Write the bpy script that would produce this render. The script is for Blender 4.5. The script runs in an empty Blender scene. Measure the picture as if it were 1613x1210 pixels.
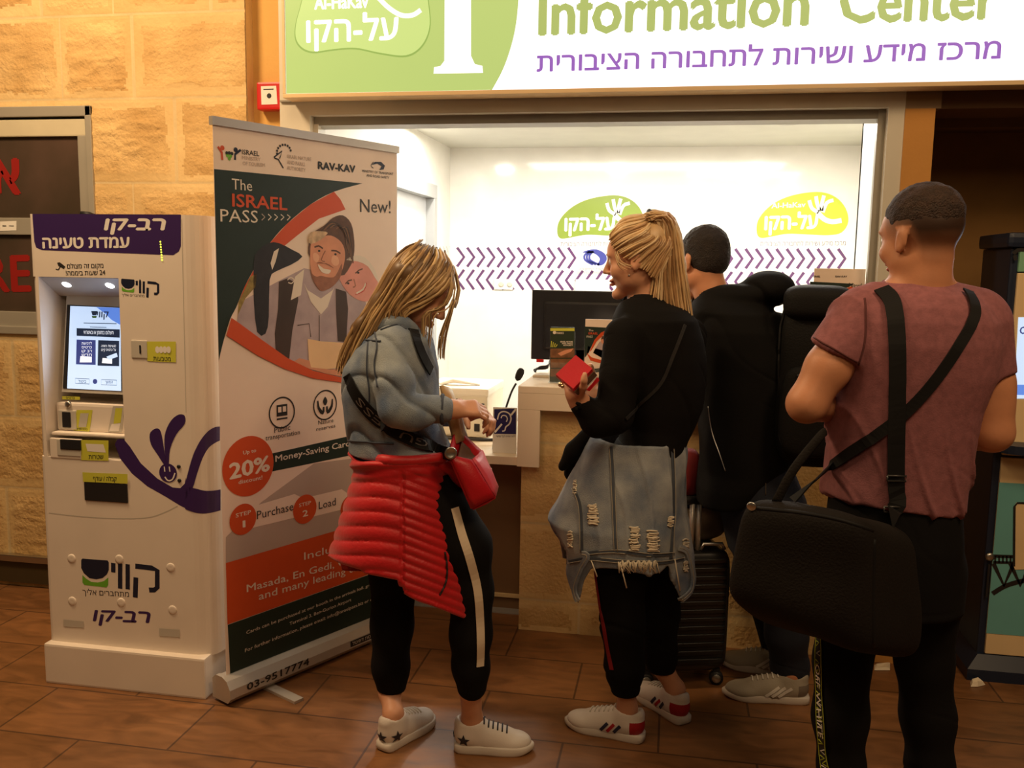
import bpy, bmesh, math, random
import numpy as np
from mathutils import Vector, Matrix
from mathutils.geometry import tessellate_polygon
random.seed(7); rng = np.random.default_rng(7)
S = bpy.context.scene; C = S.collection
# ---------------------------------------------------------------- camera, world, lights, exposure
W, H, F = 1613, 1210, 1420.0
PITCH, ROLL, YAW, CAMH = math.radians(7.301), math.radians(0.959), math.radians(-10.178), 1.55
fw = np.array([math.sin(YAW)*math.cos(PITCH), math.cos(YAW)*math.cos(PITCH), -math.sin(PITCH)])
r0 = np.array([math.cos(YAW), -math.sin(YAW), 0.0]); u0 = np.cross(r0, fw)
rt = r0*math.cos(ROLL)+u0*math.sin(ROLL); up = -r0*math.sin(ROLL)+u0*math.cos(ROLL)
cam = bpy.data.cameras.new('camera'); co = bpy.data.objects.new('camera', cam); C.objects.link(co)
cam.sensor_fit = 'HORIZONTAL'; cam.sensor_width = 36.0; cam.lens = 36.0*F/W; cam.clip_start = .05
co.matrix_world = Matrix(((rt[0], up[0], -fw[0], 0), (rt[1], up[1], -fw[1], 0), (rt[2], up[2], -fw[2], CAMH), (0, 0, 0, 1)))
S.camera = co
S.view_settings.view_transform = 'Standard'; S.view_settings.look = 'None'; S.view_settings.gamma = 1
S.view_settings.use_curve_mapping = False; S.view_settings.exposure = 0.0
wd = bpy.data.worlds.new('hall_ambience'); S.world = wd; wd.use_nodes = True
wd.node_tree.nodes['Background'].inputs[0].default_value = (1.0, .66, .36, 1)
wd.node_tree.nodes['Background'].inputs[1].default_value = 0.024
def area(name, loc, size, energy, col, target=None, spread=math.pi, sy=None):
    l = bpy.data.lights.new(name, 'AREA'); l.energy = energy; l.color = col; l.size = size; l.spread = spread
    if sy: l.shape = 'RECTANGLE'; l.size_y = sy
    o = bpy.data.objects.new(name, l); C.objects.link(o); o.location = loc
    d = Vector(target)-Vector(loc) if target else Vector((0, 0, -1))
    o.rotation_euler = d.to_track_quat('-Z', 'Y').to_euler()
    return o
WARM = (1.0, .68, .38)
area('hall_lamp', (-2.55, 2.3, 3.55), .5, 66, WARM, (-2.4, 3.2, 1.3))
area('hall_lamp', (-1.1, 1.5, 3.9), .8, 20, WARM, (-1.2, 2.8, .8))
area('hall_lamp', (1.6, .9, 3.9), .8, 44, WARM, (1.2, 3.0, .8))
area('hall_lamp', (0.3, -1.2, 3.9), 1.2, 26, WARM, (0, 2.5, .6))
OFFICE = (1.0, .93, .82)
# ---------------------------------------------------------------- photograph <-> place
def ray(px, py): return rt*(px-W/2)/F-up*(py-H/2)/F+fw
O = np.array([0, 0, CAMH])
def onY(px, py, Y): d = ray(px, py); return O+d*(Y/d[1])
def onX(px, py, X): d = ray(px, py); return O+d*(X/d[0])
def onZ(px, py, Z=0.0): d = ray(px, py); return O+d*((Z-CAMH)/d[2])
# ---------------------------------------------------------------- materials
MATS = {}
def mat(name, col, rough=.6, metal=0., var=0., vs=6., bump=0., bs=60., spec=.5, emit=0., ecol=None, stretch=None, sheen=0., col2=None, coat=0., alpha=1., trans=0.):
    if name in MATS: return MATS[name]
    m = bpy.data.materials.new(name); m.use_nodes = True; nt = m.node_tree; b = nt.nodes['Principled BSDF']
    c = (*col, 1)
    b.inputs['Base Color'].default_value = c; b.inputs['Roughness'].default_value = rough; b.inputs['Metallic'].default_value = metal
    b.inputs['Specular IOR Level'].default_value = spec
    if sheen: b.inputs['Sheen Weight'].default_value = sheen; b.inputs['Sheen Roughness'].default_value = .5
    if coat: b.inputs['Coat Weight'].default_value = coat; b.inputs['Coat Roughness'].default_value = .06
    if trans: b.inputs['Transmission Weight'].default_value = trans
    if alpha < 1: b.inputs['Alpha'].default_value = alpha
    if emit:
        b.inputs['Emission Color'].default_value = (*(ecol or col), 1); b.inputs['Emission Strength'].default_value = emit
    tc = nt.nodes.new('ShaderNodeTexCoord'); src = tc.outputs['Object']
    if stretch:
        mp = nt.nodes.new('ShaderNodeMapping'); mp.inputs['Scale'].default_value = stretch
        nt.links.new(src, mp.inputs[0]); src = mp.outputs[0]
    n = nt.nodes.new('ShaderNodeTexNoise'); n.inputs['Scale'].default_value = vs; n.inputs['Detail'].default_value = 6
    nt.links.new(src, n.inputs['Vector'])
    v = max(var, .03)
    r = nt.nodes.new('ShaderNodeValToRGB'); r.color_ramp.elements[0].position = .32; r.color_ramp.elements[1].position = .68
    c2 = col2 or tuple(min(1, x*(1+v)) for x in col)
    r.color_ramp.elements[0].color = (*[x*(1-v) for x in col], 1) if not col2 else c
    r.color_ramp.elements[1].color = (*c2, 1)
    nt.links.new(n.outputs[0], r.inputs[0]); nt.links.new(r.outputs[0], b.inputs['Base Color'])
    if emit and not ecol: nt.links.new(r.outputs[0], b.inputs['Emission Color'])
    if bump:
        n2 = nt.nodes.new('ShaderNodeTexNoise'); n2.inputs['Scale'].default_value = bs; n2.inputs['Detail'].default_value = 4
        nt.links.new(src, n2.inputs['Vector'])
        bp = nt.nodes.new('ShaderNodeBump'); bp.inputs['Strength'].default_value = bump; bp.inputs['Distance'].default_value = .01
        nt.links.new(n2.outputs[0], bp.inputs['Height']); nt.links.new(bp.outputs[0], b.inputs['Normal'])
    MATS[name] = m; return m
def srgb(r, g, b):
    f = lambda x: (x/255/12.92 if x/255 <= .04045 else ((x/255+.055)/1.055)**2.4)
    return (f(r), f(g), f(b))
# ---------------------------------------------------------------- objects
def tag(o, label=None, cat=None, group=None, kind=None):
    if label: o['label'] = label
    if cat: o['category'] = cat
    if group: o['group'] = group
    if kind: o['kind'] = kind
    return o
def empty(name, loc, rz=0., **k):
    o = bpy.data.objects.new(name, None); o.empty_display_size = .1; C.objects.link(o); o.location = loc; o.rotation_euler = (0, 0, rz)
    return tag(o, **k)
def link(name, me, parent=None, mats=(), smooth=False, loc=None, rz=None, world=False):
    o = bpy.data.objects.new(name, me); C.objects.link(o)
    for m in mats: me.materials.append(m)
    if smooth:
        me.polygons.foreach_set('use_smooth', [True]*len(me.polygons))
    if loc is not None: o.location = loc
    if rz is not None: o.rotation_euler = (0, 0, rz)
    if parent is not None:
        o.parent = parent
        if world:   # geometry was given in world space
            pm = Matrix.Identity(4); a = parent
            while a is not None: pm = Matrix.Translation(a.location) @ a.rotation_euler.to_matrix().to_4x4() @ pm; a = a.parent
            me.transform(pm.inverted())
    return o
class MB:
    """collects shapes; build() links them as ONE mesh object"""
    def __init__(s): s.v = []; s.f = []; s.m = []; s.ms = []; s.sm = []
    def mi(s, m):
        if m not in s.ms: s.ms.append(m)
        return s.ms.index(m)
    def add(s, vs, fs, m, smooth=False):
        o = len(s.v); s.v += [tuple(map(float, p)) for p in vs]; i = s.mi(m)
        for f in fs: s.f.append(tuple(int(o+k) for k in f)); s.m.append(i); s.sm.append(smooth)
        return s
    def box(s, lo, hi, m, bev=0.0):
        lo = np.minimum(lo, hi)*1.0 if False else np.array([min(a, b) for a, b in zip(lo, hi)], float); hi2 = hi; hi = np.array([max(a, b) for a, b in zip(lo, hi)], float)
        bm = bmesh.new(); r = bmesh.ops.create_cube(bm, size=1)
        for v in bm.verts: v.co = Vector([(lo[k]+hi[k])/2+v.co[k]*(hi[k]-lo[k]) for k in range(3)])
        if bev: bmesh.ops.bevel(bm, geom=bm.edges[:], offset=min(bev, .49*min(hi-lo)), segments=2, affect='EDGES', profile=.7)
        return s.bm(bm, m)
    def bm(s, bm, m, mtx=None, smooth=False):
        bm.verts.index_update()
        s.add([(mtx @ v.co if mtx else v.co) for v in bm.verts], [[v.index for v in f.verts] for f in bm.faces], m, smooth); bm.free(); return s
    def tube(s, pts, rad, m, n=10, cap=True, smooth=True, flat=None):
        """round tube along points; rad one number or one per point; flat=(normal, ratio) squashes it"""
        P = [np.array(p, float) for p in pts]; k = len(P)
        R = [rad]*k if np.isscalar(rad) else list(rad)
        ref = np.array([0, 0, 1.]) if flat is None else np.array(flat[0], float)
        vs = []; prev = None
        for i in range(k):
            t = P[min(i+1, k-1)]-P[max(i-1, 0)]; t = t/(np.linalg.norm(t)+1e-12)
            if flat is not None or prev is None:
                a = ref-t*(ref@t)
                if np.linalg.norm(a) < 1e-3: a = np.array([1., 0, 0])-t*t[0]
            else: a = prev-t*(prev@t)
            a /= np.linalg.norm(a)+1e-12; prev = a; b = np.cross(t, a)
            q = flat[1] if flat is not None else 1.
            for j in range(n):
                w = 2*math.pi*j/n; vs.append(P[i]+R[i]*(math.cos(w)*a*q+math.sin(w)*b))
        fs = [(i*n+j, i*n+(j+1) % n, (i+1)*n+(j+1) % n, (i+1)*n+j) for i in range(k-1) for j in range(n)]
        if cap: fs += [tuple(range(n))[::-1], tuple((k-1)*n+j for j in range(n))]
        return s.add(vs, fs, m, smooth)
    def prism(s, pts, d0, d1, m, frame):
        """outline pts (a,b) in a frame (o,u,v,n) between depths d0 and d1 along n"""
        o, u, v, nn = frame; k = len(pts)
        vs = [o+u*a+v*b+nn*d0 for a, b in pts]+[o+u*a+v*b+nn*d1 for a, b in pts]
        fs = [tuple(range(k))[::-1], tuple(range(k, 2*k))]+[(i, (i+1) % k, k+(i+1) % k, k+i) for i in range(k)]
        return s.add(vs, fs, m)
    def lathe(s, prof, c, m, n=24, axis=None, smooth=True):
        ax = np.array(axis if axis is not None else (0, 0, 1.), float); ax /= np.linalg.norm(ax)
        a = np.cross(ax, (1, 0, 0)) if abs(ax[0]) < .9 else np.cross(ax, (0, 1, 0)); a /= np.linalg.norm(a); b = np.cross(ax, a); c = np.array(c, float)
        vs = [c+ax*z+r*(math.cos(2*math.pi*j/n)*a+math.sin(2*math.pi*j/n)*b) for r, z in prof for j in range(n)]
        k = len(prof)
        fs = [(i*n+j, i*n+(j+1) % n, (i+1)*n+(j+1) % n, (i+1)*n+j) for i in range(k-1) for j in range(n)]
        fs += [tuple(range(n))[::-1], tuple((k-1)*n+j for j in range(n))]
        return s.add(vs, fs, m, smooth)
    def build(s, name, parent=None, world=True, **k):
        me = bpy.data.meshes.new(name); me.from_pydata(s.v, [], s.f); 
        for m in s.ms: me.materials.append(m)
        me.polygons.foreach_set('material_index', s.m); me.polygons.foreach_set('use_smooth', s.sm)
        me.validate(); me.update()
        bm = bmesh.new(); bm.from_mesh(me); bmesh.ops.recalc_face_normals(bm, faces=bm.faces[:]) if k.pop('fixn', True) else None; bm.to_mesh(me); bm.free()
        o = link(name, me, parent, world=world); return tag(o, **k)
def sm(pts, n=6, closed=True):
    """smooth line through the points"""
    P = np.array(pts, float); k = len(P); out = []
    for i in range(k if closed else k-1):
        g = (lambda j: P[j % k]) if closed else (lambda j: P[min(max(j, 0), k-1)])
        a, b, c, d = g(i-1), g(i), g(i+1), g(i+2)
        for j in range(n):
            t = j/n
            out.append(.5*((2*b)+(-a+c)*t+(2*a-5*b+4*c-d)*t*t+(-a+3*b-3*c+d)*t**3))
    if not closed: out.append(P[-1])
    return np.array(out)
def heb(t):
    """right-to-left order for letters, digits kept"""
    out = ''; num = ''
    for ch in reversed(t):
        if ch.isdigit(): num = ch+num
        else: out += num+ch; num = ''
    return out+num
TXT = {}
def text_geo(t):
    """flat letters: every outline filled on its own, counters cut out"""
    if t in TXT: return TXT[t]
    cu = bpy.data.curves.new('t', 'FONT'); cu.body = t; cu.size = 1; cu.resolution_u = 2; cu.fill_mode = 'NONE'
    o = bpy.data.objects.new('t', cu); C.objects.link(o)
    dg = bpy.context.evaluated_depsgraph_get(); me = bpy.data.meshes.new_from_object(o.evaluated_get(dg))
    co_ = [v.co[:2] for v in me.vertices]; adj = {}
    for e in me.edges:
        x, y = e.vertices; adj.setdefault(x, []).append(y); adj.setdefault(y, []).append(x)
    C.objects.unlink(o); bpy.data.objects.remove(o); bpy.data.meshes.remove(me)
    loops = []; seen = set()
    for st in sorted(adj):
        if st in seen: continue
        L = [st]; seen.add(st)
        while True:
            nx = [k for k in adj[L[-1]] if k not in seen]
            if not nx: break
            k = min(nx, key=lambda q: (abs(q-L[-1]), -q)); L.append(k); seen.add(k)
        L.sort() if all(abs(p-q) == 1 for p, q in zip(L, L[1:])) else None
        if len(L) > 2: loops.append(L)
    ar = lambda L: .5*sum(co_[p][0]*co_[q][1]-co_[q][0]*co_[p][1] for p, q in zip(L, L[1:]+L[:1]))
    def inside(p, L):
        c = False
        for i, j in zip(L, L[1:]+L[:1]):
            (x1, y1), (x2, y2) = co_[i], co_[j]
            if (y1 > p[1]) != (y2 > p[1]) and p[0] < (x2-x1)*(p[1]-y1)/(y2-y1)+x1: c = not c
        return c
    AR = [ar(L) for L in loops]
    sgn = {}
    par = [[j for j in range(len(loops)) if j != i and abs(AR[j]) > abs(AR[i]) and all(inside(co_[k], loops[j]) for k in loops[i])] for i in range(len(loops))]
    holes = {i: min(par[i], key=lambda j: abs(AR[j])) for i in range(len(loops)) if par[i] and AR[i]*AR[min(par[i], key=lambda j: abs(AR[j]))] < 0}
    vs, fs = [], []
    for i, L in enumerate(loops):
        if i in holes: continue
        poly = [[Vector((*co_[k], 0)) for k in L]]+[[Vector((*co_[k], 0)) for k in loops[h]] for h, q in holes.items() if q == i]
        flat = [p for pl in poly for p in pl]; base = len(vs); vs += [p[:2] for p in flat]
        fs += [tuple(base+k for k in tri) for tri in tessellate_polygon(poly)]
    TXT[t] = (np.array(vs) if vs else np.zeros((0, 2)), fs); return TXT[t]
class Print:
    """flat printing on a real plane: frame = origin, u (right), v (up), n (towards the reader)"""
    def __init__(s, o, u, v, n): s.o, s.u, s.v, s.n = [np.array(x, float) for x in (o, u, v, n)]; s.mb = MB(); s.lay = 0.0004; s.amax = None; s.amin = None
    def ab(s, px, py):
        d = ray(px, py); t = ((s.o-O)@s.n)/(d@s.n); p = O+d*t-s.o; return np.array([p@s.u, p@s.v])
    def w(s, a, b, d=0.): return s.o+s.u*a+s.v*b+s.n*d
    def poly(s, pts, m, lay=1, px=True, smooth=0):
        A = [s.ab(*p) for p in pts] if px else [np.array(p) for p in pts]
        if smooth: A = sm(A, smooth)
        for lim, sg in ((s.amax, 1), (s.amin, -1)):
            if lim is None: continue
            B = []
            for p, r in zip(list(A), list(A)[1:]+list(A)[:1]):
                ip, ir = sg*(p[0]-lim) <= 0, sg*(r[0]-lim) <= 0
                if ip: B.append(p)
                if ip != ir: B.append(np.asarray(p)+(np.asarray(r)-np.asarray(p))*(lim-p[0])/(r[0]-p[0]))
            A = B
        if len(A) < 3: return s
        s.mb.add([s.w(a, b, lay*s.lay) for a, b in A], [tuple(range(len(A)))], m); return s
    def line(s, pts, wd, m, lay=1, px=True, smooth=0, closed=False):
        """stroke of width wd metres"""
        A = [s.ab(*p) for p in pts] if px else [np.array(p, float) for p in pts]
        if smooth: A = list(sm(A, smooth, closed))
        k = len(A); wds = [wd]*k if np.isscalar(wd) else np.interp(np.linspace(0, 1, k), np.linspace(0, 1, len(wd)), wd)
        L, Rr = [], []
        for i in range(k):
            if closed: t = A[(i+1) % k]-A[i-1]
            else: t = A[min(i+1, k-1)]-A[max(i-1, 0)]
            t = t/(np.linalg.norm(t)+1e-12); nn = np.array([-t[1], t[0]]); L.append(A[i]+nn*wds[i]/2); Rr.append(A[i]-nn*wds[i]/2)
        vs = [s.w(a, b, lay*s.lay) for a, b in L+Rr]
        fs = [(i, i+1, k+i+1, k+i) for i in range(k-1)]+([(k-1, 0, k, 2*k-1)] if closed else [])
        s.mb.add(vs, fs, m); return s
    def disc(s, c, r, m, lay=1, px=True, n=28, ry=None):
        c = s.ab(*c) if px else np.array(c); 
        return s.poly([(c[0]+r*math.cos(2*math.pi*i/n), c[1]+(ry or r)*math.sin(2*math.pi*i/n)) for i in range(n)], m, lay, px=False)
    def text(s, t, p0, p1, hpx, m, lay=2, bold=0., shear=0., rtl=False, px=True):
        """baseline from p0 to p1 (photo pixels), capital height hpx pixels"""
        vs, fs = text_geo(heb(t) if rtl else t)
        if not len(vs): return s
        if px:
            a, b = s.ab(*p0), s.ab(*p1); hh = s.ab(p0[0], p0[1]-hpx)[1]-a[1]
        else: a, b, hh = np.array(p0, float), np.array(p1, float), hpx
        x0, x1 = vs[:, 0].min(), vs[:, 0].max()
        caph = .73 if not rtl else .6
        X = (vs[:, 0]-x0)/(x1-x0); Y = vs[:, 1]/caph*hh
        P = a[None]+(b-a)[None]*X[:, None]; P = P+np.stack([Y*shear, Y], 1)
        for k, (sx, sy_) in enumerate([(0, 0)] if not bold else [(-1, 0), (1, 0), (0, .7), (0, -.7)]):
            bb = bold*hh/.6*1.15; s.mb.add([s.w(q[0]+sx*bb, q[1]+sy_*bb, (lay+k*.05)*s.lay) for q in P], fs, m)
        return s
    def build(s, name, parent, **k): return s.mb.build(name, parent, fixn=False, **k)
# ================================================================ the setting
YW = 3.69                      # face of the shop front and the stone walls
M_plaster = mat('yellow_plaster', srgb(214, 170, 96), .85, var=.08, vs=3, bump=.15, bs=40)
M_white = mat('office_white', (.82, .80, .74), .5, var=.01)
M_gloss = mat('glossy_white_panel', (.86, .84, .79), .12, var=.01, coat=.6)
M_ceil = mat('office_ceiling', (.66, .65, .57), .7, var=.02)
M_frame = mat('painted_aluminium', srgb(208, 202, 186), .45, var=.03)
M_fdark = mat('grey_aluminium', srgb(150, 145, 132), .45, var=.04)
M_dgrey = mat('grey_door_paint', (.42, .43, .43), .45, var=.03)
M_black = mat('matt_black', (.012, .012, .013), .55)
M_stone = mat('dressed_limestone', srgb(204, 170, 112), .85, var=.16, vs=2.2, bump=.35, bs=45, col2=srgb(222, 192, 136))
M_rough = mat('rough_limestone', srgb(188, 150, 92), .9, var=.2, vs=4, bump=.6, bs=70, col2=srgb(218, 184, 126))
M_joint = mat('limestone_mortar', srgb(212, 188, 140), .9, var=.08, bump=.2)
# floor: big honed slabs
fm = bpy.data.materials.new('stone_floor'); fm.use_nodes = True; nt = fm.node_tree; b = nt.nodes['Principled BSDF']
tc = nt.nodes.new('ShaderNodeTexCoord'); bk = nt.nodes.new('ShaderNodeTexBrick'); bk.offset = .5
bk.inputs['Scale'].default_value = 1; bk.inputs['Brick Width'].default_value = .62; bk.inputs['Row Height'].default_value = .31; bk.inputs['Mortar Size'].default_value = .004
bk.inputs['Color1'].default_value = (*srgb(138, 94, 56), 1); bk.inputs['Color2'].default_value = (*srgb(122, 82, 48), 1); bk.inputs['Mortar'].default_value = (*srgb(84, 56, 34), 1)
nt.links.new(tc.outputs['Object'], bk.inputs[0])
ns = nt.nodes.new('ShaderNodeTexNoise'); ns.inputs['Scale'].default_value = 5; ns.inputs['Detail'].default_value = 8; ns.inputs['Distortion'].default_value = 1.2
mp = nt.nodes.new('ShaderNodeMapping'); mp.inputs['Scale'].default_value = (1, 3, 1); nt.links.new(tc.outputs['Object'], mp.inputs[0]); nt.links.new(mp.outputs[0], ns.inputs[0])
mx = nt.nodes.new('ShaderNodeMix'); mx.data_type = 'RGBA'; mx.blend_type = 'OVERLAY'; mx.inputs[0].default_value = .75
nt.links.new(bk.outputs[0], mx.inputs[6]); nt.links.new(ns.outputs[0], mx.inputs[7]); nt.links.new(mx.outputs[2], b.inputs['Base Color'])
rr = nt.nodes.new('ShaderNodeMapRange'); rr.inputs[3].default_value = .28; rr.inputs[4].default_value = .55; nt.links.new(ns.outputs[0], rr.inputs[0]); nt.links.new(rr.outputs[0], b.inputs['Roughness'])
bp = nt.nodes.new('ShaderNodeBump'); bp.inputs['Strength'].default_value = .25; bp.inputs['Distance'].default_value = .004; nt.links.new(bk.outputs[1], bp.inputs['Height']); bp.invert = True; nt.links.new(bp.outputs[0], b.inputs['Normal'])
MATS['stone_floor'] = fm
MB().box((-5, -2.5, -.08), (4, 4.72, 0), fm).build('floor', kind='structure')
def stone_wall(name, x0, x1, z0, z1, Y, rows, seed, rough=1., hole=None, step=.009):
    """wall of hewn blocks: smooth margins, chiselled faces; rows = [(z_low, z_high, [joint x, ...])]"""
    rg = np.random.default_rng(seed); nx, nz = int((x1-x0)/step)+1, int((z1-z0)/step)+1
    xs, zs = np.linspace(x0, x1, nx), np.linspace(z0, z1, nz); X, Z = np.meshgrid(xs, zs)
    def vnoise(fx, fz):
        gx, gz = int((x1-x0)*fx)+3, int((z1-z0)*fz)+3; g = rg.random((gz, gx)); u = (X-x0)*fx; v = (Z-z0)*fz
        i, j = u.astype(int), v.astype(int); a, c = u-i, v-j; a = a*a*(3-2*a); c = c*c*(3-2*c)
        return (g[j, i]*(1-a)+g[j, i+1]*a)*(1-c)+(g[j+1, i]*(1-a)+g[j+1, i+1]*a)*c
    n = .5*vnoise(14, 26)+.3*vnoise(30, 55)+.2*vnoise(60, 90); ridg = 1-np.abs(2*vnoise(9, 34)-1)
    D = np.zeros_like(X); J = np.zeros_like(X)
    for za, zb, jx in rows:
        e = [x0-1]+list(jx)+[x1+1]
        for a, c in zip(e[:-1], e[1:]):
            ins = (X >= a) & (X < c) & (Z >= za) & (Z < zb)
            d = np.minimum(np.minimum(X-a, c-X), np.minimum(Z-za, zb-Z))
            mrg = .012+.02*rg.random(); k = np.clip((d-mrg-.05*(n-.5))/.035, 0, 1); k = k*k*(3-2*k); amp = rough*(.5+.7*rg.random())
            h = k*amp*(.010*(n-.4)+.005*(ridg**4))
            jj = d < .006; h = np.where(jj, -.003, h); D = np.where(ins, h, D); J = np.where(ins, np.where(jj, 1, np.where(k > .4, 2, 0)), J)
    vs = np.stack([X.ravel(), (Y-D).ravel(), Z.ravel()], 1)
    idx = np.arange(nx*nz).reshape(nz, nx); q = np.stack([idx[:-1, :-1], idx[:-1, 1:], idx[1:, 1:], idx[1:, :-1]], -1).reshape(-1, 4)
    ml = J[:-1, :-1].ravel().astype(int)
    if hole:
        cx, cz = (X[:-1, :-1]+step/2).ravel(), (Z[:-1, :-1]+step/2).ravel(); keep = ~((cx > hole[0]) & (cx < hole[1]) & (cz > hole[2]) & (cz < hole[3])); q = q[keep]; ml = ml[keep]
    me = bpy.data.meshes.new(name); me.from_pydata(vs.tolist(), [], q.tolist())
    for m in (M_stone, M_joint, M_rough): me.materials.append(m)
    me.polygons.foreach_set('material_index', ml); me.polygons.foreach_set('use_smooth', [True]*len(q)); me.update()
    return link(name, me)
xl = onY(388, 155, YW)[0]          # the corner where the hewn wall ends
zc = lambda y, x=250: onY(x, y, YW)[2]; xc = lambda x, y: onY(x, y, YW)[0]
hx1, hz0, hz1 = xc(150, 300), zc(527, 60), zc(168, 60)
rows = [(zc(22), 3.2, [xc(60, -50), xc(175, 0), xc(330, -20)]), (zc(155), zc(22), [xc(-60, 90), xc(95, 90), xc(208, 90)]), (zc(290), zc(155), [xc(275, 220)]),
        (zc(412), zc(290), [xc(210, 350)]), (zc(535), zc(412), [xc(270, 470)]), (zc(658, 30), zc(535, 30), [xc(20, 600), xc(190, 600)]),
        (zc(770, 30), zc(658, 30), [xc(-60, 700), xc(110, 700)]), (zc(890, 30), zc(770, 30), [xc(10, 800), xc(140, 800)]), (-.1, zc(890, 30), [xc(-40, 920), xc(90, 920)])]
w = stone_wall('wall_left', -3.6, xl, 0, 3.2, YW, rows, 3, hole=(-4, hx1, hz0, hz1)); tag(w, kind='structure')
for lo_, hi_, m_ in (((-3.6, YW+.01, 0), (hx1, YW+.4, hz0), M_stone), ((-3.6, YW+.01, hz1), (hx1, YW+.4, 3.2), M_stone), ((hx1, YW+.01, 0), (xl, YW+.4, 3.2), M_stone), ((-3.6, YW+.22, hz0), (hx1, YW+.4, hz1), M_black)): MB().box(lo_, hi_, m_).build('wall_left_back', kind='structure')
# steel rail and dark skirting along the hewn wall
za, zb = onY(40, 876, YW-.03)[2], onY(40, 886, YW-.03)[2]
M_steel = mat('brushed_steel', (.55, .54, .5), .35, 1.)
MB().box((-3.6, YW-.035, zb), (xl-.06, YW-.005, za), M_steel, .004).build('trim_1', kind='structure')
MB().box((-3.6, YW-.02, onY(40, 916, YW)[2]), (xl-.06, YW-.002, zb-.002), mat('dark_plinth', srgb(70, 56, 30), .6)).build('baseboard_left', kind='structure')
# plaster niche between the hewn wall and the shop front
xn = onY(444, 160, YW)[0]
MB().box((xl-.02, YW+.07, 0), (xn+.1, YW+.4, 3.2), M_plaster).build('wall_niche', kind='structure')
# shop-front frame: head, jambs, reveal
ox0, ox1 = onY(490, 230, YW)[0], onY(1395, 230, YW)[0]; jx1 = onY(1421, 230, YW)[0]
zt0, zt1 = onY(940, 176, YW)[2], 2.75
YB = 6.15; XL, XR = -1.56, 1.16; ZC = 2.36
MB().box((xn-.005, YW-.01, zt0), (jx1, YW+.16, zt1), M_frame).box((xn-.005, YW-.01, 0), (ox0, YW+.16, zt0), M_frame).box((ox1, YW-.01, .0), (jx1, YW+.16, zt0), M_frame)\
    .box((xn, YW-.022, zt0+.055), (jx1, YW-.008, zt0+.062), M_fdark).build('trim_2', kind='structure')
MB().box((ox0, YW+.035, zt0-.035), (ox1, YW+.15, zt0+.002), M_fdark).box((ox1-.028, YW+.03, .0), (ox1+.002, YW+.06, zt0), M_fdark).box((ox0-.002, YW+.03, 0), (ox0+.02, YW+.06, zt0-.03), M_frame).build('trim_3', kind='structure')
# right pillar and the dim recess
px0, px1 = jx1, onY(1468, 230, YW)[0]
M_pil = mat('ochre_plaster', srgb(196, 140, 70), .85, var=.08, vs=2.5, bump=.15, bs=40)
zp = onY(1450, 172, YW)[2]
MB().box((px0, YW-.015, 0), (px1, YW+.72, zp), M_pil).box((px0, YW-.01, zp), (px1+.02, YW+.72, 3.2), mat('pillar_head', srgb(150, 128, 100), .8)).build('wall_pillar', kind='structure')
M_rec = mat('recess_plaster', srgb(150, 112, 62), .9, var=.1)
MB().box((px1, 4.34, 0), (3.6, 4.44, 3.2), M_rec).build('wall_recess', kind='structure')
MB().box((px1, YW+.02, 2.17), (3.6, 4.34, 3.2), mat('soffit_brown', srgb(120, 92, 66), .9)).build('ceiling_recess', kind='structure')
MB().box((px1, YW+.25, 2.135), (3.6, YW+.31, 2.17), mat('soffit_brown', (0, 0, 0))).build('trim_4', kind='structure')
# office behind the counter
MB().box((XL-.1, YB, 0), (XR+.1, YB+.1, ZC+.1), M_gloss).build('wall_back', kind='structure')
MB().box((XR, 4.42, 0), (XR+.1, YB, ZC), M_white).box((px0-.008, YW+.16, 0), (px0, 4.45, ZC), M_white).box((px0-.008, 4.42, 0), (XR+.05, 4.45, ZC), M_white).build('wall_right', kind='structure')
MB().box((XL-.2, YW+.16, 0), (XR+.1, YB, -.0+.004), mat('office_floor', (.3, .29, .27), .6)).build('floor_office', kind='structure')
MB().box((XL-.2, YW+.16, ZC), (XR+.1, YB, ZC+.1), M_ceil).build('ceiling', kind='structure')
# left office wall with its steel door frame (opening towards a lit corridor)
dy1, dy0 = onX(686, 330, XL)[1], onX(600, 330, XL)[1]; dz = onX(660, 283, XL)[2]
ft = .085
MB().box((XL-.1, dy1, 0), (XL, YB, ZC), M_white).box((XL-.1, YW+.16, 0), (XL, dy0, ZC), M_white).box((XL-.1, dy0, dz), (XL, dy1, ZC), M_white).build('wall_office_left', kind='structure')
d = empty('door_1', (XL, dy1, 0), kind='structure')
MB().box((XL-.1, dy0, dz-ft), (XL+.012, dy1, dz), M_dgrey, .004).box((XL-.1, dy1-ft*.8, 0), (XL+.012, dy1, dz-ft), M_dgrey, .004).box((XL-.1, dy0, 0), (XL+.012, dy0+ft*.8, dz-ft), M_dgrey, .004).build('frame', d)
MB().box((XL-.085, dy0+ft*.8, 0), (XL-.045, dy1-ft*.8, dz-ft), mat('door_leaf_grey', (.55, .56, .58), .3, var=.02), .003).build('leaf', d)
MB().tube([(XL-.045, dy0+.13, 1.0), (XL-.0, dy0+.13, 1.0), (XL+.0, dy0+.24, 1.0)], .009, M_steel).build('door_handle', d)
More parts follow.
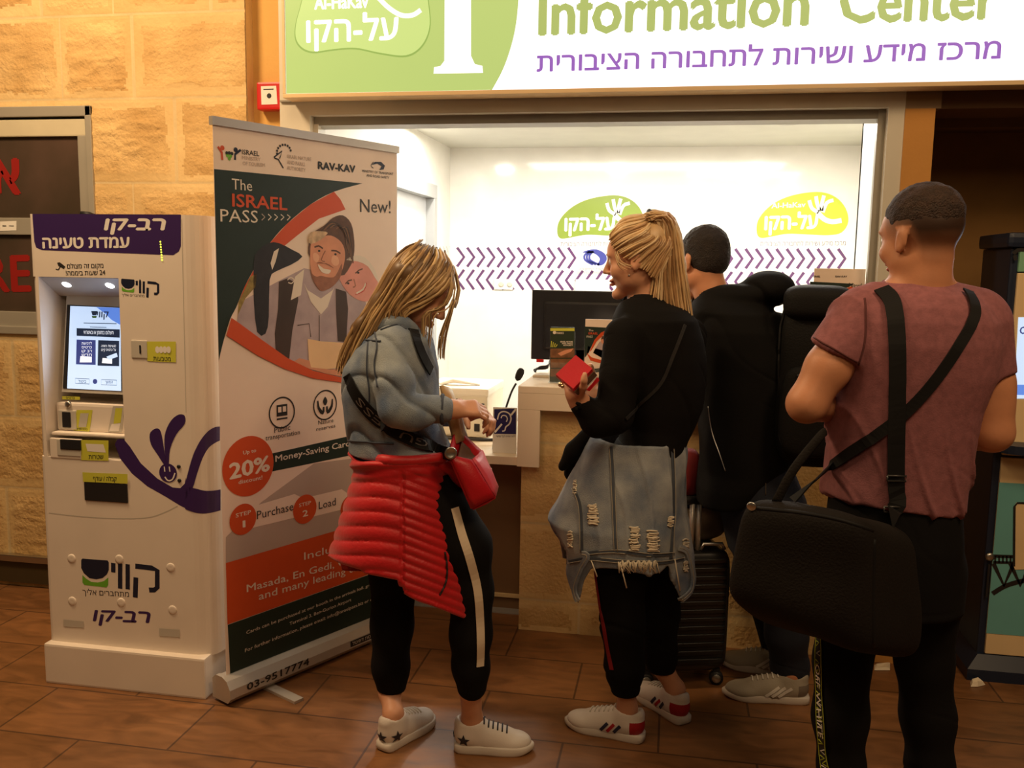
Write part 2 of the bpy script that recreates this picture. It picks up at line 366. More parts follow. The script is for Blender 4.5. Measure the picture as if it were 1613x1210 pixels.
# office lamps: three recessed downlights
M_ring = mat('lamp_ring', (.6, .58, .52), .4); M_lens = mat('lamp_lens', (1, .95, .85), .4, emit=6., ecol=(1, .93, .8))
def Zplane(px, py, Z): return onZ(px, py, Z)
for i, (px, lab) in enumerate([(694, 'round recessed downlight nearest the grey door frame'), (938, 'round recessed downlight in the middle of the office ceiling'), (1240, 'round recessed downlight nearest the ochre pillar')]):
    c = Zplane(px, (197, 194, 191)[i], ZC); c[2] = ZC
    l = empty('downlight', c, label=lab, cat='ceiling light', group='recessed office downlights')
    MB().lathe([(.092, 0), (.09, -.008), (.07, -.012), (.066, -.002)], c, M_ring).build('trim_ring', l)
    MB().lathe([(.062, -.001), (.058, -.007), (.02, -.009)], c, M_lens).build('lens', l)
    la = area('downlight_lamp', (c[0], c[1], ZC-.03), .12, 12, OFFICE); la.data.shape = 'DISK'
area('office_fill', (-.2, 5.2, ZC-.02), 1.9, 33, OFFICE, sy=.5)  # extra broad area light under the office ceiling
area('office_fill', (.5, 4.6, ZC-.02), .9, 10, OFFICE, sy=.3)  # smaller extra area light nearer the counter, likewise without a fixture
# ================================================================ illuminated sign
YS = 3.58
M_sw = mat('lit_sign_white', (.5, .5, .52), .35, emit=1.15, ecol=(.97, .95, 1.0), var=.01)
M_sg = mat('lit_sign_green', srgb(90, 110, 50), .35, emit=.72, ecol=srgb(204, 226, 134), var=.02)
M_sgd = mat('lit_sign_green_edge', srgb(80, 100, 50), .35, emit=.62, ecol=srgb(170, 205, 105))
M_sgl = mat('lit_bean_green', srgb(100, 120, 60), .35, emit=.82, ecol=srgb(208, 230, 142))
M_st = mat('sign_letter_green', srgb(90, 106, 50), .35, emit=.68, ecol=srgb(192, 210, 122))
M_sp = mat('sign_letter_purple', srgb(60, 36, 90), .35, emit=.75, ecol=srgb(166, 108, 206))
sx0 = onY(446, 120, YS)[0]; sz0 = onY(812, 148, YS)[2]; sx1, sz1 = 2.1, 2.95
sg = empty('illuminated_sign', (0, YS, sz0), label='wide backlit information centre sign in green and white above the counter', cat='sign')
M_sframe = mat('sign_frame', srgb(226, 196, 150), .4)
MB().box((sx0, YS+.002, sz0), (sx1, YW-.024, sz1), M_sframe).box((sx0, YS-.006, sz0), (sx1, YS+.004, sz0+.016), M_sframe, .002).box((sx0, YS-.006, sz0+.016), (sx0+.012, YS+.004, sz1), M_sframe, .002).build('housing', sg)
P = Print((0, YS-.0, 0), (1, 0, 0), (0, 0, 1), (0, -1, 0))
a0, b0 = sx0+.012, sz0+.016
P.poly([(a0, b0), (sx1, b0), (sx1, sz1), (a0, sz1)], M_sw, 1, px=False)
P.build('face', sg, label='glowing white acrylic face')
P = Print((0, YS-.0, 0), (1, 0, 0), (0, 0, 1), (0, -1, 0))
q = [P.ab(772, 147), P.ab(792, 110), P.ab(806, 70), P.ab(814, 30), P.ab(817, -20), P.ab(812, -80), P.ab(800, -120)]
A = list(sm(q, 6, False)); A[0] = np.array([A[0][0], b0+.001])
P.poly([(a0+.001, b0+.001)]+[tuple(p) for p in A]+[(A[-1][0], sz1), (a0+.001, sz1)], M_sg, 2, px=False)
P.build('green_field', sg, label='lit green field'); P = Print((0, YS, 0), (1, 0, 0), (0, 0, 1), (0, -1, 0))
bean = [(470, 20), (464, 55), (472, 75), (492, 84), (525, 80), (560, 78), (600, 86), (640, 90), (665, 75), (678, 45), (676, 5), (668, -25), (640, -50), (560, -55), (490, -25)]
P.poly(bean, M_sgd, 3, smooth=6)
cx_, cy_ = 572, 20
P.poly([(cx_+(x-cx_)*.985, cy_+(y-cy_)*.975-1) for x, y in bean], M_sgl, 4, smooth=6)
P.text('על-הקו', (484, 67), (627, 62), 34, M_sw, 5, .02, rtl=True)
P.text('Al-HaKav', (496, 15), (580, 12), 22, M_sw, 5, .02)
P.line([(592, -8), (612, 12), (632, 24), (650, 24), (663, 16)], .018, M_sw, 5, smooth=5)
P.build('emblem', sg, label='bean shaped emblem with white letters'); P = Print((0, YS, 0), (1, 0, 0), (0, 0, 1), (0, -1, 0))
P.poly([(683, 116), (684, 106), (694, 104), (700, 96), (701, -60), (742, -60), (742, 88), (748, 101), (760, 104), (761, 115)], M_sw, 3)
P.build('information_letter', sg, label='large white letter i'); P = Print((0, YS, 0), (1, 0, 0), (0, 0, 1), (0, -1, 0))
P.text('Information', (850, 55), (1271, 39), 74, M_st, 3, .018)
P.text('Center', (1323, 36), (1570, 29), 74, M_st, 3, .018)
P.text('מרכז מידע ושירות לתחבורה הציבורית', (846, 113), (1575, 92), 25, M_sp, 3, .014, rtl=True)
P.build('lettering', sg, label='green and purple lettering')
# ================================================================ fire call point and fire hose cabinet
M_red = mat('alarm_red', srgb(196, 30, 26), .4, var=.05); M_paper = mat('paper_white', (.8, .78, .72), .7)
yn = YW+.07
c0, c1 = onY(403, 129, yn-.06), onY(446, 172, yn-.06)
fa = empty('fire_call_point', ((c0[0]+c1[0])/2, yn, c1[2]), label='red fire alarm call point on the yellow plaster beside the sign', cat='fire alarm')
MB().box((c0[0], yn-.055, c1[2]), (c1[0], yn, c0[2]), M_red, .008).build('housing', fa)
P = Print((0, yn-.0556, 0), (1, 0, 0), (0, 0, 1), (0, -1, 0))
P.poly([(411, 136), (435, 135), (437, 164), (412, 165)], M_paper, 1); P.line([(415, 141), (431, 140.5)], .005, M_black, 2)
P.disc((424, 151), .0105, M_black, 2); P.build('glass_plate', fa, label='white break-glass plate with a dark dot')
M_alu = mat('anodised_aluminium', srgb(178, 172, 158), .4, .35, var=.04); M_alul = mat('pale_aluminium', srgb(216, 206, 176), .45, .2, var=.05)
M_cglass = mat('dark_cabinet_glass', srgb(62, 54, 42), .12, var=.25, vs=3, coat=.5, col2=srgb(88, 70, 60))
M_rlet = mat('red_letters', srgb(146, 30, 24), .5)
fx0, fx1 = -3.55, hx1; yf = YW-.012
fc = empty('fire_hose_cabinet', ((fx0+fx1)/2, YW, hz0), label='aluminium framed fire hose cabinet with red letters on dark glass, behind the ticket machine', cat='fire cabinet')
zz = lambda y: onY(60, y, yf)[2]; xx = lambda x: onY(x, 300, yf)[0]
m = MB()
for lo, hi in (((fx0, hz1-.045), (fx1, hz1)), ((fx0, hz0), (fx1, hz0+.035)), ((fx1-.03, hz0), (fx1, hz1))): m.box((lo[0], yf, lo[1]), (hi[0], YW+.2, hi[1]), M_alu, .004)
m.build('surround', fc)
d = MB(); dx1 = xx(143); dzt = zz(187)
d.box((fx0, yf+.012, dzt-.075), (dx1, yf+.05, dzt), M_alul, .006).box((dx1-.065, yf+.012, hz0+.04), (dx1, yf+.05, dzt-.07), M_alu, .006)\
 .box((fx0, yf+.012, zz(370)), (dx1-.06, yf+.05, zz(343)), M_alu, .004).box((fx0, yf+.012, zz(520)), (dx1-.06, yf+.05, zz(492)), M_alu, .004)
door = d.build('door', fc)
MB().box((fx0+.01, yf+.028, zz(343)), (dx1-.06, yf+.036, dzt-.07), M_cglass).box((fx0+.01, yf+.028, zz(492)), (dx1-.06, yf+.036, zz(370)), M_cglass).build('glass', door)
P = Print((0, yf+.027, 0), (1, 0, 0), (0, 0, 1), (0, -1, 0))
P.text('אש', (-60, 304), (31, 305), 54, M_rlet, 1, .03, rtl=True); P.text('FIRE', (-72, 460), (48, 458), 58, M_rlet, 1, .02)
P.build('lettering', door, label='large red letters')
P = Print((0, yf+.011, 0), (1, 0, 0), (0, 0, 1), (0, -1, 0)); P.poly([(0, 349), (26, 348), (26, 363), (0, 364)], M_paper, 1); P.line([(4, 356), (10, 356)], .004, M_black, 2); P.line([(14, 356), (22, 356)], .003, M_black, 2); P.build('sticker', door, label='small white sticker')
MB().tube([(xx(146), yf-.004, zz(340)), (xx(146), yf-.03, zz(338)), (xx(134), yf-.034, zz(337))], .012, M_black).build('latch', fc)
# ================================================================ ticket machine
KY = 2.845
M_k = mat('machine_cream', srgb(234, 222, 208), .42, var=.02); M_ks = mat('machine_grey', srgb(196, 190, 178), .45, var=.02)
M_pur = mat('machine_purple', srgb(58, 34, 92), .45, var=.03); M_navy = mat('logo_navy', srgb(24, 30, 54), .5); M_grn = mat('logo_green', srgb(110, 178, 50), .5)
M_lime = mat('lime_label', srgb(206, 206, 70), .55); M_ktext = mat('label_dark', srgb(40, 36, 34), .6); M_wht = mat('print_white', srgb(238, 232, 224), .5)
kx0, kx1 = onY(47, 500, KY)[0]+.012, onY(322, 500, KY)[0]; kz0, kz1 = onY(180, 1022, KY)[2], onY(48, 337, KY)[2]; KB = KY+.5
km = empty('ticket_machine', ((kx0+kx1)/2, KY+.25, 0), label='tall cream ticket vending machine with a lit screen and purple header', cat='ticket machine')
kz = lambda y, x=180: onY(x, y, KY)[2]; kx = lambda x, y=600: onY(x, y, KY)[0]
# body: rounded front corners; a recessed bay on the left holds the screen
rx0, rx1, rz0, rz1 = kx(66, 550), kx(189, 500), kz(722, 120), kz(437, 120)
def body_outline(r=.078, n=9):
    o = [(kx0, KB), (kx0, KY+.018)]
    o += [(kx0+.018-.018*math.cos(t), KY+.018-.018*math.sin(t)) for t in np.linspace(0, math.pi/2, 4)]
    o += [(kx1-r+r*math.sin(t), KY+r-r*math.cos(t)) for t in np.linspace(0, math.pi/2, n)]
    return o+[(kx1, KB)]
m = MB(); ol = body_outline()
def slab(z0, z1, out, mm):
    k = len(out); vs = [(x, y, z0) for x, y in out]+[(x, y, z1) for x, y in out]
    m.add(vs, [(i, (i+1) % k, k+(i+1) % k, k+i) for i in range(k)]+[tuple(range(k))[::-1], tuple(range(k, 2*k))], mm)
slab(kz0, rz0, ol, M_k); slab(rz1, kz1, ol, M_k)
slab(rz0, rz1, [p for p in ol if p[0] > rx1+.001][:-1] and [(rx1, KB), (rx1, KY)]+[p for p in ol if p[0] > rx1+.001], M_k)   # right of the bay
slab(rz0, rz1, [(kx0, KB), (kx0, KY+.018), (kx0+.018, KY), (rx0, KY), (rx0, KB)], M_k)
slab(rz0, rz1, [(rx0, KB), (rx0, KY+.2), (rx1, KY+.2), (rx1, KB)], M_k)
body = m.build('cabinet_body', km)
from mathutils.bvhtree import BVHTree as _BT
KT = _BT.FromPolygons(m.v, m.f)
MB().box((kx0+.03, KY+.03, .155), (kx1-.03, KB-.02, kz0+.004), M_ks).build('recessed_foot', km)
bz = onY(200, 1022, KY-.0)[2]
MB().box((kx(80, 1060)-.0, KY-.03, 0), (kx(330, 1090), KB-.02, .152), M_k, .008).build('plinth', km)
# bay: upper screen shelf leaning back, card slots
sy = KY+.055
zt, zb = kz(482, 150), kz(615, 150)
scr0 = onY(108, 482, sy+.06); scr1 = onY(190, 482, sy+.06)
MB().add([(rx0+.03, KY+.105, zt+.03), (rx1, KY+.105, zt+.03), (rx1, KY+.055, zb-.02), (rx0+.03, KY+.055, zb-.02), (rx0+.03, KY+.2, zt+.03), (rx1, KY+.2, zt+.03), (rx1, KY+.2, zb-.02), (rx0+.03, KY+.2, zb-.02)],
         [(0, 1, 2, 3), (4, 5, 1, 0), (3, 2, 6, 7), (0, 3, 7, 4), (1, 5, 6, 2)], M_ks).build('screen_bezel', km)
MB().add([(rx0, KY+.004, rz1-.001), (rx1, KY+.004, rz1-.001), (rx1, KY+.105, zt+.028), (rx0+.0, KY+.105, zt+.028), (rx0, KY+.11, rz1-.001), (rx1, KY+.11, rz1-.001)], [(0, 1, 2, 3), (0, 4, 5, 1), (1, 5, 2), (0, 3, 4), (3, 2, 5, 4)], M_ks).build('bay_head', km, label='grey sloping lamp panel')
so = np.array([0, KY+.055-.0015, zb-.02]); sv = np.array([0, .05, zt-zb+.05]); sv /= np.linalg.norm(sv); sn = np.array([0, -sv[2], sv[1]])
M_scr = mat('screen_glow', (.5, .68, .95), .2, emit=.85, ecol=(.55, .72, 1.0), var=.02); M_sblu = mat('screen_blue', (.1, .22, .7), .2, emit=.75, ecol=(.13, .28, .85)); M_sdk = mat('screen_dark', (.03, .05, .12), .2, emit=.1, ecol=(.1, .15, .3))
M_snav = mat('screen_navy', (.06, .08, .3), .2, emit=.3, ecol=(.08, .12, .5)); M_sw2 = mat('screen_white', (.8, .85, .95), .2, emit=.85, ecol=(.8, .88, 1))
P = Print(so, (1, 0, 0), sv, sn)
P.poly([(99, 612), (106, 480), (191, 484), (192, 616)], M_black, 1)
P.poly([(106, 612), (111, 482), (190, 485), (191, 616)], M_scr, 2)
P.poly([(152, 484), (190, 485), (190, 512), (176, 504), (166, 494)], M_sblu, 3, smooth=0)
P.text('קווי', (153, 500), (171, 500), 9, M_sdk, 4, .02, rtl=True); P.poly([(144, 490), (154, 490), (152, 497), (146, 497)], M_sdk, 4); P.poly([(145, 498), (153, 498), (152, 501), (146, 501)], M_grn, 4)
P.line([(132, 509), (184, 510)], .0025, M_sdk, 3); P.line([(142, 515), (168, 516)], .002, M_sdk, 3)
P.poly([(121, 517), (189, 519), (189, 532), (121, 529)], M_sdk, 3); P.text('תשלום במזומן או באשראי', (132, 526), (179, 527), 5, M_sw2, 4, rtl=True)
P.poly([(121, 535), (151, 536), (151, 575), (120, 574)], M_snav, 3); P.poly([(155, 536), (188, 537), (188, 577), (154, 576)], M_sdk, 3)
for i, t in enumerate(('לרכישת', 'כרטיס', 'רב קו', 'חדש')): P.text(t, (129, 543+i*6), (145, 543+i*6), 3.6, M_sw2, 4, rtl=True)
for i, t in enumerate(('טעינת חוזה', 'על כרטיס קיים')): P.text(t, (160, 547+i*6), (183, 547+i*6), 3.6, M_sw2, 4, rtl=True)
P.poly([(127, 561), (145, 562), (145, 571), (126, 571)], M_sw2, 4); P.poly([(162, 564), (177, 565), (177, 573), (161, 572)], M_sw2, 4); P.poly([(168, 562), (184, 556), (186, 562), (172, 567)], M_scr, 5)
P.line([(119, 596), (141, 597), (141, 605), (119, 604)], .0015, M_sdk, 3, closed=True); P.line([(160, 598), (184, 599), (184, 607), (160, 606)], .0015, M_sdk, 3, closed=True); P.disc((150, 601), .009, M_snav, 3)
P.text('ביטול', (124, 603), (136, 603), 4, M_sdk, 4, rtl=True); P.text('המשך', (166, 604), (178, 604), 4, M_sdk, 4, rtl=True)
scr = P.build('touch_screen', km, label='lit blue and white touch screen')
l = area('screen_lamp', tuple(so+sv*.14+np.array([(rx0+rx1)/2, 0, 0])+sn*.02), .1, .5, (.6, .75, 1), None, sy=.2); l.rotation_euler = Vector(sn).to_track_quat('-Z', 'Y').to_euler()
# two little spot lamps under the bay head
for px in (107, 175):
    k_ = .38; c = np.array([onY(px, 447, KY+.05)[0], KY+.004+.101*k_, (rz1-.001)*(1-k_)+(zt+.028)*k_]); nrm_ = np.cross((1, 0, 0), (0, .101, zt+.029-rz1)); nrm_ = nrm_/np.linalg.norm(nrm_)*(-1 if nrm_[1] > 0 else 1)
    MB().lathe([(.016, 0), (.013, .003), (.004, .004)], c, mat('bay_lamp', (1, 1, .95), .3, emit=5., ecol=(.9, .95, 1)), axis=nrm_).build('spot_lamp', km)
# ledge with card readers, banknote slot below
ly = KY+.025; M_slot = mat('slot_dark', (.02, .02, .022), .35)
def blk(px0, py0, px1, py1, y0, y1, mm, bev=.003): a = onY(px0, py0, y0); c = onY(px1, py1, y0); return ((a[0], y0, c[2]), (c[0], y1, a[2]), mm, bev)
lz = kz(684, 130)
MB().box((rx0+.012, KY+.012, lz-.012), (rx1, KY+.2, lz), M_k, .006).box((rx0+.012, KY+.045, lz), (rx1, KY+.2, kz(640, 150)), M_k, .01).build('reader_ledge', km)
MB().box(*blk(91, 646, 120, 677, KY+.04, KY+.06, M_ks)).box(*blk(97, 649, 111, 674, KY+.036, KY+.05, M_slot)).build('card_reader', km, label='grey and black card slot')
def tagp(px, mm, yy, txt=None, tp=None, extra=None):
    P = Print((0, yy, 0), (1, 0, 0), (0, 0, 1), (0, -1, 0)); P.poly(px, mm, 1)
    if txt: P.text(txt, tp[0], tp[1], tp[2], M_ktext, 2, .01, rtl=True)
    if extra: extra(P)
    return P
tagp([(121, 646), (146, 646), (141, 680), (116, 678)], M_lime, KY+.0445, 'כרטיס אשראי', ((121, 677), (138, 678), 3), lambda P: P.poly([(127, 651), (140, 651), (136, 673), (124, 673)], M_ks, 3)).build('label_plate', km, label='lime label with a card picture')
tagp([(178, 640), (196, 640), (192, 681), (170, 680)], M_ks, KY+.0445, None, None, lambda P: (P.poly([(182, 643), (193, 643), (190, 666), (179, 668)], M_lime, 2), P.poly([(176, 668), (190, 667), (187, 679), (172, 679)], M_wht, 2))).build('receipt_window', km)
MB().lathe([(.012, 0), (.012, .006), (.008, .008)], (onY(108, 637, KY+.045)[0], KY+.045, onY(108, 637, KY+.045)[2]), M_steel, axis=(0, -1, 0)).build('key_lock', km)
tagp([(98, 624), (126, 625), (126, 630), (98, 629)], M_lime, KY+.0535, 'כרטיס', ((104, 628), (118, 628.5), 3)).build('label_plate', km)
MB().box(*blk(78, 690, 128, 724, KY-.002, KY+.01, M_k)).box(*blk(89, 692, 127, 720, KY-.004, KY+.012, M_ks)).box(*blk(94, 692, 127, 710, KY-.006, KY+.014, M_slot)).build('banknote_slot', km)
tagp([(128, 693), (171, 694), (171, 726), (128, 725)], M_lime, KY-.001, 'שטרות', ((140, 723), (163, 723), 6), lambda P: P.poly([(135, 699), (163, 700), (167, 713), (138, 711)], M_wht, 2)).build('label_plate', km, label='lime label with banknotes')
MB().box(*blk(206, 536, 232, 565, KY-.003, KY+.012, M_ks)).box(*blk(219, 544, 222, 557, KY-.0045, KY+.012, M_slot, .0005)).build('coin_slot', km)
tagp([(231, 538), (277, 538), (277, 571), (232, 569)], M_lime, KY-.001, 'מטבעות', ((242, 568), (269, 569), 6), lambda P: [P.disc((248+i*6, 551), .008, M_wht, 2+i, ry=.012) for i in range(4)]).build('label_plate', km, label='lime label with coins')
MB().box(*blk(132, 759, 201, 793, KY-.004, KY+.012, M_slot)).build('change_tray', km, label='dark change tray')
tagp([(130, 744), (201, 747), (201, 762), (131, 759)], M_lime, KY-.0045, 'קבלה / עודף', ((147, 757), (184, 758), 6)).build('label_plate', km, label='lime label above the tray')
# header and printed graphics
KP = lambda: Print((0, KY, 0), (1, 0, 0), (0, 0, 1), (0, -1, 0))
P = KP(); P.poly([(51, 337), (285, 338), (285, 388), (282, 396), (273, 402), (66, 394), (57, 390), (54, 380)], M_pur, 1)
P.text('רב-קו', (165, 362), (258, 362), 17, M_wht, 2, .045, .25, rtl=True); P.text('עמדת טעינה', (68, 391), (204, 390), 16, M_wht, 2, .032, rtl=True)
for i in range(8): P.disc((253+i*.35, 381+i*4.1), .0032, mat('led_yellow', (.8, .9, .1), .4, emit=1.2, ecol=(.8, .9, .1)), 4, n=10)
P.build('header_panel', km, label='purple header with white Hebrew lettering')
def kavim(P, x, y, s, sub=True):
    """round-bowl emblem with blocky letters; (x, y) top left pixel, s scale"""
    q = lambda a, b: (x+a*s, y+b*s*1.0)
    P.poly([q(0, 2), q(2, 0), q(42, 3), q(44, 6), q(44, 18), q(41, 25), q(34, 31), q(24, 33), q(13, 31), q(4, 23), q(0, 15)], M_navy, 1)
    P.poly([q(2, 26), q(8, 32), q(16, 37), q(26, 38), q(36, 36), q(43, 30), q(43, 42), q(40, 46), q(5, 42), q(2, 38)], M_grn, 1)
    w = .0175*s*1.0
    P.line([q(51, 7), q(51, 22)], w, M_navy, 1); P.line([q(62, 8), q(62, 48)], w, M_navy, 1); P.line([q(74, 9), q(74, 49)], w, M_navy, 1); P.disc(q(62, 6), .007*s, M_navy, 2)
    P.line([q(86, 12), q(112, 15), q(121, 19), q(121, 46), q(116, 50), q(108, 50)], w*1.1, M_navy, 1); P.line([q(87, 30), q(86, 62)], w*1.1, M_navy, 1)
    if sub: P.text('מתחברים אליך', q(2, 57), q(76, 61), 7.5*s, M_ktext, 1, .0, rtl=True)
P = KP(); P.text('מקום זה מצולם', (106, 423), (163, 422), 6.5, M_ktext, 1, .015, rtl=True); P.text('24 שעות ביממה!', (104, 434), (166, 433), 6.5, M_ktext, 1, .015, rtl=True)
P.poly([(90, 414), (94, 413), (103, 420), (101, 424), (92, 419)], M_ktext, 1); P.line([(95, 420), (92, 425), (88, 424)], .004, M_ktext, 1)
kavim(P, 191, 439, .48)
P.build('printed_notice', km)
P = KP(); kavim(P, 128, 880, .99); P.text('רב-קו', (147, 978), (234, 981), 17, M_pur, 1, .03, .25, rtl=True); P.build('emblem', km)
# purple hand sweeping round the corner
P = KP()
P.poly([(181, 700), (185, 692), (195, 692), (205, 704), (222, 730), (248, 754), (272, 768), (284, 769), (291, 762), (293, 752), (293, 801), (283, 796), (262, 783), (232, 766), (208, 746), (189, 722)], M_pur, 1)
P.poly([(258, 731), (249, 717), (238, 700), (236, 684), (243, 676), (251, 676), (255, 686), (258, 704), (262, 731)], M_pur, 2, smooth=3)
P.poly([(262, 731), (259, 700), (261, 680), (270, 662), (282, 653), (291, 655), (291, 668), (278, 684), (268, 708), (266, 731)], M_pur, 2, smooth=3)
P.disc((265, 745), .034, M_pur, 3); P.line([(259, 735), (260, 743)], .004, M_wht, 4); P.line([(267, 735), (268, 743)], .004, M_wht, 4); P.line([(260, 751), (265, 757), (272, 755), (276, 745)], .005, M_wht, 4, smooth=3)
P.build('hand_emblem', km, label='large purple hand emblem')
def wrap(cols, name, mm):
    """printed band following the rounded corner: (pixel column, upper row, lower row)"""
    C_ = sm(cols, 4, False); m = MB(); vs = []
    for x, ya, yb in C_:
        for y in (ya, yb):
            d = ray(x, y); r = KT.ray_cast(Vector(O), Vector(d).normalized()); vs.append(np.array(r[0])+np.array(r[1])*.0012*(1 if r[1].dot(Vector(d)) < 0 else -1) if r[0] is not None else None)
    ok = [i for i in range(0, len(vs), 2) if vs[i] is not None and vs[i+1] is not None]
    V = [vs[j] for i in ok for j in (i, i+1)]; m.add(V, [(2*i, 2*i+1, 2*i+3, 2*i+2) for i in range(len(ok)-1)], mm); m.build(name, km)
wrap([(292, 768, 802), (300, 768, 805), (310, 770, 808), (322, 773, 809), (335, 773, 807), (347, 771, 804)], 'hand_emblem', M_pur)
wrap([(292, 762, 790), (298, 738, 775), (304, 718, 768), (311, 702, 745), (319, 689, 722), (328, 679, 706), (338, 673, 698), (346, 672, 694)], 'hand_emblem', M_pur)
# curved seam, round buttons on the lower door, plates
P = KP(); P.line([(77, 808), (130, 814), (190, 817), (235, 815), (262, 806), (280, 797)], .003, M_ks, 1, smooth=6); P.line([(286, 345), (293, 650)], .002, M_ks, 1); P.build('panel_seam', km)
for px, py in ((113, 880), (188, 881), (269, 894), (114, 947), (191, 949), (272, 961)):
    c = onY(px, py, KY); MB().lathe([(.017, 0), (.0165, .0015), (.012, .003), (.004, .0025)], (c[0], KY, c[2]), M_k, 16, axis=(0, -1, 0)).build('door_stud', km)
for px, py in ((282, 735), (283, 757)):
    c = onY(px, py, KY); MB().lathe([(.007, 0), (.007, .003), (.003, .004)], (c[0], KY, c[2]), M_slot, 12, axis=(0, -1, 0)).build('lock', km)
tagp([(100, 976), (132, 979), (132, 989), (100, 987)], M_ks, KY-.001).build('type_plate', km); tagp([(251, 990), (283, 992), (283, 1004), (251, 1002)], M_ks, KY-.001).build('type_plate', km)
# ================================================================ roll-up banner
BT = math.radians(62.5); BU = np.array([math.cos(BT), math.sin(BT), 0]); BN = np.array([math.sin(BT), -math.cos(BT), 0]); BO = np.array([-1.52, 2.82, 0]); BZ = np.array([0, 0, 1.])
BWID, BH = .85, 2.03
bn = empty('rollup_banner', BO+BU*BWID/2, BT, label='tall roll-up travel pass banner in white, green and orange beside the ticket machine', cat='banner')
M_bw = mat('banner_white', srgb(238, 216, 198), .5, var=.01); M_bg = mat('banner_green', srgb(24, 42, 32), .5); M_bo = mat('banner_orange', srgb(206, 78, 30), .5, var=.02)
M_bgrey = mat('banner_grey', srgb(186, 166, 152), .5); M_bt = mat('banner_ink', srgb(34, 30, 28), .5); M_bl = mat('banner_cream', srgb(228, 214, 196), .5)
M_skin_p = mat('printed_skin', srgb(214, 146, 112), .5, var=.1, vs=14); M_skin_p2 = mat('printed_skin_pink', srgb(222, 150, 134), .5, var=.08, vs=14); M_hair_p = mat('printed_hair', srgb(92, 58, 36), .5, var=.3, vs=30)
M_beard = mat('printed_beard', srgb(150, 96, 70), .5, var=.15, vs=40); M_shirt_p = mat('printed_shirt', srgb(178, 158, 160), .5, var=.14, vs=12); M_pack_p = mat('printed_pack', srgb(34, 30, 34), .5, var=.3, vs=30); M_strap_p = mat('printed_strap', srgb(62, 44, 34), .5, var=.2)
M_alum = mat('satin_aluminium', srgb(202, 194, 184), .35, .5)
fr = (BO, BU, BZ, BN)
MB().prism([(.02, .06), (.83, .06), (.83, BH-.02), (.02, BH-.02)] and [(0, .07), (BWID, .07), (BWID, BH-.02), (0, BH-.02)], -.0012, 0, M_bw, fr).build('graphic_panel', bn)
MB().prism([(-.006, BH-.028), (BWID+.006, BH-.028), (BWID+.006, BH), (-.006, BH)], -.012, .008, M_alum, fr).build('top_rail', bn)
prof = [(-.05, .0), (.035, .0), (.05, .018), (.048, .05), (.03, .078), (.006, .088), (-.03, .086), (-.05, .07)]
def along(prof, u0_, u1_, m):
    k = len(prof); mb = MB(); vs = [BO+BU*uu+BN*a+BZ*(b+.012) for uu in (u0_, u1_) for a, b in prof]
    return mb.add(vs, [(i, (i+1) % k, k+(i+1) % k, k+i) for i in range(k)]+[tuple(range(k))[::-1], tuple(range(k, 2*k))], m)
along(prof, -.004, BWID+.004, M_alum).build('cassette', bn)
ec = along([(a*1.06, b*1.02+.0) for a, b in prof], -.022, -.004, M_alum); ec.build('end_cap', bn)
along([(a*1.06, b*1.02) for a, b in prof], BWID+.004, BWID+.022, M_alum).build('end_cap', bn)
for uu in (.16, .69):
    MB().prism([(uu-.02, .0), (uu+.02, 0), (uu+.02, .01), (uu-.02, .01)], -.045, .2, M_alum, fr).build('foot', bn)
MB().tube([BO+BU*BWID/2-BN*.03+BZ*.09, BO+BU*BWID/2-BN*.02+BZ*(BH-.03)], .01, M_alum).build('support_pole', bn)
def BP():
    P = Print(BO, BU, BZ, BN); P.amax = BWID-.001; P.amin = .001; return P
P = BP(); r4 = lambda x, y: (320+x*.2645, 170+y*.2645); r5 = lambda x, y: (320+x*.2645, 420+y*.2645); r6 = lambda x, y: (320+x*.3636, 690+y*.3636)
g0 = [(571, 289), (526, 302), (489, 322), (452, 352.5), (426, 381.6), (404.6, 416), (386, 450), (372, 484), (362, 504), (350, 545), (344, 572)]
eL = lambda y: P.w(*[0.0015, P.ab(345, y)[1]])
def lft(y): return None
zL = lambda x, y: P.ab(x, y)[1]
G = [tuple(P.ab(*p)) for p in g0]
P.poly([(.001, zL(335, 266))]+[tuple(a) for a in sm(G, 3, False)]+[(.001, zL(343, 570))], M_bg, 1, px=False)
P.poly([(526, 302), (489, 322), (452, 352.5), (426, 381.6), (404.6, 416), (386, 450), (378, 470), (386, 462), (410, 424), (436, 397), (468, 371), (502, 344.6), (544, 330), (536, 314)], M_bo, 2)
# picture: two smiling hikers
P.poly([r5(200, 340), r5(205, 290), r5(240, 200), r5(330, 150), r5(480, 70), r5(600, 10), r5(700, 30), r5(800, 60), r5(870, 170), r5(960, 200), r5(1010, 300), r5(1020, 690), r5(820, 680), r5(650, 620), r5(500, 545), r5(350, 440)], M_shirt_p, 2)
P.poly([r5(205, 290), r5(210, 210), r5(250, 130), r5(280, 60), r5(320, 40), r5(310, 120), r5(250, 190)], mat('printed_leaves', srgb(150, 128, 66), .5, var=.35, vs=60), 3)
P.poly([r5(300, -20), r5(320, -90), r5(390, -140), r5(450, -140), r5(530, -100), r5(590, -60), r5(520, -10), r5(430, 30), r5(395, 80), r5(390, 300), r5(370, 400), r5(320, 390), r5(300, 200)], M_pack_p, 3, smooth=2)
P.poly([r5(400, -20), r5(420, -90), r5(450, -110), r5(430, -30), r5(410, 20)], M_bl, 4)
P.poly([r5(450, 90), r5(500, 70), r5(560, 100), r5(565, 200), r5(530, 380), r5(510, 560), r5(430, 500), r5(425, 400), r5(445, 250)], M_strap_p, 4); P.line([r5(500, 80), r5(520, 65), r5(540, 80), r5(525, 100), r5(505, 95)], .004, M_bl, 5, smooth=3)
P.poly([r5(788, 130), r5(850, 150), r5(862, 250), r5(850, 450), r5(800, 445), r5(790, 260)], M_strap_p, 4)
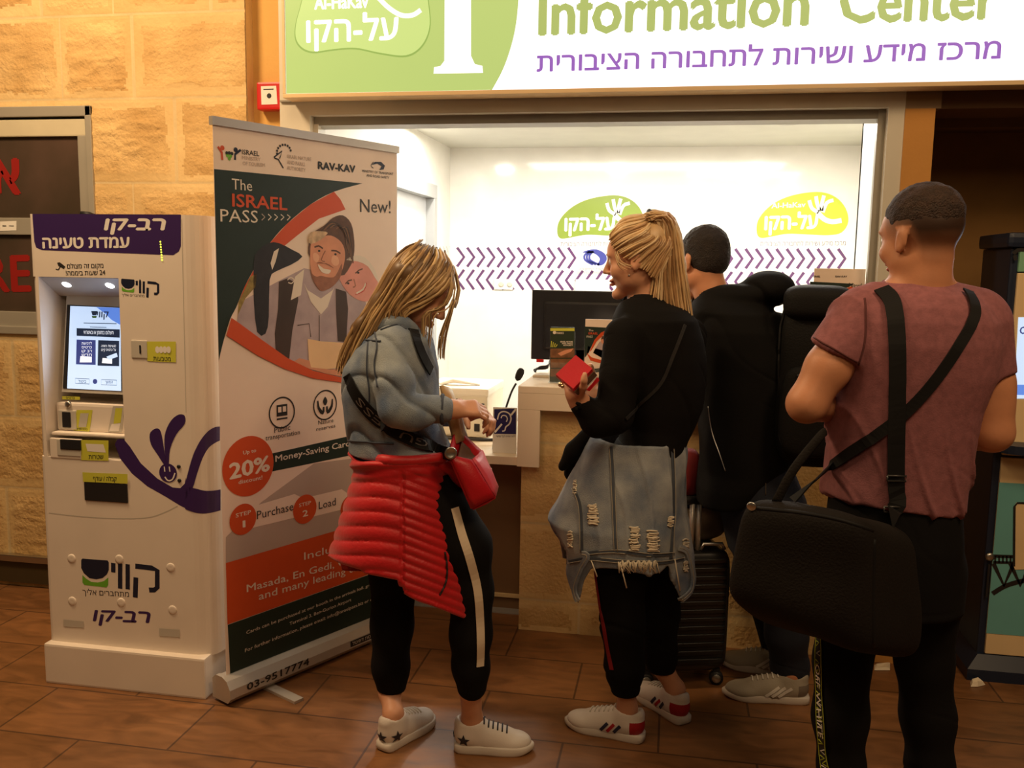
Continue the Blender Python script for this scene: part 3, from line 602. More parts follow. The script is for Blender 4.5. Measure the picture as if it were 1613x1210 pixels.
P.poly([r5(600, 100), r5(620, 140), r5(700, 190), r5(770, 140), r5(780, 120), r5(740, 240), r5(700, 285), r5(640, 210)], M_bl, 4)
P.poly([r5(600, 15), r5(580, 170), r5(520, 200), r5(545, 60)], M_bl, 5)
P.line([r5(690, 290), r5(690, 560)], .003, M_strap_p, 4); P.line([r5(560, 350), r5(630, 340), r5(640, 420)], .003, M_strap_p, 4)
P.poly([r4(628, 800), r4(650, 745), r4(720, 700), r4(770, 655), r4(830, 640), r4(880, 690), r4(898, 790), r4(895, 880), r4(870, 950), r4(810, 1000), r4(640, 900)], M_hair_p, 5, smooth=3)
P.poly([r4(636, 840), r4(650, 790), r4(700, 770), r4(760, 760), r4(820, 800), r4(842, 860), r4(836, 930), r4(810, 1000), r4(760, 1065), r4(705, 1090), r4(665, 1050), r4(638, 970)], M_skin_p, 6, smooth=3)
P.poly([r4(636, 930), r4(646, 985), r4(672, 1005), r4(700, 1000), r4(745, 1010), r4(785, 1000), r4(824, 925), r4(815, 1005), r4(765, 1066), r4(705, 1088), r4(664, 1050), r4(640, 990)], M_beard, 7, smooth=3); P.poly([r4(672, 925), r4(700, 918), r4(745, 940), r4(775, 955), r4(765, 945), r4(730, 925)], M_beard, 7, smooth=2)
P.poly([r4(770, 880), r4(800, 890), r4(805, 930), r4(780, 940), r4(760, 915)], mat('printed_skin_light', srgb(230, 172, 136), .5), 7, smooth=3); P.poly([r4(652, 870), r4(672, 865), r4(690, 890), r4(675, 920), r4(655, 905)], mat('printed_skin_light', (0, 0, 0)), 7, smooth=3)
for k_ in range(9): P.line([r4(700+k_*18, 735-k_*7+(k_ > 4)*k_*4), r4(760+k_*13, 680+k_*6), r4(830+k_*7, 720+k_*18), r4(850+k_*5, 830+k_*12)], .004, mat('printed_hair_mid', srgb(132, 92, 60), .5) if k_ % 2 else M_strap_p, 7, smooth=4)
P.poly([r4(680, 930), r4(715, 958), r4(757, 965), r4(745, 988), r4(710, 982), r4(690, 960)], M_bl, 8, smooth=2)
P.line([r4(660, 830), r4(685, 822), r4(710, 838)], .006, M_hair_p, 7, smooth=2); P.line([r4(760, 850), r4(790, 852), r4(815, 868)], .006, M_hair_p, 7, smooth=2)
P.disc(r4(688, 852), .006, M_bt, 7, ry=.004); P.disc(r4(785, 872), .006, M_bt, 7, ry=.004); P.line([r4(725, 850), r4(700, 905), r4(722, 915)], .004, M_beard, 7, smooth=2)
P.poly([r4(620, 790), r4(640, 740), r4(700, 735), r4(740, 745), r4(690, 790), r4(640, 810)], mat('printed_hair_light', srgb(196, 164, 128), .5, var=.3, vs=40), 8, smooth=2)
P.poly([r4(800, 960), r4(850, 910), r4(930, 885), r4(990, 930), r4(1020, 1000), r4(1040, 1050), r4(1000, 1140), r4(940, 1150), r4(870, 1110), r4(820, 1040)], M_skin_p2, 4, smooth=3)
P.poly([r4(850, 905), r4(900, 880), r4(960, 890), r4(1020, 960), r4(1045, 1040), r4(1020, 1010), r4(980, 945), r4(920, 915)], M_bl, 5, smooth=2)
P.line([r4(905, 985), r4(925, 967), r4(948, 958)], .005, M_hair_p, 5); P.line([r4(845, 1048), r4(862, 1030), r4(884, 1024)], .005, M_hair_p, 5); P.disc(r4(922, 982), .006, M_bt, 5, ry=.004); P.disc(r4(862, 1045), .006, M_bt, 5, ry=.004); P.line([r4(895, 1020), r4(905, 1060), r4(890, 1068)], .005, M_beard, 5, smooth=2); P.line([r4(905, 1112), r4(955, 1090), r4(972, 1042)], .003, M_red, 5, smooth=2); P.line([r4(910, 1105), r4(950, 1080), r4(965, 1045)], .007, M_bl, 6, smooth=2)
P.poly([r5(620, 430), r5(700, 445), r5(850, 455), r5(850, 600), r5(720, 612), r5(630, 605)], mat('printed_map', srgb(238, 198, 150), .5, var=.06), 6)
P.poly([r5(520, 575), r5(570, 545), r5(630, 560), r5(640, 600), r5(740, 612), r5(840, 610), r5(830, 655), r5(740, 640), r5(600, 600)], M_skin_p, 7)
P.poly([(363.6, 500.7), (373, 507), (412.6, 536), (452, 564), (492, 584), (537, 594.6), (600, 598), (624, 597), (624, 606), (600, 607), (537, 602.5), (492, 596), (447, 581), (404.6, 560), (355.7, 528.4)], M_bo, 9)
P.build('picture', bn, label='printed picture of two smiling hikers')
P = BP()
for t, a, b, h, m_, bo_ in (('The', (365, 298), (397, 301), 18, M_bl, 0), ('ISRAEL', (366, 325), (452, 331), 21, M_bo, .018), ('PASS', (347, 349), (406, 351), 21, M_bl, 0), ('New!', (567, 334), (615, 336), 22, M_bt, 0),
                        ('ISRAEL', (381, 243), (408, 246), 8, M_bt, .01), ('MINISTRY', (381, 251), (410, 254), 6, M_bgrey, .01), ('OF TOURISM', (382, 260), (417, 263), 6, M_bgrey, .01), ('ISRAEL NATURE', (452, 249), (490, 254), 6, M_bgrey, .01), ('AND PARKS', (452, 258), (480, 262), 6, M_bgrey, .01), ('AUTHORITY', (452, 267), (481, 271), 6, M_bgrey, .01),
                        ('RAV-KAV', (501, 266), (559, 272), 12, M_bt, .04), ('MINISTRY OF TRANSPORT', (570, 271), (619, 276), 4, M_bt, .01), ('AND ROAD SAFETY', (577, 278), (613, 282), 4, M_bt, .01),
                        ('Public', (432, 682), (457, 677), 9, M_bt, 0), ('transportation', (418, 694), (472, 684), 8, M_bt, 0), ('Nature', (501, 669), (525, 665), 7, M_bt, 0), ('reserves', (498, 679), (528, 673), 6, M_bt, 0)):
    P.text(t, a, b, h, m_, 3, bo_)
for i in range(5): P.line([(412+i*10, 337-i*-.3), (417+i*10, 342), (412+i*10, 347)], .004, M_bl if i else M_bgrey, 3)
P.build('lettering', bn, label='printed titles'); P = BP()
# small emblems of the four bodies
P.line([(343, 231), (349, 240), (350, 252)], .008, M_bo, 3); P.disc((350, 233), .008, M_bo, 3); P.line([(379, 236), (370, 243), (370, 252)], .008, M_navy, 3); P.disc((371, 236), .008, M_navy, 3)
for i, (x, y) in enumerate(((357, 241), (361, 241), (365, 242), (358, 245), (363, 246), (361, 250))): P.disc((x, y), .006, M_grn if i > 2 else M_bt, 3, n=10)
for i in range(9):
    w_ = math.radians(190-i*22); P.disc((447+11*math.cos(w_), 240-12*math.sin(w_)), .0045, M_bt, 3, n=8)
P.line([(431, 248), (444, 238), (440, 250)], .005, M_bt, 3); P.line([(432, 249), (438, 251), (446, 265)], .005, M_bt, 3)
P.poly([(585, 260), (590, 255), (600, 255), (606, 261), (604, 267), (597, 268), (601, 262), (594, 258)], M_navy, 3); P.line([(588, 265), (584, 261), (588, 255)], .003, M_bt, 3, smooth=3)
P.build('emblems', bn).name = 'printed_emblem'
for cx_, cy_, k in ((444, 650, 0), (512, 638, 1)):
    P = BP(); c = P.ab(cx_, cy_); P.line([(c[0]+.056*math.cos(i*math.pi/18), c[1]+.056*math.sin(i*math.pi/18)) for i in range(36)], .0055, M_bt, 3, px=False, closed=True)
    if k == 0:
        P.poly([(c[0]-.024, c[1]-.012), (c[0]+.024, c[1]-.012), (c[0]+.024, c[1]+.03), (c[0]-.024, c[1]+.03)], M_bt, 3, px=False); P.poly([(c[0]-.018, c[1]+.002), (c[0]-.003, c[1]+.002), (c[0]-.003, c[1]+.022), (c[0]-.018, c[1]+.022)], M_bw, 4, px=False); P.poly([(c[0]+.003, c[1]+.002), (c[0]+.018, c[1]+.002), (c[0]+.018, c[1]+.022), (c[0]+.003, c[1]+.022)], M_bw, 4, px=False); P.line([(c[0]-.024, c[1]-.022), (c[0]+.024, c[1]-.022)], .006, M_bt, 3, px=False)
    else:
        for s_ in (-1, 1): P.line([(c[0]+s_*.036, c[1]+.02), (c[0]+s_*.032, c[1]-.008), (c[0]+s_*.012, c[1]-.03), (c[0]+s_*.008, c[1]-.006)], [.006, .014, .008], M_bt, 3, px=False, smooth=3)
        P.poly([(c[0], c[1]-.002), (c[0]+.011, c[1]+.014), (c[0], c[1]+.032), (c[0]-.011, c[1]+.014)], M_bt, 3, px=False, smooth=3)
    P.build('icon', bn, label='round bus icon' if k == 0 else 'round icon of two hands and a leaf')
P = BP()
P.poly([r6(285, 70), r6(640, -10), r6(900, -70), r6(900, 15), r6(640, 75), r6(285, 148)], M_bg, 1)
P.poly([r6(98, 430), r6(250, 280), r6(480, 110), r6(640, 90), r6(900, 40), r6(900, 330), r6(580, 400), r6(98, 542)], M_bgrey, 1)
c = P.ab(*r6(196, 122)); P.disc(tuple(c), .108, M_bo, 3, px=False, n=40)
for cx_, cy_ in ((172, 352), (440, 308), (640, 305)): P.disc(r6(cx_, cy_), .056, M_bo, 4, n=32)
P.poly([r6(170, 310), r6(395, 243), r6(420, 255), r6(420, 340), r6(170, 400)], M_bw, 2); P.poly([r6(440, 260), r6(600, 222), r6(625, 240), r6(620, 305), r6(440, 350)], M_bw, 2)
P.poly([r6(98, 542), r6(580, 400), r6(900, 310), r6(900, 520), r6(705, 595), r6(105, 808)], M_bo, 2)
P.poly([r6(106, 810), r6(705, 597), r6(900, 525), r6(900, 760), r6(725, 825), r6(120, 1085)], M_bg, 2)
P.build('lower_print', bn, label='green, grey and orange printed fields'); P = BP()
for t, a, b, h, m_, bo_ in (('Money-Saving Card for', (312, 103), (690, 22), 28, M_bl, .015), ('Up to', (172, 72), (228, 60), 17, M_bl, .012), ('20%', (115, 178), (285, 140), 70, M_bl, .03), ('discount!', (152, 200), (255, 178), 18, M_bl, .012),
                        ('STEP', (140, 345), (206, 328), 18, M_bl, .01), ('1', (171, 387), (181, 385), 30, M_bl, .02), ('Purchase', (232, 352), (390, 312), 38, M_bt, 0), ('STEP', (414, 300), (466, 286), 16, M_bl, .01), ('2', (430, 342), (452, 336), 28, M_bl, .02), ('Load', (500, 308), (573, 290), 34, M_bt, 0), ('STEP', (606, 300), (656, 290), 16, M_bl, .01), ('3', (630, 336), (650, 332), 26, M_bl, .02),
                        ('Includes', (436, 528), (640, 474), 34, M_bl, .0), ('Masada, En Gedi, Caesarea', (188, 668), (760, 508), 34, M_bl, .008), ('and many leading tourist sites', (240, 702), (850, 520), 34, M_bl, .005),
                        ('Cards can be purchased at our booth in the arrivals hall, ground floor', (186, 850), (800, 612), 15, M_bl, .0), ('Terminal 3, Ben-Gurion Airport', (373, 812), (640, 706), 15, M_bl, .0), ('For further information, please email: info@israelpass.biz or call', (180, 928), (745, 698), 16, M_bl, .0)):
    P.text(t, r6(*a), r6(*b), h*.3636, m_, 5, bo_)
P.build('lettering', bn, label='printed prices, steps and places')
Pc = Print(BO+BN*.0495+BZ*.012, BU, BZ, BN); Pc.lay = .0008
Pc.text('03-9517774', (.05, .027), (.33, .027), .027, M_bt, 1, .02, px=False); Pc.poly([(.54, .024), (.7, .024), (.7, .048), (.54, .048)], M_bt, 1, px=False); Pc.text('מדפסת דיגיטל', (.55, .03), (.69, .03), .012, M_bl, 2, .0, px=False, rtl=True)
Pc.build('cassette_label', bn)
# ================================================================ counter, desk
M_cw = mat('counter_laminate', srgb(232, 216, 192), .4, var=.015)
cz, czl = onY(815, 608, YW-.05)[2], onY(815, 735, YW-.05)[2]; cxl, cxs = onY(815, 670, YW-.05)[0], onY(850, 690, YW-.05)[0]; czf = onY(880, 648, YW-.05)[2]
ct = empty('service_counter', (.2, YW+.2, czl), label='raised cream counter ledge shaped like an upside-down L on the stone wall', cat='counter')
MB().box((cxl, YW-.05, cz-.03), (ox1-.03, YW+.55, cz), M_cw, .003).build('ledge', ct)
MB().box((cxl, YW-.05, czf), (ox1-.03, YW-.025, cz-.03), M_cw, .002).build('fascia', ct); MB().box((cxl, YW-.05, czl), (cxs, YW-.02, czf), M_cw, .002).build('side_panel', ct)
wc = stone_wall('wall_counter', cxl+.012, px0+.02, 0, czf+.03, YW, [(onY(880, y1, YW)[2], onY(880, y0_, YW)[2], [onY(x, 800, YW)[0] for x in xs_]) for y0_, y1, xs_ in ((600, 703, [1000]), (703, 828, [1120]), (828, 952, [980, 1200]), (952, 1003, [915, 1150]), (1003, 1100, [1040]))], 11, rough=.18, step=.012)
tag(wc, kind='structure')
MB().box((cxl+.012, YW+.004, 0), (px0+.02, YW+.45, czf-.002), M_stone).build('wall_counter_core', kind='structure')
dzt = onY(790, 690, YW+.06)[2]
dk = empty('service_desk', (-1.0, YW+.3, dzt), label='low cream service desk left of the stone counter, under the printer', cat='desk')
dtop = .765
MB().box((ox0+.004, YW-.03, dtop-.036), (cxl-.002, YW+.85, dtop), M_cw, .003).build('desk_top', dk)
MB().box((ox0+.004, YW+.22, 0), (cxl+.02, YW+.26, dtop-.036), mat('desk_front_panel', srgb(120, 92, 62), .6)).build('front_panel', dk)
MB().box((ox0+.004, YW+.205, .06), (cxl+.02, YW+.222, .075), M_joint).build('kick_rail', dk)
# printer
py0 = YW+.3
pa, pb = onY(690, 683, py0), onY(768, 616, py0)
pr = empty('printer', ((pa[0]+pb[0])/2, py0+.2, dtop), label='pale box shaped office printer on the low desk', cat='printer')
M_pr = mat('printer_beige', srgb(226, 220, 202), .5, var=.02); M_pr2 = mat('printer_white', srgb(238, 234, 222), .5)
x0, x1, z1 = pa[0]-.08, pb[0], pb[2]
MB().box((x0, py0, dtop+.012), (x1, py0+.38, z1), M_pr, .008).build('casing', pr)
MB().box((x0-.004, py0-.002, z1-.03), (x1+.004, py0+.384, z1+.008), M_pr2, .01).build('lid', pr)
MB().tube([(x0+.05, py0+.12, z1+.006), (x0+.13, py0+.1, z1+.03), (x0+.25, py0+.12, z1+.012)], [.01, .03, .01], M_pr2, flat=((0, 0, 1), .4)).build('paper_guide', pr)
MB().box((x0+.03, py0-.006, dtop+.1), (x1-.1, py0+.01, z1-.05), M_pr, .004).box((x0+.03, py0-.006, dtop+.02), (x1-.1, py0+.01, dtop+.09), M_pr, .004).build('tray_front', pr)
MB().box((x0+.04, py0-.0065, z1-.047), (x1-.12, py0, z1-.042), M_black).box((x1-.06, py0-.004, dtop+.04), (x1-.035, py0+.01, dtop+.075), M_black, .002).build('slot', pr)
M_cab = mat('cable_black', (.02, .02, .022), .45)
cA = onY(761, 636, py0-.01)
MB().tube(sm([cA, onY(760, 645, py0-.02), onY(765, 652, py0-.03), onY(775, 662, py0-.04), onY(783, 668, py0-.05), (onY(783, 668, py0-.05)[0]+.05, py0-.03, dtop+.01)], 5, False), .007, M_cab).build('cable', pr)
MB().tube(sm([(x0+.1, py0-.03, dtop+.008), (x0+.2, py0-.05, dtop+.012), (x1-.02, py0-.03, dtop+.008), (x1+.06, py0-.01, dtop+.008)], 5, False), .007, M_cab).build('cable', pr)
# microphone
mh = onY(817, 593, YW+.12); mb_ = onY(793, 660, YW+.1)
mc = empty('microphone', (mb_[0], mb_[1], dtop), label='slim black gooseneck microphone leaning beside the counter ledge', cat='microphone')
MB().box((mb_[0]-.045, mb_[1]-.02, dtop), (mb_[0]+.045, mb_[1]+.06, dtop+.03), M_black, .008).build('base', mc)
MB().tube(sm([(mb_[0], mb_[1], dtop+.025), mb_, onY(804, 622, YW+.11), onY(813, 604, YW+.12)], 5, False), .0045, M_black).build('gooseneck', mc)
ax = np.array(mh)-onY(811, 607, YW+.12); MB().lathe([(.004, -.02), (.013, -.012), (.0165, .005), (.0165, .022), (.012, .034), (.004, .038)], mh, mat('mic_foam', (.02, .02, .02), .95, bump=.4, bs=300), axis=ax).build('foam_head', mc)
# induction loop sign
sy_ = YW+.035; s0, s1 = onY(776, 690, sy_), onY(816, 643, sy_)
hl = empty('hearing_loop_sign', ((s0[0]+s1[0])/2, sy_, dtop), label='small navy and white ear symbol sign standing on the low desk', cat='sign')
M_sb = mat('sign_navy', srgb(30, 38, 96), .4)
MB().box((s0[0], sy_, dtop), (s1[0]-.004, sy_+.006, s1[2]), M_paper, .001).box((s0[0]+.01, sy_+.004, dtop), (s1[0]-.02, sy_+.035, dtop+.006), M_paper).build('board', hl)
P = Print((0, sy_-.0003, 0), (1, 0, 0), (0, 0, 1), (0, -1, 0)); e6 = lambda x, y: (680+x*.2314, 440+y*.2314)
P.poly([e6(426, 885), e6(574, 880), e6(574, 1055), e6(426, 1052)], M_sb, 1); P.line([e6(448, 955), e6(460, 915), e6(490, 900), e6(528, 915), e6(540, 950), e6(528, 985), e6(505, 1005), e6(498, 1028), e6(480, 1035)], .0058, M_paper, 2, smooth=4)
P.line([e6(472, 945), e6(482, 928), e6(505, 930), e6(515, 950), e6(508, 970)], .0045, M_paper, 2, smooth=4); P.line([e6(430, 1042), e6(478, 985)], .008, M_paper, 3); P.line([e6(540, 925), e6(574, 882)], .008, M_paper, 3)
P.text('לולאת השראה לכבדי שמיעה', e6(440, 1075), e6(570, 1075), 3, M_ktext, 2, rtl=True); P.build('ear_symbol', hl)
# monitor seen from behind
my = YW+.38; m0, m1 = onY(836, 566, my), onY(1010, 460, my)
mo = empty('monitor', ((m0[0]+m1[0])/2, my+.05, cz), label='black flat monitor seen from behind on the raised counter', cat='monitor')
M_mon = mat('monitor_black', (.018, .018, .02), .28, var=.1)
MB().box((m0[0], my, m0[2]), (m1[0], my+.03, m1[2]), M_mon, .006).box((m0[0]+.06, my-.018, m0[2]+.05), (m1[0]-.06, my+.005, m1[2]-.05), M_mon, .012).build('screen_back', mo)
xm = (m0[0]+m1[0])/2-.0
MB().box((xm-.04, my-.0, cz+.01), (xm+.04, my+.025, m0[2]+.1), M_black, .004).build('stand', mo)
b0_ = onY(840, 590, my-.1)
MB().box((b0_[0], my-.12, cz), (xm+.13, my+.1, cz+.012), M_cw, .004).build('base', mo, label='white base plate')
MB().box((onY(845, 566, my)[0], my-.004, m0[2]-.012), (onY(856, 566, my)[0], my+.02, m0[2]+.002), M_red, .002).build('plug', mo)
for k in range(3): MB().tube(sm([onY(872-k*3, 568, my-.02), onY(862, 576+k*2, my-.05), onY(850-k*4, 578+k*2, my-.06), onY(842+k, 586, my-.08)], 5, False), .0035, M_cab).build('cable', mo)
# leaflet holders and leaflets
M_acr = mat('clear_acrylic', (.9, .95, .95), .05, trans=.9, alpha=.35, spec=.5); M_l1 = mat('leaflet_green', srgb(40, 54, 34), .45, var=.1); M_l2 = mat('leaflet_brown', srgb(120, 80, 50), .45, var=.35, vs=40)
def holder(px0_, py1_, px1_, py0_, Y, lab, lab2, draw, paper):
    a, c = onY(px0_, py1_, Y), onY(px1_, py0_, Y); x0, x1, z1 = a[0], c[0], c[2]
    h = empty('leaflet_holder', ((x0+x1)/2, Y, cz), label=lab, cat='leaflet holder')
    MB().box((x0-.004, Y-.022, cz), (x1+.004, Y-.019, cz+.09), M_acr).build('front_lip', h); MB().box((x0-.004, Y+.006, cz), (x1+.004, Y+.009, z1-.02), M_acr).build('back_plate', h); MB().box((x0-.004, Y-.022, cz), (x1+.004, Y+.06, cz+.003), M_acr).build('foot', h)
    lf = empty('leaflet', ((x0+x1)/2, Y, cz+.004), label=lab2, cat='leaflet')
    MB().box((x0, Y-.008, cz+.004), (x1, Y+.003, z1), paper).build('booklet', lf)
    P = Print((0, Y-.0083, 0), (1, 0, 0), (0, 0, 1), (0, -1, 0)); draw(P); P.build('cover', lf)
def dr1(P):
    P.poly([e6(808, 333), e6(972, 333), e6(972, 352), e6(808, 352)], M_lime, 1); P.text('PARKS', e6(850, 372), e6(898, 372), 3, M_bl, 1, .02); P.disc(e6(836, 362), .007, M_bl, 1)
    for i, t in enumerate(('ISRAEL NATURE', 'AND PARKS', 'AUTHORITY')): P.text(t, e6(876+i*10, 430+i*12), e6(960, 430+i*12), 2.4, M_bl, 1, .02)
    for i in range(4): P.line([e6(812+i*10, 462), e6(816+i*13, 420+i*8)], .003, M_lime, 1)
    P.poly([e6(808, 472), e6(972, 472), e6(972, 534), e6(808, 534)], M_l2, 1); P.poly([e6(858, 505), e6(900, 485), e6(965, 470), e6(950, 492), e6(880, 522)], M_skin_p, 2); P.poly([e6(808, 542), e6(972, 542), e6(972, 602), e6(808, 602)], M_l2, 1); P.poly([e6(808, 610), e6(972, 610), e6(972, 662), e6(808, 662)], M_l2, 1)
def pass_art(P, x, y, s):
    """small copy of the pass artwork: x, y top left pixel, s width in pixels"""
    q = lambda a, b: (x+a*s, y+b*s)
    P.poly([q(0, .2), q(.8, .24), q(.55, .36), q(.3, .6), q(.12, 1.0), q(0, 1.15)], M_bg, 1); P.poly([q(.75, .28), q(.5, .38), q(.3, .6), q(.14, .98), q(.22, .9), q(.36, .66), q(.56, .46), q(.82, .38)], M_bo, 2)
    P.poly([q(.3, .9), q(.45, .66), q(.6, .62), q(.85, .6), q(.98, .8), q(.98, 1.3), q(.6, 1.2), q(.25, 1.0)], M_shirt_p, 1); P.disc(q(.62, .62), .13*s/1420*3.8, M_skin_p, 3); P.poly([q(.5, .6), q(.52, .5), q(.66, .46), q(.74, .58), q(.7, .62), q(.62, .55)], M_hair_p, 4)
    P.text('The', q(.12, .34), q(.26, .345), s*.06, M_bl, 3); P.text('ISRAEL', q(.12, .44), q(.4, .445), s*.07, M_bo, 3, .02); P.text('PASS', q(.06, .54), q(.24, .54), s*.07, M_bl, 3)
def dr2(P):
    pass_art(P, 921, 504, 52); P.poly([(921, 590), (975, 598), (975, 560), (926, 545)], M_bw, 1); P.poly([(924, 556), (932, 563), (975, 575), (975, 580), (930, 568)], M_bo, 3); P.poly([(935, 581), (975, 577), (975, 584), (935, 587)], M_bg, 2)
holder(866, 598, 905, 516, YW+.1, 'clear leaflet holder nearest the microphone, in front of the monitor', 'folded green and brown parks leaflet in the clear holder', dr1, M_l1)
holder(920, 598, 973, 504, YW+.1, 'clear leaflet holder half hidden by the ponytailed woman', 'green and orange travel pass leaflet behind the red wallet', dr2, M_bw)
def dr3(P):
    pass_art(P, 1276, 426, 88); P.text('New!', (1337, 452), (1357, 453), 7, M_bt, 3); 
    for a_, b_, t in ((1281, 1292, 'ISRAEL'), (1316, 1334, 'RAV-KAV')): P.text(t, (a_, 437), (b_, 437), 3, M_bt, 2, .02)
a, c = onY(1275, 560, YW+.1), onY(1364, 424, YW+.1)
ps = empty('counter_poster', ((a[0]+c[0])/2, YW+.1, cz), label='small travel pass poster marked New standing on the counter by the ochre pillar', cat='poster')
MB().box((a[0], YW+.1, cz), (c[0], YW+.106, c[2]), M_bw, .001).build('board', ps); MB().box(((a[0]+c[0])/2-.03, YW+.106, cz), ((a[0]+c[0])/2+.03, YW+.17, cz+.01), M_bw).build('foot', ps)
P = Print((0, YW+.0997, 0), (1, 0, 0), (0, 0, 1), (0, -1, 0)); dr3(P); P.build('print', ps)
# ================================================================ printing on the office walls
M_chev = mat('chevron_purple', srgb(96, 56, 104), .4); M_bean = mat('bean_green', srgb(132, 152, 60), .35); M_bean2 = mat('bean_lime', srgb(196, 210, 60), .35); M_gtxt = mat('grey_print', srgb(110, 104, 110), .5); M_dw = mat('decal_white', (.9, .9, .86), .35); M_blue = mat('ministry_blue', srgb(64, 70, 150), .4); M_line = mat('wave_line', srgb(150, 148, 140), .5)
WP = lambda: Print((0, YB-.0005, 0), (1, 0, 0), (0, 0, 1), (0, -1, 0))
def chev(P, x, y0_, y1, dx, w=.019): P.line([(x, y0_), (x+dx, (y0_+y1)/2), (x, y1)], w, M_chev, 1)
def band(px_top, px_bot, lab):
    P = WP()
    for x in px_top: chev(P, x, 390-(0 if x < 1000 else -2), 420+(x-720)*.016*(x < 1000)+(3 if x > 1000 else 0), 11)
    for x in px_bot: chev(P, x+11, 425+(x-720)*.008, 456+(x-720)*.006, -11)
    tag(P.build('wall_decal', None), lab, 'wall decal')
band([720+i*15.9 for i in range(12)], [720+i*15.6 for i in range(18)], 'rows of purple arrow chevrons on the white wall above the monitor')
band([1142+i*16.2 for i in range(12)], [1142+i*16.2 for i in range(12)], 'rows of purple arrow chevrons on the white wall nearest the ochre pillar')
def emblem(x, y, s, m, lab, sub):
    P = WP(); q = lambda a, b: (x+a*s, y+b*s)
    P.poly([q(-66, 22), q(-64, 4), q(-50, -14), q(-28, -28), q(0, -36), q(30, -38), q(52, -30), q(66, -14), q(70, 6), q(60, 22), q(40, 26), q(10, 25), q(-20, 24), q(-44, 28), q(-60, 30)], m, 1, smooth=4)
    P.text('על-הקו', q(-54, 18), q(24, 16), 20*s, M_dw, 2, .03, rtl=True)
    for pts in ([(12, -26), (16, -14), (26, -8)], [(22, -32), (24, -20), (28, -10)], [(34, -33), (31, -22), (30, -10)], [(48, -26), (38, -22), (32, -8)]): P.line([q(*p) for p in pts], .022*s, M_dw, 2, smooth=3)
    P.line([q(24, -8), q(34, 2), q(46, 6), q(60, 4)], .03*s, M_dw, 2, smooth=3)
    P.text('מרכז מידע ושירות לתחבורה הציבורית', q(-61, 42), q(66, 41), 6*s, M_gtxt, 1, .0, rtl=True)
    if sub: P.text('Al-HaKav', q(-44, -14), q(6, -16), 8*s, M_dw, 2, .02)
    c = P.ab(x, y); g = empty('wall_decal', tuple(P.w(*c)), label=lab, cat='wall decal'); P.build('emblem', g)
emblem(944, 346, 1.0, M_bean, 'olive green bean emblem with white Hebrew letters behind the ponytailed woman', False)
emblem(1262, 343, 1.06, M_bean2, 'bright lime bean emblem with white Hebrew letters on the office wall', True)
P = WP(); P.poly([(918, 398), (926, 394), (940, 393), (952, 399), (956, 408), (950, 417), (940, 418), (945, 408), (935, 399)], M_blue, 1, smooth=3)
for k in range(3): P.line([(934+k*5, 417), (922+k*4, 410), (921+k*4, 402), (929+k*3, 396)], .014, M_blue, 1, smooth=3); 
P.text('משרד התחבורה', (912, 417+9), (952, 417+9), 4, M_gtxt, 1, rtl=True); P.text('והבטיחות בדרכים', (910, 424+8), (952, 424+8), 4, M_gtxt, 1, rtl=True)
g = empty('wall_decal', tuple(P.w(*P.ab(934, 410))), label='blue swirl ministry emblem on the white wall beside the chevrons', cat='wall decal'); P.build('emblem', g)
def waves(P, pts_of, n, lab, at):
    for i in range(n): P.line(pts_of(i), .006, M_line, 1, smooth=4)
    tag(P.build('wall_decal', None), lab, 'wall decal')
P = Print((XL+.0005, 0, 0), (0, 1, 0), (0, 0, 1), (1, 0, 0)); waves(P, lambda i: [(688+i*5, 388), (691+i*5, 400), (687+i*5.2, 415), (690+i*5, 440)], 6, 'thin grey wavy lines on the wall beside the grey door', (XL, onX(700, 410, XL)[1], onX(700, 410, XL)[2]))
P = Print((XR-.0005, 0, 0), (0, -1, 0), (0, 0, 1), (-1, 0, 0)); waves(P, lambda i: [(1349+i*4.6, 372), (1352+i*4.6, 388), (1347+i*4.8, 402), (1351+i*4.6, 424)], 8, 'thin grey wavy lines on the side wall by the ochre pillar', (XR, onX(1365, 400, XR)[1], onX(1365, 400, XR)[2]))
# payment terminal and switch plate on the back wall
a, c = onY(906, 460, YB-.03), onY(960, 441, YB-.03)
tm = empty('card_terminal', ((a[0]+c[0])/2, YB, a[2]), label='small white wall device with a glowing cyan display behind the monitor', cat='terminal')
MB().box((a[0], YB-.03, a[2]-.04), (c[0], YB, c[2]), M_pr2, .006).build('casing', tm); P = Print((0, YB-.0305, 0), (1, 0, 0), (0, 0, 1), (0, -1, 0)); P.poly([(928, 444), (946, 444), (946, 458), (928, 458)], mat('cyan_display', (.5, .9, .9), .3, emit=.7, ecol=(.5, .95, .95)), 1); P.build('display', tm)
a, c = onY(778, 456, YB-.012), onY(808, 440, YB-.012)
sw = empty('switch_plate', ((a[0]+c[0])/2, YB, a[2]), label='white electrical switch plate over the lower chevrons', cat='switch')
MB().box((a[0], YB-.012, a[2]), (c[0], YB, c[2]), M_pr2, .004).build('plate', sw)
for k in range(2): MB().lathe([(.018, 0), (.018, .004), (.012, .005)], (a[0]+.05+k*.06, YB-.012, (a[2]+c[2])/2), M_frame, 14, axis=(0, -1, 0)).build('socket', sw)
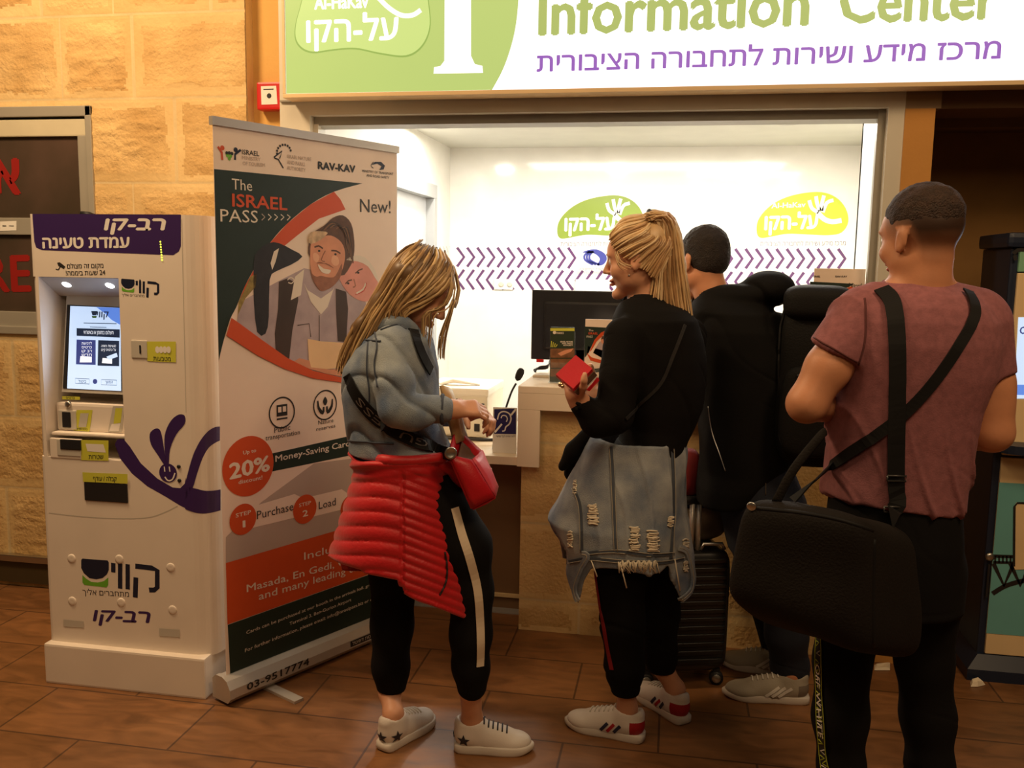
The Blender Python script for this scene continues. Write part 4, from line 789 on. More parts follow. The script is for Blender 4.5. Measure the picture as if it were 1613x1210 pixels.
# ================================================================ touch-screen kiosk on the right
RY = 3.62
rx0 = onY(1540, 1030, RY)[0]; rz1 = onY(1591, 366, RY)[2]; RB = RY+.33; rx1 = rx0+.78
rk = empty('touchscreen_kiosk', ((rx0+rx1)/2, RY+.16, 0), label='dark navy touch-screen kiosk with cream and turquoise front panels', cat='kiosk')
M_nv = mat('kiosk_navy', srgb(28, 38, 58), .4, var=.04); M_kc = mat('kiosk_cream', srgb(234, 206, 158), .45, var=.02); M_tq = mat('kiosk_turquoise', srgb(110, 176, 176), .45, var=.04); M_gk = mat('kiosk_green', srgb(130, 184, 150), .45)
MB().box((rx0, RY+.012, .08), (rx1, RB, rz1-.055), M_nv, .008).build('cabinet_body', rk)
MB().box((rx0-.02, RY-.012, rz1-.055), (rx1+.02, RB, rz1), M_nv, .018).build('crown', rk)
bz0 = onY(1540, 1030, RY)[2]
MB().add([(rx0-.0, RY+.0, bz0), (rx1, RY, bz0), (rx1, RB, bz0), (rx0, RB, bz0), (rx0-.045, RY-.04, .045), (rx1+.04, RY-.04, .045), (rx1+.04, RB, .045), (rx0-.045, RB, .045), (rx0-.045, RY-.04, 0), (rx1+.04, RY-.04, 0), (rx1+.04, RB, 0), (rx0-.045, RB, 0)],
         [(0, 1, 2, 3), (0, 4, 5, 1), (1, 5, 6, 2), (2, 6, 7, 3), (3, 7, 4, 0), (4, 8, 9, 5), (5, 9, 10, 6), (6, 10, 11, 7), (7, 11, 8, 4), (11, 10, 9, 8)], M_nv).build('plinth', rk)
rz = lambda y: onY(1600, y, RY)[2]
cx0 = rx0+.026
MB().box((cx0, RY, bz0+.004), (rx1-.026, RY+.02, rz(722)), M_kc, .003).build('lower_door', rk); MB().box((cx0, RY, rz(718)), (rx1-.026, RY+.02, rz(430)), M_kc, .003).build('upper_panel', rk)
MB().box((cx0, RY-.001, rz(428)), (rx1-.026, RY+.02, rz1-.06), M_gk, .003).build('header_panel', rk)
P = Print((0, RY-.0006, 0), (1, 0, 0), (0, 0, 1), (0, -1, 0)); P.lay = .0008
tx0 = P.ab(1574, 760)[0]; P.poly([(tx0, P.ab(1560, 998)[1]), (rx1-.06, P.ab(1560, 998)[1]), (rx1-.06, P.ab(1574, 760)[1]), (tx0, P.ab(1574, 760)[1])], M_tq, 1, px=False)
w2_ = lambda x, y: (1130+x*.4297, 690+y*.4297)
P.line([w2_(1010, 432), w2_(1140, 436), w2_(1300, 440)], .012, M_bt, 3); P.line([w2_(1010, 455), w2_(1140, 458), w2_(1300, 462)], .01, M_bt, 3)
for i in range(14): P.line([w2_(1018+i*14, 432), w2_(1018+i*14, 457)], .006, M_bt, 3)
P.line([w2_(1008, 570), w2_(1060, 540), w2_(1140, 520), w2_(1250, 515)], .018, M_bt, 3, smooth=4)
for i in range(4): P.line([w2_(1012+i*62, 460), w2_(1050+i*60, 540), w2_(1085+i*60, 462)], .016, M_bt, 3)
P.poly([w2_(1085, 470), w2_(1085, 250), w2_(1095, 236), w2_(1260, 240), w2_(1260, 480), w2_(1090, 482)], M_kc, 4); P.line([w2_(1086, 470), w2_(1088, 250), w2_(1098, 238), w2_(1260, 240)], .008, M_bt, 5)
P.build('front_print', rk, label='turquoise print of a dark bridge'); P = Print((0, RY-.0016, 0), (1, 0, 0), (0, 0, 1), (0, -1, 0))
P.line([(1596, 400), (1603, 394), (1613, 393), (1625, 400)], .014, M_bt, 3); P.line([(1598, 402), (1600, 410)], .012, M_bt, 3)
P.build('header_icon', rk)
P = Print((0, RY-.0006, 0), (1, 0, 0), (0, 0, 1), (0, -1, 0)); P.poly([(1604, 500), (1760, 498), (1752, 628), (1597, 628)], M_scr, 2); P.poly([(1599, 606), (1760, 606), (1752, 626), (1598, 622)], M_sblu, 3); P.text('O', (1606, 526), (1616, 526), 12, M_snav, 3, .02); P.build('screen', rk, label='glowing pale blue screen')
a = onY(1590, 708, RY-.1)
MB().add(*[[(x, y, z) for z in (a[2]-.02, a[2]+.012) for x, y in sm([(a[0]-.03, RY+.0), (a[0]-.02, RY-.06), (a[0]+.05, RY-.11), (a[0]+.3, RY-.12), (a[0]+.5, RY-.1), (a[0]+.55, RY)], 4, False)], [tuple(range(21))[::-1], tuple(range(21, 42))]+[(i, (i+1) % 21, 21+(i+1) % 21, 21+i) for i in range(21)]], M_nv).build('shelf', rk)
c = onY(1559, 877, RY); MB().lathe([(.016, 0), (.016, .006), (.006, .008)], (c[0], RY, c[2]), M_steel, 16, axis=(0, -1, 0)).build('door_lock', rk)
MB().box((c[0]-.004, RY-.004, c[2]-.16), (c[0]+.004, RY+.004, c[2]-.03), M_slot).build('hinge', rk)
l = area('kiosk_screen_lamp', (rx0+.35, RY-.03, 1.42), .25, 1.2, (.6, .78, 1), (rx0+.35, 2, 1.42))
# ================================================================ litter
M_pap = mat('crumpled_paper', srgb(236, 222, 196), .8, bump=.3)
def scrap(pts, lab, h=.012):
    q = [onZ(x, y, .002) for x, y in pts]; c = np.mean(q, 0); vs = [p+np.array([0, 0, 0]) for p in q]+[c+(p-c)*.7+np.array([0, 0, h*(1+.5*math.sin(3*i))]) for i, p in enumerate(q)]+[c+np.array([0, 0, h*.5])]; k = len(q)
    o = MB().add(vs, [(i, (i+1) % k, k+(i+1) % k, k+i) for i in range(k)]+[(k+i, k+(i+1) % k, 2*k) for i in range(k)]+[tuple(range(k))[::-1]], M_pap).build('paper_scrap'); tag(o, lab, 'litter')
scrap([(1528, 1075), (1541, 1072), (1552, 1079), (1540, 1082), (1529, 1082)], 'white crumpled paper scrap on the floor by the navy kiosk', .016)
scrap([(1377, 1056), (1377, 1048), (1402, 1044), (1402, 1056)], 'flat pale paper scrap on the floor between the tall man\'s legs', .008)
# ================================================================ figure toolkit: smooth solids on a grid, skinned to one surface
from mathutils.bvhtree import BVHTree
RYAW = -YAW            # people are described in a frame turned to the camera: x right, y away, z up
RL = np.array([[math.cos(RYAW), -math.sin(RYAW), 0], [math.sin(RYAW), math.cos(RYAW), 0], [0, 0, 1]])
def unit(v): v = np.array(v, float); return v/(np.linalg.norm(v)+1e-12)
class Solid:
    def __init__(s, lo, hi, vox=.005):
        s.lo = np.array(lo, float); s.h = vox; s.n = np.ceil((np.array(hi)-s.lo)/vox).astype(int)+1
        s.f = np.full(s.n, .06, np.float32)
    def blk(s, lo, hi):
        a = np.maximum(np.floor((np.array(lo)-s.lo)/s.h).astype(int), 0); b = np.minimum(np.ceil((np.array(hi)-s.lo)/s.h).astype(int)+1, s.n)
        if (b <= a).any(): return None, None
        ax = [(s.lo[k]+s.h*np.arange(a[k], b[k])).astype(np.float32) for k in range(3)]
        return tuple(slice(a[k], b[k]) for k in range(3)), (ax[0][:, None, None], ax[1][None, :, None], ax[2][None, None, :])
    def put(s, sl, d, k):
        o = s.f[sl]
        if k > 0:
            h = np.clip(.5+.5*(o-d)/k, 0, 1); s.f[sl] = o*(1-h)+d*h-k*h*(1-h)
        else: s.f[sl] = np.minimum(o, d)
        return s
    def cone(s, a, b, ra, rb, k=.012):
        a, b = np.array(a, float), np.array(b, float); R = max(ra, rb)+.03+k; sl, g = s.blk(np.minimum(a, b)-R, np.maximum(a, b)+R)
        if sl is None: return s
        ab = b-a; L = ab@ab+1e-12; t = np.clip(((g[0]-a[0])*ab[0]+(g[1]-a[1])*ab[1]+(g[2]-a[2])*ab[2])/L, 0, 1)
        d = np.sqrt((g[0]-a[0]-t*ab[0])**2+(g[1]-a[1]-t*ab[1])**2+(g[2]-a[2]-t*ab[2])**2)-(ra+(rb-ra)*t)
        return s.put(sl, d, k)
    def chain(s, pts, rad, k=.012):
        for i in range(len(pts)-1): s.cone(pts[i], pts[i+1], rad[i], rad[i+1], k)
        return s
    def ell(s, c, r, M=None, k=.012, cut=False):
        c = np.array(c, float); r = np.array(r, float); R = max(r)+.03+k; sl, g = s.blk(c-R, c+R)
        if sl is None: return s
        x, y, z = g[0]-c[0], g[1]-c[1], g[2]-c[2]
        if M is not None: x, y, z = [x*M[0, i]+y*M[1, i]+z*M[2, i] for i in range(3)]
        k0 = np.sqrt((x/r[0])**2+(y/r[1])**2+(z/r[2])**2); k1 = np.sqrt((x/r[0]**2)**2+(y/r[1]**2)**2+(z/r[2]**2)**2)
        d = k0*(k0-1)/(k1+1e-9)
        if cut:
            o = s.f[sl]; d = -d; h = np.clip(.5-.5*(o-d)/k, 0, 1); s.f[sl] = o*(1-h)+d*h+k*h*(1-h); return s
        return s.put(sl, d, k)
    def stack(s, rows, k=.015, p=2.3, inset=0., shell=0., lim=None, zext=0.):
        """rows (z, cx, cy, half width, half depth): a lofted trunk"""
        R = sorted(rows); z_, cx, cy, a, b = [np.array(c, float) for c in zip(*R)]; a = a-inset; b = b-inset
        sl, g = s.blk((min(cx-a)-.06, min(cy-b)-.06, z_[0]-.05), (max(cx+a)+.06, max(cy+b)+.06, z_[-1]+.05))
        if sl is None: return s
        zz = g[2][0, 0]; f = lambda q: np.interp(zz, z_, q)[None, None, :].astype(np.float32)
        A, B = f(a), f(b); rho = ((np.abs(g[0]-f(cx))/A)**p+(np.abs(g[1]-f(cy))/B)**p)**(1/p); d = (rho-1)*np.minimum(A, B)
        if shell: d = np.maximum(d, -(d+shell))
        d = np.maximum(d, np.maximum(z_[0]-g[2], g[2]-z_[-1]))
        if lim is not None: d = np.maximum(d, lim(*g))
        return s.put(sl, d, k)
    def cut(s, fn):
        sl, g = s.blk(s.lo, s.lo+s.h*s.n); s.f = np.maximum(s.f, fn(*g).astype(np.float32)); return s
    def mesh(s, smooth=2):
        f = s.f; f[0], f[-1], f[:, 0], f[:, -1], f[:, :, 0], f[:, :, -1] = .05, .05, .05, .05, .05, .05
        I = f < 0; n = s.n; cnt = np.zeros(n-1, np.int8); cs = [(i, j, k) for i in (0, 1) for j in (0, 1) for k in (0, 1)]
        S_ = lambda A, c: A[c[0]:n[0]-1+c[0], c[1]:n[1]-1+c[1], c[2]:n[2]-1+c[2]]
        for c in cs: cnt += S_(I, c)
        act = np.argwhere((cnt > 0) & (cnt < 8)); idx = np.full(n-1, -1, np.int64); idx[act[:, 0], act[:, 1], act[:, 2]] = np.arange(len(act))
        V = np.stack([f[act[:, 0]+c[0], act[:, 1]+c[1], act[:, 2]+c[2]] for c in cs], 1); P = np.zeros((len(act), 3)); w = np.zeros(len(act))
        for i in range(8):
            for j in range(i+1, 8):
                if sum(abs(cs[i][q]-cs[j][q]) for q in range(3)) != 1: continue
                a, b = V[:, i], V[:, j]; m = (a < 0) != (b < 0); t = np.where(m, a/(a-b+1e-12), 0)
                P += m[:, None]*(np.array(cs[i])[None]+t[:, None]*(np.array(cs[j])-np.array(cs[i]))[None]); w += m
        P = (act+P/w[:, None])*s.h+s.lo; Q = []
        for ax in range(3):
            o = [(1, 0, 0), (0, 1, 0), (0, 0, 1)][ax]; A = I[:n[0]-o[0], :n[1]-o[1], :n[2]-o[2]]; B = I[o[0]:, o[1]:, o[2]:]
            e = np.argwhere(A != B); u, v = [(1, 2), (2, 0), (0, 1)][ax]
            e = e[(e[:, u] > 0) & (e[:, v] > 0)]; fl = A[e[:, 0], e[:, 1], e[:, 2]]
            def at(du, dv): q = e.copy(); q[:, u] += du; q[:, v] += dv; return idx[q[:, 0], q[:, 1], q[:, 2]]
            q = np.stack([at(-1, -1), at(0, -1), at(0, 0), at(-1, 0)], 1); q[~fl] = q[~fl][:, ::-1]; Q.append(q)
        Q = np.concatenate(Q); Q = Q[(Q >= 0).all(1)]
        E = np.concatenate([Q[:, [i, (i+1) % 4]] for i in range(4)]); deg = np.bincount(E.ravel(), minlength=len(P))
        for it in range(smooth):
            N = np.stack([np.bincount(E[:, 0], P[E[:, 1], q], len(P))+np.bincount(E[:, 1], P[E[:, 0], q], len(P)) for q in range(3)], 1)/np.maximum(deg, 1)[:, None]
            P = P+(.6 if it % 2 == 0 else -.35)*(N-P) if smooth > 2 else P+.5*(N-P)
        return P, Q
def normals(P, Q):
    N = np.cross(P[Q[:, 2]]-P[Q[:, 0]], P[Q[:, 3]]-P[Q[:, 1]]); out = np.stack([sum(np.bincount(Q[:, i], N[:, q], len(P)) for i in range(4)) for q in range(3)], 1)
    return out/(np.linalg.norm(out, axis=1)[:, None]+1e-12)
def ripples(seed, n=14, lo=8, hi=40, dirw=(1, 1, 1)):
    r = np.random.default_rng(seed); K = r.normal(size=(n, 3))*np.array(dirw); K = K/np.linalg.norm(K, axis=1)[:, None]*r.uniform(lo, hi, (n, 1)); ph = r.uniform(0, 6.3, n); am = 1/np.sqrt(np.linalg.norm(K, axis=1))
    return lambda P: (np.sin(P@K.T+ph)*am).sum(1)/am.sum()*2.2
def folds(seed, dirw, fr):
    """sharp drapery creases: a warped ridge pattern between 0 and 1"""
    a, b = ripples(seed, 10, 4, 16), ripples(seed+1, 8, 3, 9, dirw); d = unit(dirw); a2 = ripples(seed+7, 8, 5, 14)
    return lambda P: (1-np.abs(np.sin(P@d*fr*.9+2.2*a(P)+1.5*b(P))))**3*np.clip(a2(P)*.9+.6, 0, 1.2)
def ank(pr, heel, toe, length=.27, a=.058):
    """two ankle joints standing in the shoe that goes from heel to toe"""
    h = onZ(*heel) if len(heel) == 2 else np.array(heel, float); t = onZ(*toe) if len(toe) == 2 else np.array(toe, float); d = unit((t-h)*np.array([1, 1, 0])); q = h+d*a*length/.27
    return [RL.T@(q+np.array([0, 0, z])-pr.b) for z in (.105, .05)]
class Person:
    def __init__(s, base, label):
        s.b = onZ(*base) if len(base) == 2 else np.array(base, float); s.e = empty('person', s.b, RYAW, label=label, cat='person'); s.trees = {}
    def L(s, px, py, off=0.):
        """photo pixel at a given distance behind (+) or before (-) the figure's own upright plane -> figure frame"""
        n = RL[:, 1]; d = ray(px, py); t = ((s.b-O)@n+off)/(d@n); return RL.T@(O+d*t-s.b)
    def W(s, P): return np.asarray(P)@RL.T+s.b
    def rows(s, rr):
        out = []
        for py, xl, xr, b, off in rr:
            a, c = s.L(xl, py, off), s.L(xr, py, off); out.append(((a[2]+c[2])/2, (a[0]+c[0])/2, off, (c[0]-a[0])/2, b))
        return out
    def pix(s, x, y, z):
        """figure frame -> photo pixel (for trimming a hem where the photo shows it)"""
        X = RL[0, 0]*x+RL[0, 1]*y+s.b[0]; Y = RL[1, 0]*x+RL[1, 1]*y+s.b[1]; Z = z+s.b[2]-CAMH
        d = X*fw[0]+Y*fw[1]+Z*fw[2]; return (X*rt[0]+Y*rt[1]+Z*rt[2])/d*F+W/2, H/2-(X*up[0]+Y*up[1]+Z*up[2])/d*F
    def part(s, name, PQ, mats, sel=None, parent=None, disp=None, tree=True, label=None, attr=None):
        P, Q = PQ
        if disp is not None: P = P+normals(P, Q)*disp(P)[:, None]
        me = bpy.data.meshes.new(name); me.vertices.add(len(P)); me.vertices.foreach_set('co', P.astype(np.float32).ravel())
        me.loops.add(Q.size); me.loops.foreach_set('vertex_index', Q.ravel().astype(np.int32)); me.polygons.add(len(Q)); me.polygons.foreach_set('loop_start', np.arange(0, Q.size, 4, dtype=np.int32))
        try: me.polygons.foreach_set('loop_total', np.full(len(Q), 4, np.int32))
        except Exception: pass
        me.update(calc_edges=True)
        if attr is not None: me.attributes.new('stubble', 'FLOAT', 'POINT').data.foreach_set('value', attr(P).astype(np.float32))
        o = link(name, me, parent or s.e, mats, smooth=True)
        if sel is not None: me.polygons.foreach_set('material_index', sel(P[Q].mean(1)).astype(np.int32))
        if label: o['label'] = label
        if tree: s.trees[name] = BVHTree.FromPolygons(s.W(P).tolist(), Q.tolist())
        return o
    def hit(s, px, py, names=None):
        best = None; d = Vector(ray(px, py)).normalized()
        for k, t in s.trees.items():
            if names and k not in names: continue
            r = t.ray_cast(Vector(O), d)
            if r[0] is not None and (best is None or r[3] < best[2]): best = (np.array(r[0]), np.array(r[1]), r[3])
        return best
    def path(s, pts, names=None, n=6, lift=.003):
        out = []
        for px, py in (sm(pts, n, False) if n > 1 else pts):
            h = s.hit(px, py, names)
            if h is not None: out.append((h[0]+h[1]*lift, h[1]))
        return out
def ribbon(mb, path, width, thick, m, wprof=None):
    """flat band lying on a surface along (point, normal) pairs"""
    k = len(path)
    if k < 2: return
    P = [p for p, _ in path]; N = np.array([n for _, n in path]); N = np.array([unit(N[max(0, i-2):i+3].sum(0)) for i in range(k)]); vs = []
    for i in range(k):
        t = unit(P[min(i+1, k-1)]-P[max(i-1, 0)]); sd = unit(np.cross(N[i], t)); w = width/2*(wprof[i*len(wprof)//k] if wprof else 1)
        vs += [P[i]-sd*w, P[i]+sd*w, P[i]+sd*w+N[i]*thick, P[i]-sd*w+N[i]*thick]
    fs = [(i*4+j, i*4+(j+1) % 4, i*4+4+(j+1) % 4, i*4+4+j) for i in range(k-1) for j in range(4)]+[(0, 1, 2, 3), (k*4-4, k*4-3, k*4-2, k*4-1)]
    mb.add(vs, fs, m, False)
def text_on(mb, path, t, hgt, m, a0=0., a1=1., flip=False, lift=.0015):
    vs, fs = text_geo(t); P = np.array([p for p, _ in path]); N = np.array([n for _, n in path]); sg = np.linalg.norm(np.diff(P, axis=0), axis=1); cum = np.r_[0, np.cumsum(sg)]; x0, x1 = vs[:, 0].min(), vs[:, 0].max(); out = []
    for x, y in vs:
        u = (x-x0)/(x1-x0); u = a0+(a1-a0)*u; 
        if flip: u = a0+a1-u
        q = u*cum[-1]; p = np.array([np.interp(q, cum, P[:, i]) for i in range(3)]); nn = unit([np.interp(q, cum, N[:, i]) for i in range(3)])
        p2 = np.array([np.interp(min(q+.01, cum[-1]), cum, P[:, i]) for i in range(3)]); p1 = np.array([np.interp(max(q-.01, 0), cum, P[:, i]) for i in range(3)])
        tt = unit(p2-p1); sd = np.cross(nn, tt); yy = (y/.73-.5)*hgt*(-1 if flip else 1); out.append(p+sd*yy+nn*lift)
    mb.add(out, fs, m)
def head(S_, c, fwd, upv, sc=1., neck=None, nr=(.054, .06), female=False):
    """one head with brow, sockets, nose, lips, chin, jaw and ears; returns its frame"""
    f = unit(fwd); u = np.array(upv, float); u = unit(u-f*(u@f)); l = np.cross(u, f); M = np.stack([f, l, u], 1); c = np.array(c, float)
    q = lambda x, y, z: c+M@(np.array([x, y, z])*sc)
    E = lambda p, r, k=.012, cut=False: S_.ell(q(*p), np.array(r)*sc, M, k*sc, cut)
    E((-.012, 0, .035), (.098, .076, .085)); E((.022, 0, -.03), (.066, .062, .082), .02); E((.05, 0, .03), (.046, .058, .05), .02)
    for y in (-1, 1):
        E((.012, (.044 if female else .05)*y, -.06), (.035, .016, .024) if female else (.035, .018, .026), .025); E((.056, .04*y, -.03), (.03, .024, .024), .02)
        E((.081 if female else .083, .026*y, .022), (.012, .024, .008), .012)
        E((.094, .032*y, .002), (.014, .017, .011), .012, True); E((.0745, .031*y, .001), (.013, .014, .0125), .003)
        e = q(-.006, .076*y, -.008); S_.ell(e, np.array((.019, .007, .032))*sc, M@np.array([[.97, .0, -.24], [0, 1, 0], [.24, 0, .97]]), .004*sc)
        S_.ell(q(.0, .083*y, -.006), np.array((.009, .005, .017))*sc, M, .003*sc, True)
        E((.096, .012*y, -.032), (.009, .008, .007), .006)
    E((.075, 0, -.104), (.022, .019, .018) if female else (.024, .026, .02), .02)
    S_.cone(q(.09, 0, .012), q(.109, 0, -.026), .0075*sc, .0105*sc, .010*sc)
    E((.0925, 0, -.0585), (.0095, .021, .0055), .006); E((.0915, 0, -.0695), (.0095, .018, .0065), .006); E((.104, 0, -.064), (.012, .03, .0016), .004, True)
    if neck is not None: S_.chain([q(-.022, 0, -.05), (q(-.02, 0, -.09)+np.array(neck))/2, neck], [nr[0]*.95, nr[0], nr[1]], .02)
    return dict(c=c, M=M, q=q, sc=sc, loc=lambda P: ((P-c)@M)/sc, lips=lambda P: ((((P-q(.093, 0, -.064))@M)/(np.array([.016, .021, .0115])*sc))**2).sum(1) < 1)
def face_bits(pr, hd, iris=(.12, .2, .3), brow=(.12, .07, .04)):
    """eyes and brows as small parts of the body"""
    w = lambda p: pr.W(p)
    mw, mi, mk = mat('eye_white', (.75, .72, .68), .25), mat('iris_%02x' % int(iris[2]*255), iris, .2), mat('brow_%02x' % int(brow[0]*255), brow, .8)
    for y in (-1, 1):
        m = MB(); c = hd['q'](.0775, .031*y, .001); ax = hd['M'][:, 0]
        m.lathe([(.0001, -.0115), (.008, -.0085), (.0115, 0), (.009, .0075), (.005, .0105)], w(c), mw, 16, axis=RL@ax); m.lathe([(.0055, .0102), (.004, .0112), (.0005, .0116)], w(c), mi, 14, axis=RL@ax)
        m.build('eye', pr.e)
        m = MB(); m.tube([w(hd['q'](.092, .014*y, .021)), w(hd['q'](.093, .028*y, .026)), w(hd['q'](.082, .046*y, .02))], [.003, .0035, .0015], mk, 6); m.build('eyebrow', pr.e)
def hand(S_, wrist, d, palm_n, sc=1., curl=.5, side=1, spread=.12, thumb=None):
    """palm, thumb and four unequal curled fingers; d towards the fingertips, palm_n out of the palm, side +1 if the thumb is at d x palm_n"""
    d = unit(d); nn = np.array(palm_n, float); nn = unit(nn-d*(nn@d)); sd = np.cross(d, nn)*side; w = np.array(wrist, float)
    q = lambda a, b, c: w+(d*a+sd*b+nn*c)*sc
    for b, r in ((.026, .014), (.009, .0145), (-.009, .014), (-.025, .0125)): S_.cone(q(.015, b*.62, 0), q(.088, b, .0), r*1.15*sc, r*.88*sc, .012)
    S_.cone(q(-.03, 0, 0), q(.02, 0, 0), .026*sc, .026*sc, .02)
    for b, Ls, r in ((.027, (.042, .026, .02), .0088), (.009, (.046, .03, .021), .009), (-.009, (.043, .028, .02), .0086), (-.026, (.034, .021, .018), .0076)):
        p = q(.09, b, 0); ang = 0.; pts = [p]
        for i, ln in enumerate(Ls):
            ang += curl*(.75, 1.0, .7)[i]; v = d*math.cos(ang)+nn*math.sin(ang)+sd*b*spread*4; p = p+unit(v)*ln*sc; pts.append(p)
        S_.chain(pts, [r*sc, r*.95*sc, r*.88*sc, r*.75*sc], .004)
    tv = thumb if thumb is not None else (.62, .72, .35); t0 = q(.022, .024, .006); v = unit(d*tv[0]+sd*tv[1]+nn*tv[2]); t1 = t0+v*.04*sc; v2 = unit(v*.8+d*.35+nn*curl*.5); t2 = t1+v2*.032*sc; t3 = t2+unit(v2+nn*curl*.4)*.024*sc
    S_.chain([t0, t1, t2, t3], [.015*sc, .0115*sc, .0105*sc, .0085*sc], .008)
    return q
def strands(mb, guides, n, r0_, r1_, mats_, seed, jit=.006, seg=12, n_side=5):
    """hair: locks interpolated between neighbouring guide lines (lists of points)"""
    rg = np.random.default_rng(seed); G = [sm(np.array(g), 5, False) for g in guides]; m = min(len(g) for g in G); G = [np.array([np.interp(np.linspace(0, 1, seg), np.linspace(0, 1, len(g)), g[:, i]) for i in range(3)]).T for g in G]
    for _ in range(n):
        a = rg.uniform(0, len(G)-1.001); i = int(a); t = a-i; P = G[i]*(1-t)+G[i+1]*t; j = rg.normal(size=3)*jit; j2 = rg.normal(size=3)*jit; e = np.linspace(0, 1, seg)[:, None]; P = P+j*(1-e)*.6+j2*e
        P = P+np.sin(e*rg.uniform(4, 9)+rg.uniform(0, 6))*rg.normal(size=3)*jit*.3
        r = r0_*rg.uniform(.6, 1.3); mb.tube(P, np.interp(np.linspace(0, 1, seg), [0, .15, .7, 1], [r*.5, r, r*.9, r1_]), mats_[int(rg.integers(len(mats_)))], n_side, cap=False)
def shoe(pr, heel, toe, colours, length=.27, wid=.047, side=1, hgt=.085, deco=None, lace=True, star=False):
    """trainer on the ground from heel to toe (photo pixels on the floor); parts: upper, sole, laces"""
    h = onZ(*heel) if len(heel) == 2 else np.array(heel, float); t = onZ(*toe) if len(toe) == 2 else np.array(toe, float); d = unit((t-h)*np.array([1, 1, 0])); sd = np.array([-d[1], d[0], 0]); mu, ms, ml, mc = colours
    k = length/.27
    S_ = Solid((-.02, -.07, -.005), (length+.03, .07, .15), .0035)
    S_.ell((.048*k, 0, .05), (.048*k, wid*.78, .045)); S_.ell((.125*k, .002, .04), (.085*k, wid*.9, .042), None, .02); S_.ell((.2*k, .004, .032), (.066*k, wid, .032), None, .02)
    S_.cone((.075*k, 0, .075), (.17*k, .002, .045), .034, .03, .02); S_.cone((.034*k, 0, .06), (.028*k, 0, hgt), .034, .03, .015); S_.cone((.055*k, 0, .06), (.062*k, 0, hgt-.003), .04, .04, .015)
    S_.ell((.055*k, 0, hgt+.02), (.042*k, .034, .03), None, .006, True); S_.cut(lambda x, y, z: (.016-z)+0*x+0*y)
    P, Q = S_.mesh(3); P = h+P[:, :1]*d+P[:, 1:2]*sd+P[:, 2:]*np.array([0, 0, 1.])
    loc = (P-pr.b)@RL
    o = empty('sneaker', (0, 0, 0)); bpy.data.objects.remove(o)
    up_o = pr.part('sneaker', (loc, Q), [mu, mc], sel=(lambda F_: ((((pr.W(F_)-h)@d) < .038*k) & (pr.W(F_)[:, 2] > .03) & (pr.W(F_)[:, 2] < .075)).astype(int)) if mc else None)
    nm = up_o.name; tr = BVHTree.FromPolygons(P.tolist(), Q.tolist())
    ol = sm([(-.004, 0), (.004, .03), (.05*k, wid*.8), (.11*k, wid*.82), (.19*k, wid*1.06), (.245*k, wid*.8), (.274*k, .012), (.27*k, -.014), (.235*k, -wid*.9), (.17*k, -wid*1.02), (.11*k, -wid*.86), (.05*k, -wid*.8), (.004, -.03)], 4)
    m = MB(); n = len(ol); vs = []
    for z, g in ((.0, .94), (.006, 1.0), (.026, 1.0), (.03, .95)): vs += [h+d*(length*.5+(a-length*.5)*(g if g < 1 else 1))+sd*b*g+np.array([0, 0, z+(.007*max(0, (a/length-.8)/.2) if z < .02 else 0)]) for a, b in ol]
    m.add(vs, [(r*n+i, r*n+(i+1) % n, (r+1)*n+(i+1) % n, (r+1)*n+i) for r in range(3) for i in range(n)]+[tuple(range(n))[::-1], tuple(range(3*n, 4*n))], ms, True)
    sub = lambda mb, name: mb.build(name, up_o, world=False)
    def finish(mb, name):
        mb.v = [tuple(RL.T@(np.array(v)-pr.b)) for v in mb.v]; return mb.build(name, up_o, world=False)
    finish(m, 'sole')
    top = lambda a, b: (lambda r: (np.array(r[0]), np.array(r[1])) if r[0] is not None else None)(tr.ray_cast(Vector(h+d*a+sd*b+np.array([0, 0, .3])), Vector((0, 0, -1))))
    if lace:
        m = MB()
        for i in range(6):
            a = (.1+i*.016)*k; q = [top(a+(.006 if j > 0 else -.006)*abs(j)/.022*0, j) for j in (-.022, -.01, 0, .01, .022)]; q = [x[0]+x[1]*.002 for x in q if x]
            if len(q) > 2: m.tube(q, .0028, ml, 6)
        if m.v: finish(m, 'laces')
    if deco: deco(tr, h, d, sd, k, finish)
    return up_o
def side_hit(tr, h, d, sd, a, z, s_):
    r = tr.ray_cast(Vector(h+d*a+sd*s_*.3+np.array([0, 0, z])), Vector(-sd*s_)); return (np.array(r[0]), np.array(r[1])) if r[0] is not None else None
M_skinA = mat('skin_fair', srgb(214, 156, 122), .5, var=.06, vs=20, bump=.04, bs=300); M_skinB = mat('skin_warm', srgb(206, 142, 104), .5, var=.06, vs=20, bump=.04, bs=300); M_lip = mat('lips', srgb(190, 112, 96), .45)
def stubble(hd):
    """how thick the cropped hair is at each point of the skin"""
    def f(P):
        x = hd['loc'](P); a = np.abs(x[:, 1]); ear = (a > .073) & (x[:, 2] < .028) & (x[:, 0] > -.034) & (x[:, 0] < .022)
        hl = np.interp(x[:, 0], [-.12, -.05, -.03, .02, .045, .06, .075], [-.07, -.07, -.035, -.02, .0, .045, .08]); on = (x[:, 0] < .088) & ~ear & (np.linalg.norm(x-np.array([-.01, 0, .03]), axis=1) < .14)
        return np.where(on, np.clip((x[:, 2]-hl)/.085, 0, 1), 0)
    return f
def add_stubble(m, col):
    nt = m.node_tree; bs = nt.nodes['Principled BSDF']; at = nt.nodes.new('ShaderNodeAttribute'); at.attribute_name = 'stubble'; mx = nt.nodes.new('ShaderNodeMix'); mx.data_type = 'RGBA'
    src = bs.inputs['Base Color'].links[0].from_socket; mx.inputs[7].default_value = (*col, 1); nt.links.new(src, mx.inputs[6]); nt.links.new(at.outputs['Fac'], mx.inputs[0]); nt.links.new(mx.outputs[2], bs.inputs['Base Color'])
add_stubble(M_skinB, srgb(62, 42, 30))
